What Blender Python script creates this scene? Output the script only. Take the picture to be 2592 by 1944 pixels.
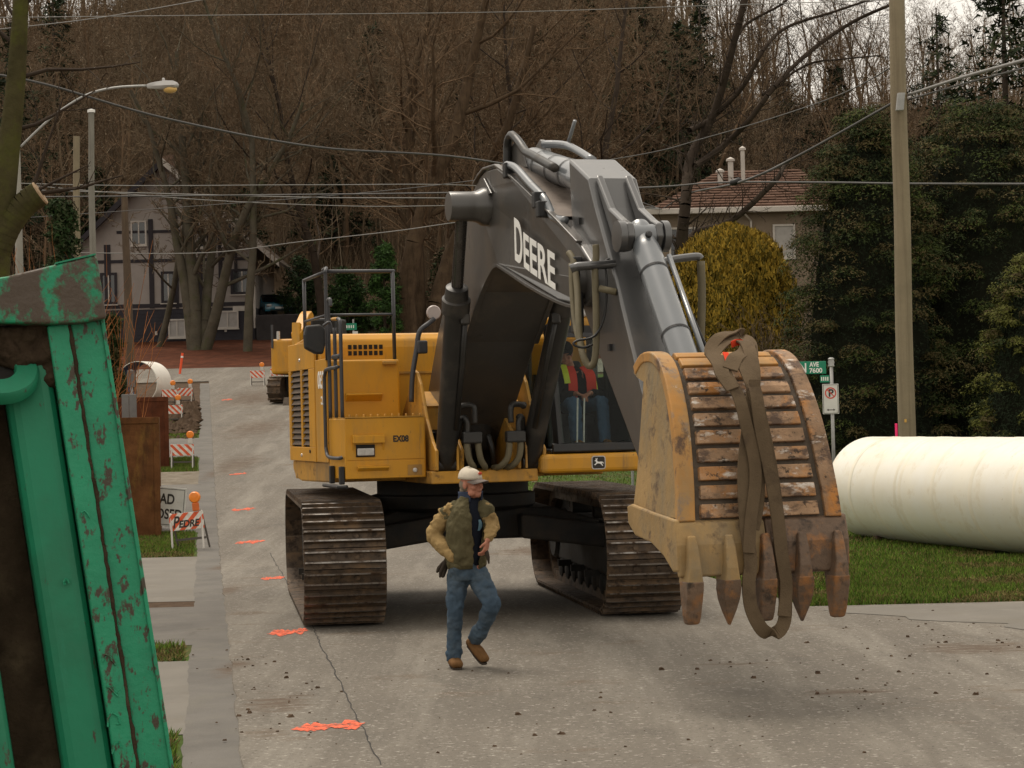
import bpy, bmesh, math, random
import numpy as np
from mathutils import Vector, Matrix
for _o in list(bpy.data.objects): bpy.data.objects.remove(_o)
SC = bpy.context.scene
COL = SC.collection
R = math.radians
random.seed(7); RNG = np.random.default_rng(7)

# ---------------------------------------------------------------- camera
F_PX = 5500.0; CAM_H = 2.3
PITCH = math.atan(84 / F_PX); ROLL = R(1.35)
_F = Vector((0, math.cos(PITCH), math.sin(PITCH))); _U0 = Vector((0, -math.sin(PITCH), math.cos(PITCH))); _R0 = Vector((1, 0, 0))
_U = _U0 * math.cos(ROLL) + _R0 * math.sin(ROLL); _R = _R0 * math.cos(ROLL) - _U0 * math.sin(ROLL)
cd = bpy.data.cameras.new('camera'); cam = bpy.data.objects.new('camera', cd); COL.objects.link(cam)
cd.sensor_width = 36; cd.lens = 36 * F_PX / 2592; cd.clip_start = .1; cd.clip_end = 5000
cam.matrix_world = Matrix(((_R.x, _U.x, -_F.x, 0), (_R.y, _U.y, -_F.y, 0), (_R.z, _U.z, -_F.z, CAM_H), (0, 0, 0, 1)))
SC.camera = cam

# ---------------------------------------------------------------- sky, sun, exposure (overcast winter day)
W = bpy.data.worlds.new('World'); SC.world = W; W.use_nodes = True
SUN_EL, SUN_AZ = R(66), R(325)
nt = W.node_tree; nt.nodes.clear()
sky = nt.nodes.new('ShaderNodeTexSky'); sky.sky_type = 'NISHITA'; sky.sun_disc = False
sky.sun_elevation = SUN_EL; sky.sun_rotation = SUN_AZ; sky.dust_density = 4; sky.air_density = 1.0; sky.ozone_density = 1
hs = nt.nodes.new('ShaderNodeHueSaturation'); hs.inputs['Saturation'].default_value = .12
mixc = nt.nodes.new('ShaderNodeMix'); mixc.data_type = 'RGBA'; mixc.inputs[0].default_value = .8
mixc.inputs[7].default_value = (9.1, 8.35, 7.25, 1)
bg = nt.nodes.new('ShaderNodeBackground'); bg.inputs[1].default_value = .09
wo = nt.nodes.new('ShaderNodeOutputWorld')
nt.links.new(sky.outputs[0], hs.inputs['Color']); nt.links.new(hs.outputs[0], mixc.inputs[6])
nt.links.new(mixc.outputs[2], bg.inputs[0]); nt.links.new(bg.outputs[0], wo.inputs[0])
sl = bpy.data.lights.new('sun', 'SUN'); sl.energy = 1.5; sl.angle = R(24); sl.color = (1, .90, .77)
so = bpy.data.objects.new('sun', sl); COL.objects.link(so)
_sd = Vector((math.cos(SUN_EL) * math.sin(SUN_AZ), math.cos(SUN_EL) * math.cos(SUN_AZ), math.sin(SUN_EL)))
so.rotation_euler = _sd.to_track_quat('Z', 'Y').to_euler(); so.location = (0, 0, 60)
SC.view_settings.view_transform = 'Standard'; SC.view_settings.look = 'None'
SC.view_settings.exposure = 0.58; SC.view_settings.gamma = 1.0; SC.view_settings.use_curve_mapping = False
SC.render.engine = 'CYCLES'
SC.cycles.max_bounces = 6; SC.cycles.transparent_max_bounces = 12

# ---------------------------------------------------------------- materials
MATS = {}
def M(name, col, rough=.6, metal=0., var=.18, vs=3., dirt=(), bump=0., bs=30., spec=.4, rnd=0., world=False, coat=0.):
    """procedural paint / earth / cloth: base colour, tonal noise, layers of dirt (colour, scale, low, high, zstretch), bump"""
    if name in MATS: return MATS[name]
    m = bpy.data.materials.new(name); m.use_nodes = True; MATS[name] = m
    n = m.node_tree.nodes; l = m.node_tree.links; b = n['Principled BSDF']
    if world: src = n.new('ShaderNodeNewGeometry').outputs['Position']
    else: src = n.new('ShaderNodeTexCoord').outputs['Object']
    if rnd:
        oi = n.new('ShaderNodeObjectInfo'); va = n.new('ShaderNodeVectorMath'); va.operation = 'MULTIPLY_ADD'
        cb = n.new('ShaderNodeCombineXYZ')
        for k in range(3): l.new(oi.outputs['Random'], cb.inputs[k])
        va.inputs[1].default_value = (1, 1, 1); l.new(src, va.inputs[0])
        sc_ = n.new('ShaderNodeVectorMath'); sc_.operation = 'SCALE'; sc_.inputs['Scale'].default_value = 37.; l.new(cb.outputs[0], sc_.inputs[0])
        l.new(sc_.outputs[0], va.inputs[2]); src = va.outputs[0]
    def noise(scale, stretch=(1, 1, 1), detail=5, rough_=.6, dist=0.):
        mp = n.new('ShaderNodeMapping'); mp.inputs['Scale'].default_value = stretch; l.new(src, mp.inputs[0])
        t = n.new('ShaderNodeTexNoise'); t.inputs['Scale'].default_value = scale; t.inputs['Detail'].default_value = detail
        t.inputs['Roughness'].default_value = rough_; t.inputs['Distortion'].default_value = dist
        l.new(mp.outputs[0], t.inputs['Vector']); return t.outputs['Fac']
    def ramp(fac, lo, hi):
        r_ = n.new('ShaderNodeMapRange'); r_.inputs[1].default_value = lo; r_.inputs[2].default_value = hi; r_.clamp = True
        l.new(fac, r_.inputs[0]); return r_.outputs[0]
    def mix(fac, a, c, blend='MIX'):
        x = n.new('ShaderNodeMix'); x.data_type = 'RGBA'; x.blend_type = blend
        if isinstance(fac, float): x.inputs[0].default_value = fac
        else: l.new(fac, x.inputs[0])
        for i, q in ((6, a), (7, c)):
            if isinstance(q, (tuple, list)): x.inputs[i].default_value = (q[0], q[1], q[2], 1)
            else: l.new(q, x.inputs[i])
        return x.outputs[2]
    c = (col[0], col[1], col[2])
    lo_ = tuple(q * (1 - var) for q in c); hi_ = tuple(min(1, q * (1 + var)) for q in c)
    cur = mix(ramp(noise(vs), .3, .7), lo_, hi_)
    if rnd:
        bc = n.new('ShaderNodeMapRange'); bc.inputs[3].default_value = 1 - rnd; bc.inputs[4].default_value = 1 + rnd; l.new(oi.outputs['Random'], bc.inputs[0])
        vm = n.new('ShaderNodeVectorMath'); vm.operation = 'SCALE'; l.new(cur, vm.inputs[0]); l.new(bc.outputs[0], vm.inputs['Scale']); cur = vm.outputs[0]
    rcur = None
    for dl in dirt:
        dc, ds, lo, hi = dl[:4]; st = dl[4] if len(dl) > 4 else (1, 1, 1)
        fc = ramp(noise(ds, st, 8, .68), lo, hi); cur = mix(fc, cur, dc)
        rn = n.new('ShaderNodeMapRange'); rn.inputs[3].default_value = rough; rn.inputs[4].default_value = .9; l.new(fc, rn.inputs[0]); rcur = rn.outputs[0]
    l.new(cur, b.inputs['Base Color'])
    if rcur is not None: l.new(rcur, b.inputs['Roughness'])
    else: b.inputs['Roughness'].default_value = rough
    b.inputs['Metallic'].default_value = metal; b.inputs['Specular IOR Level'].default_value = spec
    if coat: b.inputs['Coat Weight'].default_value = coat; b.inputs['Coat Roughness'].default_value = .15
    if bump:
        bp = n.new('ShaderNodeBump'); bp.inputs['Strength'].default_value = bump; bp.inputs['Distance'].default_value = .02
        l.new(noise(bs, detail=6), bp.inputs['Height']); l.new(bp.outputs[0], b.inputs['Normal'])
    return m

def glass(name, tint=(.75, .82, .8), refl=.12, rough=.02):
    if name in MATS: return MATS[name]
    m = bpy.data.materials.new(name); m.use_nodes = True; MATS[name] = m
    n = m.node_tree.nodes; l = m.node_tree.links; n.clear()
    t = n.new('ShaderNodeBsdfTransparent'); t.inputs[0].default_value = (*tint, 1)
    g = n.new('ShaderNodeBsdfGlossy'); g.inputs['Roughness'].default_value = rough
    x = n.new('ShaderNodeMixShader'); lw = n.new('ShaderNodeLayerWeight'); lw.inputs[0].default_value = .25
    mr = n.new('ShaderNodeMapRange'); mr.inputs[3].default_value = refl * .5; mr.inputs[4].default_value = min(1, refl * 5); l.new(lw.outputs['Facing'], mr.inputs[0])
    o = n.new('ShaderNodeOutputMaterial'); l.new(mr.outputs[0], x.inputs[0]); l.new(t.outputs[0], x.inputs[1]); l.new(g.outputs[0], x.inputs[2]); l.new(x.outputs[0], o.inputs[0])
    return m

MUD = (.075, .05, .033); RUST = (.15, .06, .025)
M('yellow', (.57, .27, .017), .42, var=.10, vs=1.5, dirt=[((.32, .19, .06), 2.2, .48, .80, (1, 1, .3)), ((.22, .13, .05), 7., .60, .76, (1.5, 1.5, .2)), (MUD, 14., .66, .72, (1, 1, .6))], bump=.03, bs=12)
M('yellow_dirty', (.50, .25, .03), .55, var=.15, vs=2, dirt=[((.20, .13, .06), 2., .42, .7, (1, 1, .4)), (MUD, 5., .58, .72)], bump=.08, bs=15)
M('boom_grey', (.056, .052, .048), .36, var=.12, vs=1.2, dirt=[((.13, .105, .08), 1.6, .5, .8, (1, 1, .5)), ((.03, .028, .025), 5, .6, .75, (1, 1, .3))], bump=.05, bs=10, spec=.6, coat=.3)
M('stick_grey', (.050, .050, .051), .34, var=.1, vs=1.2, dirt=[((.11, .095, .08), 1.8, .55, .85, (1, 1, .5)), ((.03, .028, .025), 7, .64, .74, (1, 1, .3))], bump=.05, bs=10, spec=.8, coat=.6)
M('cyl_grey', (.13, .142, .155), .3, var=.08, vs=2, dirt=[((.07, .06, .05), 4, .62, .75)], spec=.8, coat=.5)
M('cyl_black', (.022, .021, .02), .42, var=.2, vs=3, dirt=[((.08, .065, .05), 3, .5, .8)], spec=.5)
M('chrome', (.10, .095, .09), .22, metal=.8, var=.2, vs=5, dirt=[((.05, .04, .03), 6, .55, .75)])
M('black_paint', (.018, .018, .019), .45, var=.2, vs=4, dirt=[((.06, .05, .04), 3, .55, .8)])
M('rail_grey', (.045, .045, .05), .4, var=.15, vs=5)
M('under_black', (.014, .013, .012), .7, var=.3, vs=3, dirt=[((.045, .033, .022), 3, .45, .75)], bump=.2, bs=20)
M('track_steel', (.066, .046, .031), .6, metal=.25, var=.35, vs=4, dirt=[((.15, .092, .048), 3.5, .45, .68), ((.035, .025, .018), 9, .5, .65)], bump=.25, bs=25, rnd=.2)
M('track_bright', (.34, .32, .30), .35, metal=.85, var=.3, vs=6, dirt=[((.09, .06, .04), 6, .42, .62)], rnd=.2)
M('hose_tan', (.125, .105, .062), .65, var=.12, vs=8)
M('hose_black', (.012, .012, .012), .5, var=.1)
M('white_paint', (.78, .77, .74), .5, var=.05, vs=6)
M('letter_white', (.80, .79, .76), .5, var=.06, vs=8)
M('letter_dark', (.03, .025, .02), .6, var=.1)
M('bucket_paint', (.42, .20, .045), .6, var=.2, vs=2.5, dirt=[((.30, .21, .10), 2.5, .42, .70, (1, 1, .5)), ((.24, .17, .11), 6, .55, .66), ((.10, .055, .03), 5, .57, .66, (1, 1, .6)), ((.55, .50, .45), 5, .66, .70, (1, 1, .5))], bump=.15, bs=14)
M('bucket_tan', (.31, .20, .082), .7, var=.2, vs=2.5, dirt=[((.20, .16, .10), 3, .45, .7, (1, 1, .5)), ((.10, .065, .04), 5, .55, .68), ((.5, .45, .38), 12, .7, .74)], bump=.25, bs=18)
M('bucket_steel', (.30, .185, .105), .6, metal=.1, var=.35, vs=5, dirt=[((.44, .18, .035), 2.2, .52, .66), ((.10, .06, .038), 5, .50, .60, (1, 1, 2)), ((.60, .54, .48), 7, .57, .66, (.6, 1, 1.6)), ((.06, .042, .03), 14, .57, .64)], bump=.4, bs=25, rnd=.18)
M('bucket_mud', (.075, .058, .043), .9, var=.3, vs=6, bump=.6, bs=20)
M('tooth_steel', (.16, .105, .07), .55, metal=.2, var=.35, vs=6, dirt=[((.30, .13, .04), 4, .5, .66), ((.05, .035, .025), 6, .5, .65), ((.45, .42, .4), 9, .68, .74)], bump=.4, bs=22, rnd=.25)
M('webbing', (.115, .083, .052), .85, var=.18, vs=4, dirt=[((.07, .05, .035), 5, .55, .75)], bump=.3, bs=70)
M('webbing_red', (.55, .05, .02), .8, var=.1)
glass('cab_glass', (.88, .92, .90), .014)
glass('lens', (.9, .9, .9), .3, .15)

# ---------------------------------------------------------------- geometry helpers
class MB:
    def __init__(s): s.v = []; s.f = []
    def add(s, vs, fs):
        o = len(s.v); s.v += [tuple(q) for q in vs]; s.f += [tuple(i + o for i in q) for q in fs]; return s
    def box(s, a, b, X=None):
        x0, y0, z0 = a; x1, y1, z1 = b
        vs = [(x0, y0, z0), (x1, y0, z0), (x1, y1, z0), (x0, y1, z0), (x0, y0, z1), (x1, y0, z1), (x1, y1, z1), (x0, y1, z1)]
        if X: vs = [X(*q) for q in vs]
        return s.add(vs, [(0, 3, 2, 1), (4, 5, 6, 7), (0, 1, 5, 4), (1, 2, 6, 5), (2, 3, 7, 6), (3, 0, 4, 7)])
    def prism(s, poly, t0, t1, X):
        """poly of (a,b); X(a,b,t) -> point"""
        n = len(poly); vs = [X(a, b, t0) for a, b in poly] + [X(a, b, t1) for a, b in poly]
        return s.add(vs, [tuple(range(n - 1, -1, -1)), tuple(range(n, 2 * n))] + [(i, (i + 1) % n, n + (i + 1) % n, n + i) for i in range(n)])
    def rings(s, rr, cap=True, closed=True):
        n = len(rr[0]); vs = [p for r_ in rr for p in r_]; fs = []
        for k in range(len(rr) - 1):
            for i in range(n if closed else n - 1):
                j = (i + 1) % n; fs.append((k * n + i, k * n + j, (k + 1) * n + j, (k + 1) * n + i))
        if cap and closed:
            fs.append(tuple(range(n - 1, -1, -1))); fs.append(tuple((len(rr) - 1) * n + i for i in range(n)))
        return s.add(vs, fs)
    def tube(s, pts, r, n=8, cap=True):
        pts = [Vector(p) for p in pts]; rr = []
        rs = r if isinstance(r, (list, tuple)) else [r] * len(pts)
        up = None
        for k, p in enumerate(pts):
            t = (pts[min(k + 1, len(pts) - 1)] - pts[max(k - 1, 0)]); t.normalize()
            if up is None: up = Vector((0, 0, 1)) if abs(t.z) < .9 else Vector((1, 0, 0))
            a = t.cross(up); a.normalize(); b_ = a.cross(t); b_.normalize(); up = b_
            rr.append([p + (a * math.cos(2 * math.pi * i / n) + b_ * math.sin(2 * math.pi * i / n)) * rs[k] for i in range(n)])
        return s.rings(rr, cap)
    def limb(s, pts, rs, n=12, wr=0.):
        """rounded, tapering limb through points"""
        P = [Vector(p) for p in pts]; pts2 = []; r2 = []
        t0 = (P[1] - P[0]).normalized(); t1 = (P[-1] - P[-2]).normalized()
        for q in (1., .87, .5): pts2.append(P[0] - t0 * rs[0] * q); r2.append(max(.002, rs[0] * math.sqrt(max(0, 1 - q * q))))
        for k in range(len(P) - 1):
            for q in ((0, .33, .66) if not wr else [j / 9 for j in range(9)]): pts2.append(P[k].lerp(P[k + 1], q)); r2.append((rs[k] * (1 - q) + rs[k + 1] * q) * (1 + wr * math.sin((k + q) * 21.) * math.sin((k + q) * 6.3 + 1)))
        pts2.append(P[-1]); r2.append(rs[-1])
        for q in (.5, .87, 1.): pts2.append(P[-1] + t1 * rs[-1] * q); r2.append(max(.002, rs[-1] * math.sqrt(max(0, 1 - q * q))))
        return s.tube(pts2, r2, n)
    def ell(s, c, rx, ry, rz, n=14, m=9, X=None):
        c = Vector(c); rr = []
        for k in range(m + 1):
            th = math.pi * min(max(k / m, .02), .98); q = []
            for i in range(n):
                ph = 2 * math.pi * i / n; p = Vector((rx * math.sin(th) * math.cos(ph), ry * math.sin(th) * math.sin(ph), -rz * math.cos(th)))
                if X: p = X @ p
                q.append(c + p)
            rr.append(q)
        return s.rings(rr)
    def lathe(s, prof, p0, axis, n=24, cap=True):
        ax = Vector(axis).normalized(); up = Vector((0, 0, 1)) if abs(ax.z) < .9 else Vector((1, 0, 0))
        a = ax.cross(up).normalized(); b_ = ax.cross(a); p0 = Vector(p0)
        return s.rings([[p0 + ax * h + (a * math.cos(2 * math.pi * i / n) + b_ * math.sin(2 * math.pi * i / n)) * max(r_, .0005) for i in range(n)] for r_, h in prof], cap)
    def ribbon(s, pts, w, side, thick=.006):
        """flat strap along pts; side: width direction (one or per point)"""
        P = [Vector(p) for p in pts]; rr = []
        for k, p in enumerate(P):
            t = (P[min(k + 1, len(P) - 1)] - P[max(k - 1, 0)]).normalized()
            sd = Vector(side[k] if isinstance(side, list) else side); sd = (sd - t * sd.dot(t)).normalized(); nn = t.cross(sd)
            ww = w[k] if isinstance(w, list) else w
            rr.append([p - sd * ww / 2 - nn * thick / 2, p + sd * ww / 2 - nn * thick / 2, p + sd * ww / 2 + nn * thick / 2, p - sd * ww / 2 + nn * thick / 2])
        return s.rings(rr)
    def build(s, name, mat, parent=None, smooth=False, bevel=0., seg=2, mods=(), fix=True):
        me = bpy.data.meshes.new(name); me.from_pydata(s.v, [], s.f); me.update()
        if fix:
            bm = bmesh.new(); bm.from_mesh(me); bmesh.ops.recalc_face_normals(bm, faces=bm.faces); bm.to_mesh(me); bm.free()
        me.materials.append(MATS[mat] if isinstance(mat, str) else mat)
        o = bpy.data.objects.new(name, me); COL.objects.link(o)
        if parent is not None:
            o.parent = parent
            off = parent.get('_w') if parent.get('_w') is not None else None
            if off is not None:
                off = Vector(off); me.transform(Matrix.Translation(-off)); o['_w'] = list(off)
        if smooth:
            me.shade_smooth() if smooth is True else None
            if smooth is not True:
                me.shade_smooth(); sharp_angle(me, smooth)
        if bevel:
            b = o.modifiers.new('b', 'BEVEL'); b.width = bevel; b.segments = seg; b.limit_method = 'ANGLE'; b.angle_limit = R(35); b.harden_normals = False
        for f in mods: f(o)
        return o
def sharp_angle(me, deg):
    bm = bmesh.new(); bm.from_mesh(me)
    for e in bm.edges:
        if len(e.link_faces) == 2 and e.calc_face_angle(0) > R(deg): e.smooth = False
    bm.to_mesh(me); bm.free()
def thing(name, loc, label, cat, group=None, world=True, rotz=0):
    """an Empty at the thing's base. world=True: children are modelled in world coordinates"""
    o = bpy.data.objects.new(name, None); COL.objects.link(o); o.location = loc; o.rotation_euler = (0, 0, rotz); o.empty_display_size = .2
    o['label'] = label; o['category'] = cat
    if group: o['group'] = group
    if world: o['_w'] = list(loc)
    return o
def tag(o, label, cat, group=None):
    o['label'] = label; o['category'] = cat
    if group: o['group'] = group
    return o
def struct(o): o['kind'] = 'structure'; return o
def stuff(o, label=None, cat=None):
    o['kind'] = 'stuff'
    if label: o['label'] = label
    if cat: o['category'] = cat
    return o
def copy_tree(o, parent=None):
    c = o.copy(); COL.objects.link(c)
    if parent is not None: c.parent = parent
    for ch in list(o.children): copy_tree(ch, c)
    return c
TXT = {}
def text_raw(txt, size, depth, bold):
    k = (txt, size, depth, bold)
    if k not in TXT:
        cu = bpy.data.curves.new('t', 'FONT'); cu.body = txt; cu.size = size; cu.offset = bold; cu.extrude = depth / 2
        ob = bpy.data.objects.new('t', cu); COL.objects.link(ob); dg = bpy.context.evaluated_depsgraph_get(); me = bpy.data.meshes.new_from_object(ob.evaluated_get(dg))
        TXT[k] = ([tuple(v.co) for v in me.vertices], [tuple(p.vertices) for p in me.polygons])
        bpy.data.objects.remove(ob); bpy.data.curves.remove(cu); bpy.data.meshes.remove(me)
    return TXT[k]
for _q in (('EX08', .095, .003, .004), ('650', .27, .003, .008), ('LC', .13, .003, .004), ('D', .585, .003, .013), ('EERE', .475, .003, .009), ('P', .29, .002, .006), ('EDRE', .17, .002, .006), ('ROAD', .27, .002, .008), ('CLOSED', .27, .002, .006), ('TON', .235, .002, .006), ('AVE', .115, .002, .003), ('7600', .115, .002, .003), ('P', .185, .002, .006)): text_raw(*_q)
def text_mb(txt, size, X, depth=.004, bold=0., xs=1., fitw=None):
    """lettering as flat mesh; X(u,v,d)->point, u along the line, v up, d out of the surface"""
    vs, fs = text_raw(txt, size, depth, bold)
    if fitw: xx = [v[0] for v in vs]; xs = fitw / (max(xx) - min(xx))
    mb = MB(); mb.add([X(v[0] * xs, v[1], v[2] + depth / 2) for v in vs], fs); return mb
def smoothpath(pts, n=6):
    P = [Vector(p) for p in pts]; out = []
    for k in range(len(P) - 1):
        p0 = P[max(k - 1, 0)]; p1 = P[k]; p2 = P[k + 1]; p3 = P[min(k + 2, len(P) - 1)]
        for i in range(n):
            t = i / n; out.append(.5 * ((2 * p1) + (p2 - p0) * t + (2 * p0 - 5 * p1 + 4 * p2 - p3) * t * t + (3 * p1 - p0 - 3 * p2 + p3) * t ** 3))
    out.append(P[-1]); return out
# viewing helpers used only to read real positions off the photograph (a sight line met with the ground or an upright plane)
def sight(x, y): return _F + _R * ((x - 1296) / F_PX) - _U * ((y - 972) / F_PX)
def at(x, y, Y): d = sight(x, y); return Vector((0, 0, CAM_H)) + d * (Y / d.y)
# ---------------------------------------------------------------- terrain profile
PY = [-400, 36, 44, 58, 74, 85, 93, 105, 112, 125, 140, 160, 180, 200, 230, 300, 1200]
PZ = [0, 0, .25, 1.1, 2.3, 3.1, 3.9, 5.0, 5.7, 7.1, 11, 21, 33, 44, 52, 56, 58]
import bisect
def zp(y):
    k = min(max(bisect.bisect_right(PY, y), 1), len(PY) - 1); return PZ[k - 1] + (PZ[k] - PZ[k - 1]) * min(1., max(0., (y - PY[k - 1]) / (PY[k] - PY[k - 1])))
def sstep(a, b, x): t = min(1., max(0., (x - a) / (b - a))); return t * t * (3 - 2 * t)
def zg(x, y):
    z = zp(y)
    if y > 112: z = z - (z - 5.7) * (.40 * sstep(7, 26, x) + .16 * sstep(-26, -44, x)) + .5 * math.sin(x * .21 + y * .13) * sstep(130, 150, y)
    if x > 14: z += sstep(14, 20, x) * sstep(60, 95, y) * (1 - sstep(105, 125, y)) * 1.2
    return z
def ground(x, y):
    """where the sight line through a photograph point meets the terrain"""
    d = sight(x, y); Y = 3.
    while Y < 400:
        p = Vector((0, 0, CAM_H)) + d * (Y / d.y)
        if p.z <= zg(p.x, p.y): return p
        Y += .5 if p.z - zg(p.x, p.y) > .5 else .04
    return p
# ================================================================ ground, road, verge
ROADK = -.1414
def edgeL(y): return -1.86 + ROADK * (y - 14.55)
def edgeR(y): return 2.8 + ROADK * (y - 29)
LEAF = [((.035, .024, .014), .6, .45, .7), ((.045, .05, .02), .35, .58, .75)]
M('leaf_red', (.085, .030, .016), .95, var=.4, vs=1.2, dirt=[((.045, .018, .010), 1.4, .45, .7), ((.05, .06, .02), .5, .64, .75)], bump=.6, bs=6, world=True)
M('soil_leaf', (.060, .040, .024), .95, var=.35, vs=.8, dirt=LEAF, bump=.5, bs=6, world=True)
M('lawn_soil', (.055, .085, .02), .95, var=.3, vs=2., dirt=[((.075, .055, .03), 1.6, .5, .72)], bump=.4, bs=25, world=True)
M('asphalt', (.132, .116, .095), .86, var=.10, vs=.5, dirt=[((.225, .205, .172), .8, .48, .74, (1.8, .16, 1)), ((.092, .081, .067), .9, .54, .74, (1.2, .4, 1)), ((.105, .068, .040), .9, .58, .76, (.8, 1.3, 1)), ((.34, .315, .275), 21., .57, .66), ((.062, .053, .043), 27., .57, .66)], bump=.5, bs=60, world=True, spec=.3)
M('asphalt_old', (.115, .106, .094), .88, var=.2, vs=1.2, dirt=[((.13, .12, .1), 2, .5, .7), ((.05, .035, .022), 1.5, .6, .75)], bump=.4, bs=50, world=True)
M('concrete', (.145, .132, .112), .85, var=.12, vs=1., dirt=[((.13, .115, .09), 1.2, .5, .75), ((.10, .065, .04), 1.6, .64, .76), ((.2, .185, .16), 3, .58, .8)], bump=.2, bs=40, world=True)
M('gravel', (.19, .165, .13), .95, var=.3, vs=6, dirt=[((.09, .07, .05), 3, .5, .7)], bump=.8, bs=40, world=True)
M('mud_smear', (.105, .075, .05), .95, var=.2, vs=6, world=True)
M('mud', MUD, .9, var=.35, vs=4, dirt=[((.12, .085, .055), 5, .55, .7)], bump=.7, bs=30, world=True)
M('spray_orange', (.78, .13, .055), .8, var=.12, vs=5, world=True)
def speckle(mat, scale, lo, hi):
    m = MATS[mat]; n = m.node_tree.nodes; l = m.node_tree.links; t = n.new('ShaderNodeTexNoise'); t.inputs['Scale'].default_value = scale; t.inputs['Detail'].default_value = 8; t.inputs['Roughness'].default_value = .75; l.new(n.new('ShaderNodeNewGeometry').outputs['Position'], t.inputs['Vector'])
    mr = n.new('ShaderNodeMapRange'); mr.inputs[1].default_value = lo; mr.inputs[2].default_value = hi; l.new(t.outputs['Fac'], mr.inputs[0]); l.new(mr.outputs[0], n['Principled BSDF'].inputs['Alpha'])
speckle('spray_orange', 16, .38, .56)
def terrain():
    ys = list(np.arange(-40, 130, 1.)) + list(np.arange(130, 260, 4.)) + [280, 320, 400, 600, 1200]
    xs = [-900, -400, -200, -120, -80] + list(np.arange(-60, 61, 4.)) + [80, 120, 200, 400, 900]
    v = [(x, y, zg(x, y)) for y in ys for x in xs]; n = len(xs)
    f = [(j * n + i, j * n + i + 1, (j + 1) * n + i + 1, (j + 1) * n + i) for j in range(len(ys) - 1) for i in range(n - 1)]
    mb = MB(); mb.add(v, f); o = mb.build('terrain', 'soil_leaf', smooth=True, fix=False); struct(o)
terrain()
def jit(y, s, k): return s * (math.sin(y * 3.1 * k + 1.3) * .5 + math.sin(y * 7.7 * k) * .3 + math.sin(y * 17.3 * k + 2) * .2)
def strip(name, y0, y1, lf, rf, h, mat, step=.5, ja=0., thick=0.):
    ys = [y0 + (y1 - y0) * k / max(1, round((y1 - y0) / step)) for k in range(max(1, round((y1 - y0) / step)) + 1)]
    ys = sorted(set([round(q, 4) for q in ys] + [float(q) for q in range(math.ceil(y0), math.floor(y1) + 1)]))
    rows = []
    for y in ys:
        a = lf(y) + jit(y, ja, 1.); b = rf(y) + jit(y, ja, 1.37)
        rows.append([(a + (b - a) * q, y, zg(a + (b - a) * q, y) + h) for q in np.linspace(0, 1, 5)])
    if thick:
        for r_ in rows: p0 = r_[0]; p1 = r_[-1]; r_.insert(0, (p0[0] - .03, p0[1], p0[2] - thick)); r_.append((p1[0] + .03, p1[1], p1[2] - thick))
    mb = MB(); mb.rings(rows, cap=False, closed=False); o = mb.build(name, mat, fix=False)
    return o
struct(strip('road', -40, 25.2, edgeL, lambda y: 60, .03, 'asphalt', .5, .022, .05))
struct(strip('road', 25.2, 96, edgeL, edgeR, .03, 'asphalt', .5, .022, .05))
struct(strip('cross_street', 96, 105, lambda y: -70, lambda y: 40, .03, 'asphalt', 1., 0, .05))
# rough grey shoulder along the left edge
struct(strip('shoulder', 8, 95, lambda y: edgeL(y) - .40 - .012 * math.sin(y * 1.3) - .006 * math.sin(y * 9.1), lambda y: edgeL(y) + .01, .018, 'asphalt_old', .2, .008))
# lawns
struct(strip('leafy_bank', 105, 126, lambda y: -60, lambda y: 9, .02, 'leaf_red', 1.))
struct(strip('lawn', 25.25, 60, lambda y: edgeR(y) + .03, lambda y: 45, .012, 'lawn_soil', .5, .06))
struct(strip('lawn', 60, 95, lambda y: edgeR(y) + .03, lambda y: 12, .012, 'lawn_soil', 1, .06))
def vY(ypx, x=480): return ground(x * 1.1718, ypx * 1.1718).y
VL = lambda y: edgeL(y) - 9
VR = lambda y: edgeL(y) - .18
_b = [vY(q) for q in (1659, 1590, 1580, 1430, 1395, 1312, 1300, 1203, 1150, 1046, 1018, 988, 946, 916, 880)]
GR = []
def vstrip(name, i, j, mat, h=.01, lf=VL): struct(strip(name, _b[i], _b[j], lf, VR, h, mat, .25, .05))
struct(strip('verge', 6, _b[1], VL, VR, .01, 'lawn_soil', .25, .05)); GR.append((6, _b[1], 1.0))
vstrip('driveway', 1, 3, 'concrete', .016); vstrip('verge', 3, 4, 'lawn_soil'); GR.append((_b[3], _b[4], 1.))
vstrip('driveway', 4, 5, 'asphalt_old', .014); vstrip('verge', 5, 6, 'mud', .012); vstrip('driveway', 6, 7, 'concrete', .016)
vstrip('verge', 7, 8, 'lawn_soil'); GR.append((_b[7], _b[8], 1.)); vstrip('driveway', 8, 9, 'asphalt_old', .014)
vstrip('verge', 9, 10, 'gravel', .012); vstrip('verge', 10, 11, 'lawn_soil'); GR.append((_b[10], _b[11], 1.))
vstrip('driveway', 11, 12, 'asphalt_old', .014); vstrip('verge', 12, 14, 'lawn_soil'); GR.append((_b[12], _b[14], 1.))
struct(strip('verge', _b[14], 95, VL, VR, .01, 'mud', 1, .05))
# gravelly apron at the corner on the right
def apron():
    mb = MB(); rows = []
    for k in range(15):
        t = k / 14; y = 20.3 + 4.7 * t; a = 4.0 + .9 * math.sin(t * 5) * .6 + (1 - t) * 1.1 + jit(y, .25, 1.7)
        rows.append([(a + q * 4, y, .035) for q in np.linspace(0, 1, 6)])
    mb.rings(rows, cap=False, closed=False); struct(mb.build('gravel_apron', 'concrete', fix=False))
apron()
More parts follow.
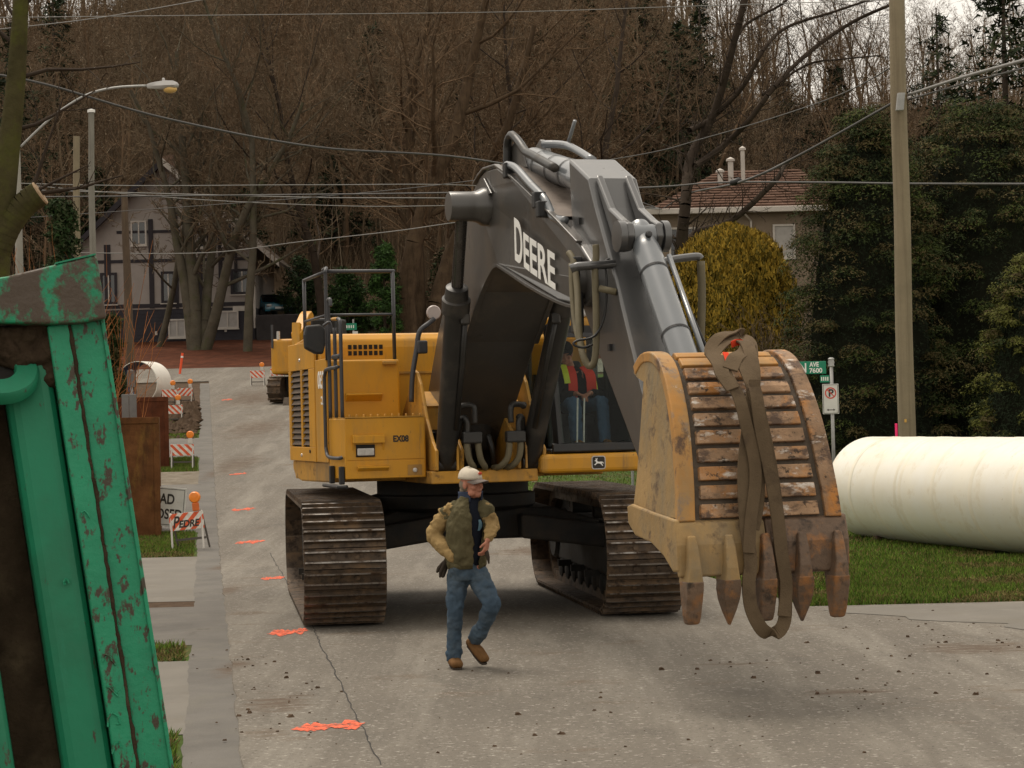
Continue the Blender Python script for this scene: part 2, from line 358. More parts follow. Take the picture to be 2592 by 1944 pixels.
# crack in the asphalt
def crack(pts, w):
    mb = MB(); P = []
    for k in range(len(pts) - 1):
        for q in range(14):
            t = q / 14; P.append((pts[k][0] * (1 - t) + pts[k + 1][0] * t, pts[k][1] * (1 - t) + pts[k + 1][1] * t))
    rows = []
    for k, (x, y) in enumerate(P):
        x += random.uniform(-.012, .012); ww = w * random.uniform(.6, 1.4); rows.append([(x - ww, y, zg(x, y) + .0335), (x + ww, y, zg(x, y) + .0335)])
    mb.rings(rows, cap=False, closed=False); return mb
M('tar', (.028, .025, .022), .9, var=.2)
g = [ground(*q) for q in ((966, 1950), (905, 1830), (850, 1715), (812, 1640), (795, 1600), (716, 1460), (683, 1400))]
o = crack([(p.x, p.y) for p in g], .0055).build('pavement_crack', 'tar', fix=False); struct(o)
# orange survey paint dashes
for px0, px1, py, hgt in ((735, 925, 1860, 30), (675, 780, 1613, 22), (660, 722, 1472, 10), (595, 672, 1380, 11), (585, 648, 1296, 9), (580, 625, 1205, 6), (560, 590, 1015, 5)):
    mb = MB(); n = 22; rows = []; rr = random.Random(px0)
    for k in range(n + 1):
        t = k / n; x = px0 + (px1 - px0) * t; yc = py - 16 * t * (px1 - px0) / 190 + rr.uniform(-.12, .12) * hgt; w = hgt * (.25 + .5 * abs(math.sin(t * 6 + px0))) * min(1, 6 * t + .1, 6 * (1 - t) + .1) * rr.uniform(.6, 1.2)
        a = ground(x, yc + w / 2); b = ground(x, yc - w / 2); rows.append([(a.x, a.y, zg(a.x, a.y) + .036), (b.x, b.y, zg(b.x, b.y) + .036)])
    mb.rings(rows, cap=False, closed=False); o = mb.build('paint_mark', 'spray_orange', fix=False); struct(o)
# mud smears and clods tracked over the road
def smears():
    rr = random.Random(3)
    spots = [(700, 1790, 150, 80, 26), (600, 1690, 70, 30, 14), (2150, 1765, 130, 20, 16), (1850, 1690, 120, 14, 10), (660, 1080, 90, 40, 14), (2450, 1650, 180, 50, 12), (1320, 1400, 90, 20, 8)]
    cl = MB()
    def lump(x, y, z, r_):
        o_ = [Vector((x + math.cos(i * 1.047) * r_ * rr.uniform(.7, 1.2), y + math.sin(i * 1.047) * r_ * rr.uniform(.7, 1.2), z)) for i in range(6)] + [Vector((x + math.cos(i * 1.047 + .4) * r_ * rr.uniform(.45, .75), y + math.sin(i * 1.047 + .4) * r_ * rr.uniform(.45, .75), z + r_ * rr.uniform(.4, .8))) for i in range(6)]
        cl.add(o_, [(i, (i + 1) % 6, 6 + (i + 1) % 6, 6 + i) for i in range(6)] + [(6, 7, 8, 9, 10, 11)])
    for cx, cy, sx, sy, n in spots + [(2150, 1700, 380, 110, 90), (2300, 1600, 300, 60, 70), (1400, 1780, 600, 150, 30), (700, 1750, 160, 160, 70), (1700, 1850, 500, 120, 30)]:
        for k in range(n if n < 60 else n // 2): 
            x = cx + rr.gauss(0, sx * .55); y = cy + rr.gauss(0, sy * .55)
            if y < 1150: continue
            p = ground(x, y); lump(p.x, p.y, zg(p.x, p.y) + .03, abs(rr.gauss(0, 1)) * .010 + .004 + (.02 if rr.random() < .04 else 0))
    stuff(cl.build('mud_clods', 'mud', fix=False), 'small crumbs and clods of mud scattered over the road', 'mud')
    hp = MB()      # churned mud bank beside the far part of the road
    for k in range(420):
        y = rr.uniform(68, 86); t = (y - 68) / 18; x = edgeL(y) - .55 - abs(rr.gauss(0, .4)); r_ = rr.uniform(.06, .26) * (.4 + .9 * math.sin(t * math.pi)); z = zg(x, y) + rr.uniform(0, .28) * math.sin(t * math.pi) * max(0, 1 - abs(x - edgeL(y) + .8) / .9)
        c = Vector((x, y, z)); vs = [c + Vector((rr.uniform(.5, 1.2) * a * r_, rr.uniform(.5, 1.2) * b * r_, rr.uniform(.4, 1.) * q * r_)) for a, b, q in ((1, 0, 0), (0, 1, 0), (-1, 0, 0), (0, -1, 0), (0, 0, 1), (0, 0, -1))]
        hp.add(vs, [(0, 1, 4), (1, 2, 4), (2, 3, 4), (3, 0, 4), (1, 0, 5), (2, 1, 5), (3, 2, 5), (0, 3, 5)])
    stuff(hp.build('mud_bank', 'mud', fix=False), 'churned brown mud heaped along the far left road edge', 'mud')
smears()
# brown mud stains with their own places on the asphalt
def stain(mat, spots):
    m = MATS[mat]; n = m.node_tree.nodes; l = m.node_tree.links; b = n['Principled BSDF']; src = b.inputs['Base Color'].links[0].from_socket; pos = n.new('ShaderNodeNewGeometry').outputs['Position']; cur = None
    for (x, y, a, c) in spots:
        mp = n.new('ShaderNodeVectorMath'); mp.operation = 'SUBTRACT'; mp.inputs[1].default_value = (x, y, 0); l.new(pos, mp.inputs[0]); ml = n.new('ShaderNodeVectorMath'); ml.operation = 'MULTIPLY'; ml.inputs[1].default_value = (1 / a, 1 / c, 0); l.new(mp.outputs[0], ml.inputs[0])
        ln = n.new('ShaderNodeVectorMath'); ln.operation = 'LENGTH'; l.new(ml.outputs[0], ln.inputs[0]); mr = n.new('ShaderNodeMapRange'); mr.inputs[1].default_value = 0; mr.inputs[2].default_value = 1; mr.inputs[3].default_value = .36; mr.inputs[4].default_value = -.05; mr.clamp = False; l.new(ln.outputs['Value'], mr.inputs[0])
        if cur is None: cur = mr.outputs[0]
        else: mx = n.new('ShaderNodeMath'); mx.operation = 'MAXIMUM'; l.new(cur, mx.inputs[0]); l.new(mr.outputs[0], mx.inputs[1]); cur = mx.outputs[0]
    mp = n.new('ShaderNodeMapping'); mp.inputs['Scale'].default_value = (1.2, 3.2, 1); l.new(pos, mp.inputs[0]); t = n.new('ShaderNodeTexNoise'); t.inputs['Scale'].default_value = 2.6; t.inputs['Detail'].default_value = 9; t.inputs['Roughness'].default_value = .72; l.new(mp.outputs[0], t.inputs['Vector'])
    ad = n.new('ShaderNodeMath'); ad.operation = 'ADD'; l.new(t.outputs['Fac'], ad.inputs[0]); l.new(cur, ad.inputs[1]); fr = n.new('ShaderNodeMapRange'); fr.inputs[1].default_value = .66; fr.inputs[2].default_value = .82; fr.inputs[4].default_value = .8; l.new(ad.outputs[0], fr.inputs[0])
    x = n.new('ShaderNodeMix'); x.data_type = 'RGBA'; x.inputs[7].default_value = (.085, .055, .034, 1); l.new(fr.outputs[0], x.inputs[0]); l.new(src, x.inputs[6]); l.new(x.outputs[2], b.inputs['Base Color'])
def _sp(px, py, a, c): g_ = ground(px, py); return (g_.x, g_.y, a, c)
stain('asphalt', [_sp(700, 1790, .55, 1.3), _sp(600, 1690, .35, .7), _sp(2150, 1762, .8, .35), _sp(1860, 1690, .7, .2), _sp(650, 1085, 2.4, 9), _sp(600, 1180, 1.3, 7), _sp(640, 1010, 3., 9), _sp(2480, 1650, 1.3, 1.2), _sp(1330, 1400, 1.2, 2), _sp(580, 1500, .4, 2.), _sp(760, 1000, 4, 6)])
stain('asphalt_old', [_sp(560, 1440, .5, 1.5), _sp(590, 1700, .4, 1.2), _sp(545, 1200, .6, 4)])
# ================================================================ the big excavator
AL = R(16); _d = Vector((math.sin(AL), -math.cos(AL), 0)); _l = Vector((-math.cos(AL), -math.sin(AL), 0)); BP0 = Vector((-.842, 26.226, 0))
def U(r, l, z): return BP0 + _d * r + _l * l + Vector((0, 0, z))          # upper-works frame: r forward, l to the machine's right, z up
def RZ(r, z, l): return U(r, l, z)
TA = R(7.9); _tb = Vector((-math.sin(TA), math.cos(TA), 0)); _tr = Vector((math.cos(TA), math.sin(TA), 0)); TC = Vector((-.29, 24.5, 0)) + _tb * 2.3
def T(a, b, z): return TC + _tr * a - _tb * b + Vector((0, 0, z))          # track frame: a to photo right, b forward
EX = thing('excavator', (TC.x, TC.y, 0), 'large yellow crawler excavator with dark grey boom facing the camera on the road', 'excavator')
Z3 = .034
# ---- tracks
def track_path(s, L, rad):
    """stadium: returns (b, z, angle of outward normal from +b axis)"""
    per = 2 * L * 2 + 2 * math.pi * rad; s = s % per
    if s < 2 * L: return (-L + s, 2 * rad, math.pi / 2)
    s -= 2 * L
    if s < math.pi * rad: t = s / rad; return (L + rad * math.sin(t), rad + rad * math.cos(t), math.pi / 2 - t)
    s -= math.pi * rad
    if s < 2 * L: return (L - s, 0, -math.pi / 2)
    s -= 2 * L; t = s / rad; return (-L - rad * math.sin(t), rad - rad * math.cos(t), -math.pi / 2 - t)
TL, TRAD = 2.3, .645
PER = 4 * TL + 2 * math.pi * TRAD; NSH = 58; PITCHT = PER / NSH
def shoe_mesh():
    mb = MB(); w = .45; p = PITCHT * .5
    mb.box((-w, -p * .96, -.03), (w, p * .96, 0))
    for q in (-.62, .36):
        mb.add([(-w, p * q - .016, 0), (w, p * q - .016, 0), (w, p * q + .016, 0), (-w, p * q + .016, 0), (-w + .012, p * q - .009, .045), (w - .012, p * q - .009, .045), (w - .012, p * q + .009, .045), (-w + .012, p * q + .009, .045)], [(0, 1, 5, 4), (1, 2, 6, 5), (2, 3, 7, 6), (3, 0, 4, 7), (4, 5, 6, 7)])
    for sx in (-1, 1):
        for q in (-.12, ): mb.lathe([(.028, 0), (.028, .018)], (sx * .13, p * q, 0), (0, 0, 1), 8)
    me = bpy.data.meshes.new('shoe'); me.from_pydata(mb.v, [], mb.f)
    bm = bmesh.new(); bm.from_mesh(me); bmesh.ops.recalc_face_normals(bm, faces=bm.faces)
    for f in bm.faces: f.material_index = 1 if (f.calc_center_median().z > .044) else 0
    bm.to_mesh(me); bm.free(); me.materials.append(MATS['track_steel']); me.materials.append(MATS['track_bright']); return me
SHOE = shoe_mesh()
for sd, cx in ((-1, -1.67), (1, 1.67)):
    X = lambda a, b, z, cx=cx: T(cx + a, b, z + Z3 + .05)
    trk = None
    for q in (-.17, .17):                          # the two link chains inside the shoes
        mb = MB()
        for k in range(NSH):
            b, z, an = track_path(k * PITCHT, TL, TRAD - .03); dirv = (math.sin(an), -math.cos(an)); nn = (math.cos(an), math.sin(an)); hw = PITCHT * .53
            pts = [(b + dirv[0] * i - nn[0] * j, z + dirv[1] * i - nn[1] * j) for i, j in ((-hw, .0), (hw, .0), (hw, .13), (-hw, .13))]
            mb.prism(pts, q - .035, q + .035, lambda a, c, t, X=X: X(t, a, c + .02))
        o = mb.build('link_chain' if trk else 'track', 'track_steel', trk or EX); trk = trk or o
    trk['label'] = 'crawler track with worn double-bar shoes'
    for k in range(NSH):
        b, z, an = track_path(k * PITCHT + .05, TL, TRAD)
        o = bpy.data.objects.new('shoe', SHOE); COL.objects.link(o); o.parent = trk
        n_ = -_tb * math.cos(an) + Vector((0, 0, 1)) * math.sin(an); t_ = -_tb * math.sin(an) - Vector((0, 0, 1)) * math.cos(an); a_ = t_.cross(n_)
        p = T(cx, b, z + Z3 + .05) - TC
        o.matrix_local = Matrix(((a_.x, t_.x, n_.x, p.x), (a_.y, t_.y, n_.y, p.y), (a_.z, t_.z, n_.z, p.z), (0, 0, 0, 1)))
    # frame, idler, sprocket, rollers
    mb = MB(); mb.prism([(-2.15, .32), (1.95, .32), (2.1, .5), (1.9, .82), (1.2, .95), (-1.4, .95), (-2.1, .8)], -.19, .19, lambda a, c, t, X=X: X(t, a, c)); mb.build('track_frame', 'under_black', EX, bevel=.03)
    mb = MB(); mb.lathe([(.10, -.21), (.14, -.21), (.14, -.11), (.50, -.10), (.55, -.10), (.55, .10), (.50, .10), (.14, .11), (.14, .21), (.10, .21)], X(0, TL, TRAD), _tr, 32); mb.build('idler', 'under_black', EX, smooth=40)
    mb = MB()
    prof = []
    for i in range(44): a = 2 * math.pi * i / 44; rr_ = .55 if i % 2 else .47; prof.append((-TL + rr_ * math.cos(a), TRAD + rr_ * math.sin(a)))
    mb.prism(prof, -.05, .05, lambda a, c, t, X=X: X(t, a, c)); mb.lathe([(.3, -.24), (.33, -.2), (.33, .2), (.3, .24)], X(0, -TL, TRAD), _tr, 20); mb.build('sprocket', 'under_black', EX)
    for k in range(8):
        mb = MB(); mb.lathe([(.07, -.24), (.12, -.22), (.12, .22), (.07, .24)], X(0, -1.75 + k * .5, .22), _tr, 14); mb.build('roller', 'under_black', EX, smooth=40)
    for k in (-.9, .7):
        mb = MB(); mb.lathe([(.09, -.2), (.09, .2)], X(0, k, 1.06), _tr, 14); mb.build('carrier_roller', 'under_black', EX, smooth=40)
    for k in (-1.2, -.2, .8):
        mb = MB(); mb.box((-.35 * 1, k, .28), (.35, k + .06, .36), X=X); mb.build('track_guide', 'under_black', EX)
# carbody
mb = MB(); mb.prism([(-1.55, .80), (-1.45, .76), (-.9, .86), (.9, .86), (1.45, .76), (1.55, .80), (1.5, 1.05), (.95, 1.22), (-.95, 1.22), (-1.5, 1.05)], -.9, .95, lambda a, z, t: T(a, t, z)); mb.build('carbody', 'under_black', EX, bevel=.03)
for s in (-1, 1):
    mb = MB(); mb.prism([(.5, 1.16), (1.62, 1.0), (1.62, .72), (.5, .88)], .96, 1.35, lambda a, z, t, s=s: T(a * s, t, z)); mb.build('axle_beam', 'under_black', EX, bevel=.03)
mb = MB(); mb.lathe([(.95, 0), (1.0, .04), (1.0, .18), (.92, .2), (.92, .45), (.5, .45)], BP0 + _d * -.2 + _l * -.15 + Vector((0, 0, 1.21)), (0, 0, 1), 40); mb.build('swing_bearing', 'under_black', EX, smooth=40)
# ---- upper frame, deck, counterweight, hood
mb = MB(); mb.box((-2.6, -.55, 1.58), (2.12, .68, 1.72), X=U); mb.box((-2.6, -1.72, 1.60), (.9, -.56, 1.80), X=U); mb.box((-1.40, .69, 1.60), (.95, 1.56, 1.80), X=U); mb.build('deck', 'yellow_dirty', EX, bevel=.015)
mb = MB(); mb.box((.9, -1.78, 1.66), (2.2, -.56, 1.875), X=U); mb.build('cab_platform', 'yellow', EX, bevel=.05, seg=3)
pl = [(-1.43, -1.72), (-1.43, 1.42), (-2.3, 1.28), (-2.95, 1.02), (-3.3, .65), (-3.4, 0), (-3.3, -.8), (-2.95, -1.35), (-2.3, -1.7)]
mb = MB(); mb.prism(pl, 1.62, 3.15, lambda a, b, t: U(a, b, t)); mb.build('counterweight', 'yellow', EX, bevel=.1, seg=4, smooth=40)
# lower skirt that curves under the louvred door
mb = MB(); mb.prism([(-1.42, 1.83), (-1.42, 1.72), (-1.25, 1.62), (-.9, 1.58), (.98, 1.60), (.98, 1.83)], 1.30, 1.585, lambda a, z, t: U(a, t, z)); mb.build('side_skirt', 'yellow_dirty', EX, bevel=.02)
# engine hood with rounded front edge
pr = [(-1.42, 2.3), (-1.42, 3.2), (-1.3, 3.27), (-.4, 3.33), (.25, 3.33), (.36, 3.31), (.43, 3.25), (.45, 3.16), (.45, 2.3)]
mb = MB(); mb.prism(pr, -1.7, 1.57, lambda a, z, t: U(a, t, z)); hood = mb.build('engine_hood', 'yellow', EX, bevel=.02, seg=2)
M('hole', (.012, .01, .008), .8, var=.1)
for i in range(7):
    for j in range(2):
        mb = MB(); u = 1.22 - i * .062; z = 3.165 - j * .072; mb.box((.448, u - .021, z - .026), (.456, u + .021, z + .026), X=U); mb.build('vent_hole', 'hole', hood)
mb = MB(); mb.box((.451, .06, 2.845), (.47, .74, 2.87), X=U); mb.build('hood_seam', 'yellow_dirty', hood)
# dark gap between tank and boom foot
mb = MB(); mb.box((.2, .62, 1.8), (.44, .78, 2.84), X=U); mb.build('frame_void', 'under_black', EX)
# fuel tank and tool box
mb = MB(); mb.box((.46, .755, 1.81), (1.0, 1.585, 3.0), X=U); tank = mb.build('fuel_tank', 'yellow', EX, bevel=.025, seg=3)
mb = MB(); mb.box((1.0, .80, 2.94), (1.05, .96, 2.98), X=U); mb.build('tank_latch', 'yellow_dirty', tank, bevel=.008)
mb = MB(); mb.prism([(1.0, 2.62), (1.09, 2.61), (1.09, 2.595), (1.0, 2.52)], .98, 1.40, lambda a, z, t: U(a, t, z)); mb.build('tank_lip', 'yellow', tank, bevel=.01)
mb = MB(); mb.box((1.005, .685, 1.655), (1.9, 1.60, 2.33), X=U); tool = mb.build('tool_box', 'yellow', EX, bevel=.012)
mb = MB(); mb.box((1.02, .70, 2.331), (1.915, 1.59, 2.345), X=U); mb.build('tread_plate', 'yellow_dirty', tool)
for k in range(11):
    mb = MB(); mb.lathe([(.012, 0), (.012, .02), (.004, .024)], U(1.89, .74 + k * .08, 2.345), (0, 0, 1), 6); mb.build('bolt', 'yellow_dirty', tool)
mb = MB(); mb.box((1.901, .70, 1.66), (1.912, 1.585, 1.853), X=U); mb.build('lower_panel', 'yellow', tool, bevel=.006)
mb = MB(); mb.box((1.901, .70, 1.866), (1.908, 1.585, 2.325), X=U); mb.build('upper_panel', 'yellow', tool, bevel=.006)
# recessed work lamp under its visor
mb = MB(); mb.box((1.909, 1.27, 1.90), (1.925, 1.48, 2.035), X=U); mb.build('lamp_recess', 'hole', tool)
mb = MB(); mb.prism([(1.909, 2.145), (1.96, 2.135), (1.96, 2.05), (1.93, 2.055), (1.93, 2.105), (1.909, 2.11)], 1.16, 1.52, lambda a, z, t: U(a, t, z)); mb.build('lamp_visor', 'yellow', tool, bevel=.006)
for s in (1.17, 1.51):
    mb = MB(); mb.prism([(1.909, 2.12), (1.958, 2.12), (1.909, 1.97)], s - .008, s + .008, lambda a, z, t: U(a, t, z)); mb.build('visor_cheek', 'yellow', tool)
M('lamp_glass', (.50, .48, .46), .15, var=.2, vs=20, spec=.8)
mb = MB(); mb.box((1.926, 1.28, 1.915), (1.945, 1.47, 1.995), X=U); mb.build('work_lamp', 'lamp_glass', tool, bevel=.01)
mb = MB(); mb.box((1.913, .74, 1.685), (1.918, .90, 1.80), X=U); mb.build('latch_recess', 'yellow_dirty', tool)
mb = MB(); mb.lathe([(.025, 0), (.025, .015), (.012, .022)], U(1.919, .82, 1.74), _d, 14); mb.build('latch', 'lamp_glass', tool)
mb = MB(); mb.prism([(1.913, 1.80), (1.97, 1.79), (1.97, 1.775), (1.913, 1.74)], 1.12, 1.47, lambda a, z, t: U(a, t, z)); mb.build('panel_lip', 'yellow', tool, bevel=.005)
text_mb('EX08', .095, lambda u, v, dd: U(1.909 + dd, 1.06 - u, 2.06 + v), .003, .004, xs=.85).build('stencil_lettering', 'letter_dark', tool)
# louvred side door
DR0, DR1 = .28, -1.42
door = MB()
door.box((DR1, 1.586, 1.83), (DR0, 1.62, 2.0), X=U); door.box((DR1, 1.586, 2.93), (DR0, 1.62, 3.255), X=U)
door.box((DR1, 1.586, 2.0), (DR1 + .14, 1.62, 2.93), X=U); door.box((DR0 - .37, 1.586, 2.0), (DR0, 1.62, 2.93), X=U); door.box((-.62, 1.586, 2.0), (-.52, 1.62, 2.93), X=U)
door = door.build('side_door', 'yellow', EX, bevel=.006)
mb = MB(); mb.box((DR1 + .02, 1.571, 1.99), (DR0 - .02, 1.58, 2.94), X=U); mb.build('radiator_screen', 'hole', door)
M('louvre', (.075, .04, .014), .6, var=.3, vs=8)
for c0, c1 in ((DR1 + .142, -.622), (-.518, DR0 - .372)):
    for k in range(13):
        z = 2.03 + k * .07; mb = MB(); mb.prism([(1.583, z + .045), (1.588, z + .045), (1.618, z - .005), (1.612, z - .008)], c0, c1, lambda a, zz, t: U(t, a, zz)); mb.build('louvre_slat', 'louvre', door)
for (r_, z) in ((-.1, 2.7), (-.05, 1.95), (-.62, 3.05), (-.6, 1.9)):
    mb = MB(); mb.lathe([(.022, 0), (.02, .012)], U(r_, 1.62, z), _l, 10); mb.build('door_knob', 'hole' if r_ > -.3 else 'lamp_glass', door)
# side wall between door and tool box with model number
mb = MB(); mb.box((.30, 1.586, 1.83), (.99, 1.612, 3.02), X=U); swall = mb.build('side_panel', 'yellow', EX, bevel=.006)
text_mb('650', .27, lambda u, v, dd: U(.86 - u, 1.613 + dd, 2.69 + v), .003, .008, xs=.95).build('model_lettering', 'letter_white', swall)
text_mb('LC', .13, lambda u, v, dd: U(.80 - u, 1.613 + dd, 2.5 + v), .003, .004).build('model_lettering', 'letter_white', swall)
# steps below the tool box
for r_ in (1.25, 1.8):
    mb = MB(); mb.box((r_, 1.605, 1.60), (r_ + .08, 1.66, 1.80), X=U); mb.build('step_bracket', 'black_paint', EX, bevel=.01)
mb = MB(); mb.tube([U(.95, 1.66, 1.575), U(1.9, 1.68, 1.575), U(1.97, 1.6, 1.575)], .022); mb.build('step', 'black_paint', EX)
mb = MB(); mb.box((1.1, 1.6, 1.57), (1.9, 1.66, 1.59), X=U); mb.build('step_tread', 'black_paint', EX)
# ---- handrails and mirrors
def rail(pts, r_=.021, mat='rail_grey', n=8, name='handrail', par=None, sm=5):
    mb = MB(); mb.tube(smoothpath([U(*p) for p in pts], sm) if sm else [U(*p) for p in pts], r_, n); return mb.build(name, mat, par or EX, smooth=True)
rail([(1.84, 1.62, 1.90), (1.78, 1.65, 1.89), (1.22, 1.65, 1.90), (1.08, 1.65, 1.98), (1.06, 1.65, 2.1), (1.06, 1.65, 2.72), (1.10, 1.65, 2.84), (1.22, 1.65, 2.89), (1.84, 1.65, 2.90)])
rail([(1.12, 1.60, 2.34), (1.12, 1.60, 3.0), (1.12, 1.60, 3.62), (1.14, 1.6, 3.68), (1.24, 1.6, 3.68), (1.26, 1.6, 3.60)])
rail([(1.46, 1.60, 2.34), (1.46, 1.60, 3.0), (1.46, 1.6, 3.35)])
rail([(1.84, 1.61, 2.34), (1.84, 1.61, 3.0), (1.84, 1.61, 3.34), (1.80, 1.61, 3.42), (1.70, 1.61, 3.44)])
rail([(1.72, 1.61, 3.44), (1.40, 1.61, 3.45)], .019, 'yellow')
rail([(1.84, 1.62, 3.02), (1.46, 1.62, 3.02)], .028)
rail([(1.0, 1.60, 3.0), (1.0, 1.60, 3.9), (1.0, 1.6, 4.02), (.9, 1.57, 4.06), (.7, 1.57, 4.05)])
GZ = 4.02
rail([(.95, .80, 2.99), (.95, .80, GZ)], .022, sm=0); rail([(.95, 1.6, GZ), (.95, .80, GZ), (.94, .78, GZ)], .022, sm=0); rail([(.95, 1.6, 3.52), (.95, .80, 3.52)], .016, sm=0)
rail([(-.6, 1.55, 3.3), (-.6, 1.55, GZ)], .022, sm=0); rail([(-.6, 1.55, GZ), (.95, 1.58, GZ)], .022, sm=0); rail([(-.6, 1.55, 3.52), (.95, 1.58, 3.52)], .016, sm=0)
mb = MB(); mb.prism([(.0, -.165), (.09, -.17), (.12, -.05), (.12, .12), (.06, .17), (-.1, .155), (-.125, .05), (-.12, -.1)], 0, .1, lambda a, z, t: U(1.30 - t, 1.79 - a, 3.23 + z)); mb.build('mirror', 'black_paint', EX, bevel=.025, seg=3)
rail([(1.3, 1.70, 3.38), (1.3, 1.62, 3.42), (1.3, 1.60, 3.3)], .015)
M('mirror_face', (.42, .36, .34), .35, var=.05)
mb = MB(); mb.lathe([(.075, 0), (.085, .012), (.085, .03), (.05, .045)], U(1.28, .40, 3.52), -_d, 20); mb.build('mirror', 'mirror_face', EX, smooth=40)
rail([(1.3, .40, 3.45), (1.3, .46, 3.40), (1.3, .58, 3.30), (1.3, .62, 3.1), (1.32, .68, 2.8), (1.32, .70, 2.5)], .03)
mb = MB(); mb.box((1.2, .50, 3.05), (1.36, .62, 3.2), X=U); mb.build('rail_clamp', 'rail_grey', EX, bevel=.02)
# ---- boom brackets
def plate(name, poly, l0, l1, mat, par=None, bevel=.012, seg=2, smooth=False):
    mb = MB(); mb.prism(poly, l0, l1, RZ); return mb.build(name, mat, par or EX, bevel=bevel, seg=seg, smooth=smooth)
BRK = [(2.14, 1.725), (2.16, 1.95), (2.0, 2.05), (1.75, 2.3), (1.5, 2.7), (1.35, 2.83), (1.2, 2.87), (1.05, 2.83), (.9, 2.6), (.5, 2.3), (.3, 1.725)]
for l0, l1 in ((.60, .64), (.31, .35), (-.35, -.31), (-.64, -.60)): plate('boom_bracket', BRK if abs(l0) > .5 else [(2.14, 1.725), (2.16, 1.95), (1.95, 2.1), (1.6, 2.3), (1.0, 2.35), (.4, 2.0), (.3, 1.725)], l0, l1, 'yellow_dirty')
mb = MB(); mb.prism([(1.42, 2.42), (1.44, 2.45), (1.0, 2.62), (.98, 2.58)], -.56, .56, RZ); mb.build('cross_plate', 'yellow_dirty', EX)
mb = MB(); mb.prism([(1.42, 2.18), (1.45, 2.18), (1.45, 2.42), (1.42, 2.42)], -.58, .58, RZ); mb.build('cross_plate', 'yellow_dirty', EX)
mb = MB(); mb.box((.2, -.5, 1.73), (1.2, .5, 2.15), X=U); mb.build('valve_block', 'under_black', EX, bevel=.03)
mb = MB(); mb.lathe([(.2, 0), (.24, .05), (.24, .3), (.16, .34)], U(1.3, -.05, 1.93), (0, 0, 1), 20); mb.build('swing_motor', 'under_black', EX, smooth=40)
for l in (-.14, .02, .13):
    rail([(1.75, l, 1.78), (1.8, l + .03, 1.95), (1.72, l + .05, 2.1)], .03, 'cyl_black', name='pipe')
# ---- boom
BOOM = [(.62, 1.98), (.48, 2.12), (.52, 2.30), (.88, 2.60), (1.45, 3.30), (3.15, 4.73), (3.38, 4.83), (3.62, 4.875), (4.07, 4.86), (4.67, 4.67), (5.93, 4.14), (6.48, 3.87), (6.74, 3.70), (6.80, 3.52), (6.74, 3.36), (6.55, 3.30), (5.92, 3.39), (4.25, 3.82), (4.02, 3.865), (3.82, 3.83), (3.38, 3.62), (2.65, 3.12), (1.35, 2.08), (1.0, 1.96)]
def bhw(r_): return .40 - .10 * max(0, min(1, (r_ - 5.2) / 1.4))
def boom_shell():
    mb = MB(); n = len(BOOM)
    for s in (1, -1):
        mb.add([U(r_, s * bhw(r_), z) for r_, z in BOOM], [tuple(range(n))])
    for k in range(n):
        a, b = BOOM[k], BOOM[(k + 1) % n]
        ins = 1.0
        mb.add([U(a[0], bhw(a[0]), a[1]), U(b[0], bhw(b[0]), b[1]), U(b[0], -bhw(b[0]), b[1]), U(a[0], -bhw(a[0]), a[1])], [(0, 1, 2, 3)])
    o = mb.build('boom', 'boom_grey', EX)
    bm = bmesh.new(); bm.from_mesh(o.data); bmesh.ops.remove_doubles(bm, verts=bm.verts, dist=1e-4); bmesh.ops.recalc_face_normals(bm, faces=bm.faces); bm.to_mesh(o.data); bm.free()
    b = o.modifiers.new('b', 'BEVEL'); b.width = .02; b.segments = 3; b.limit_method = 'ANGLE'; b.angle_limit = R(50)
    return o
boom = boom_shell()
# flange lips along the underside and top edges
for s in (1, -1):
    und = [(2.65, 3.12), (3.38, 3.62), (3.82, 3.83), (4.02, 3.865), (4.25, 3.82), (5.92, 3.39), (6.5, 3.31)]
    mb = MB(); mb.ribbon([U(r_, s * (bhw(r_) + .0), z - .012) for r_, z in smoothpath([(a, b, 0) for a, b in und], 4) and [(p.x, p.y) for p in smoothpath([(a, b, 0) for a, b in und], 4)]], .05, _l, .03); mb.build('edge_flange', 'boom_grey', boom, bevel=.006)
    top = [(3.2, 4.77), (3.4, 4.84), (3.62, 4.885), (4.07, 4.87), (4.67, 4.68), (5.93, 4.15), (6.48, 3.88)]
    mb = MB(); mb.ribbon([U(r_, s * (bhw(r_) + .0), z + .012) for r_, z in top], .06, _l, .025); mb.build('edge_flange', 'boom_grey', boom, bevel=.006)
mb = MB(); mb.prism([(4.1, 4.885), (4.7, 4.70), (5.9, 4.185), (5.9, 4.18), (4.7, 4.69), (4.1, 4.875)], -.37, .37, RZ); mb.build('top_plate', M('boom_top', (.20, .165, .14), .6, var=.2, vs=2, dirt=[((.09, .07, .055), 2.5, .5, .7)]), boom)
for s in (1, -1):     # bosses for the boom cylinder pins
    mb = MB(); mb.lathe([(.20, -.05), (.20, .05), (.165, .11), (.155, .17), (.155, .40), (.15, .41), (.10, .412)], U(3.64, s * .40, 4.50), _l * s, 28); mb.build('pin_boss', 'boom_grey', boom, smooth=40)
    mb = MB(); mb.prism([(3.36, 4.61), (3.64, 4.80), (3.92, 4.61)], s * .401, s * .425, RZ); mb.build('boss_gusset', 'boom_grey', boom, bevel=.008)
# DEERE on the side plate: origin and slope read along the boom
def TX(u, v, dd):
    r_ = 4.66 + u; return U(r_, bhw(r_) + .003 + dd, 3.885 - u * .325 + v)
text_mb('D', .585, TX, .003, .013, fitw=.27).build('lettering', 'letter_white', boom)
text_mb('EERE', .475, lambda u, v, dd: TX(u + .31, v + .005, dd), .003, .009, fitw=.87).build('lettering', 'letter_white', boom)
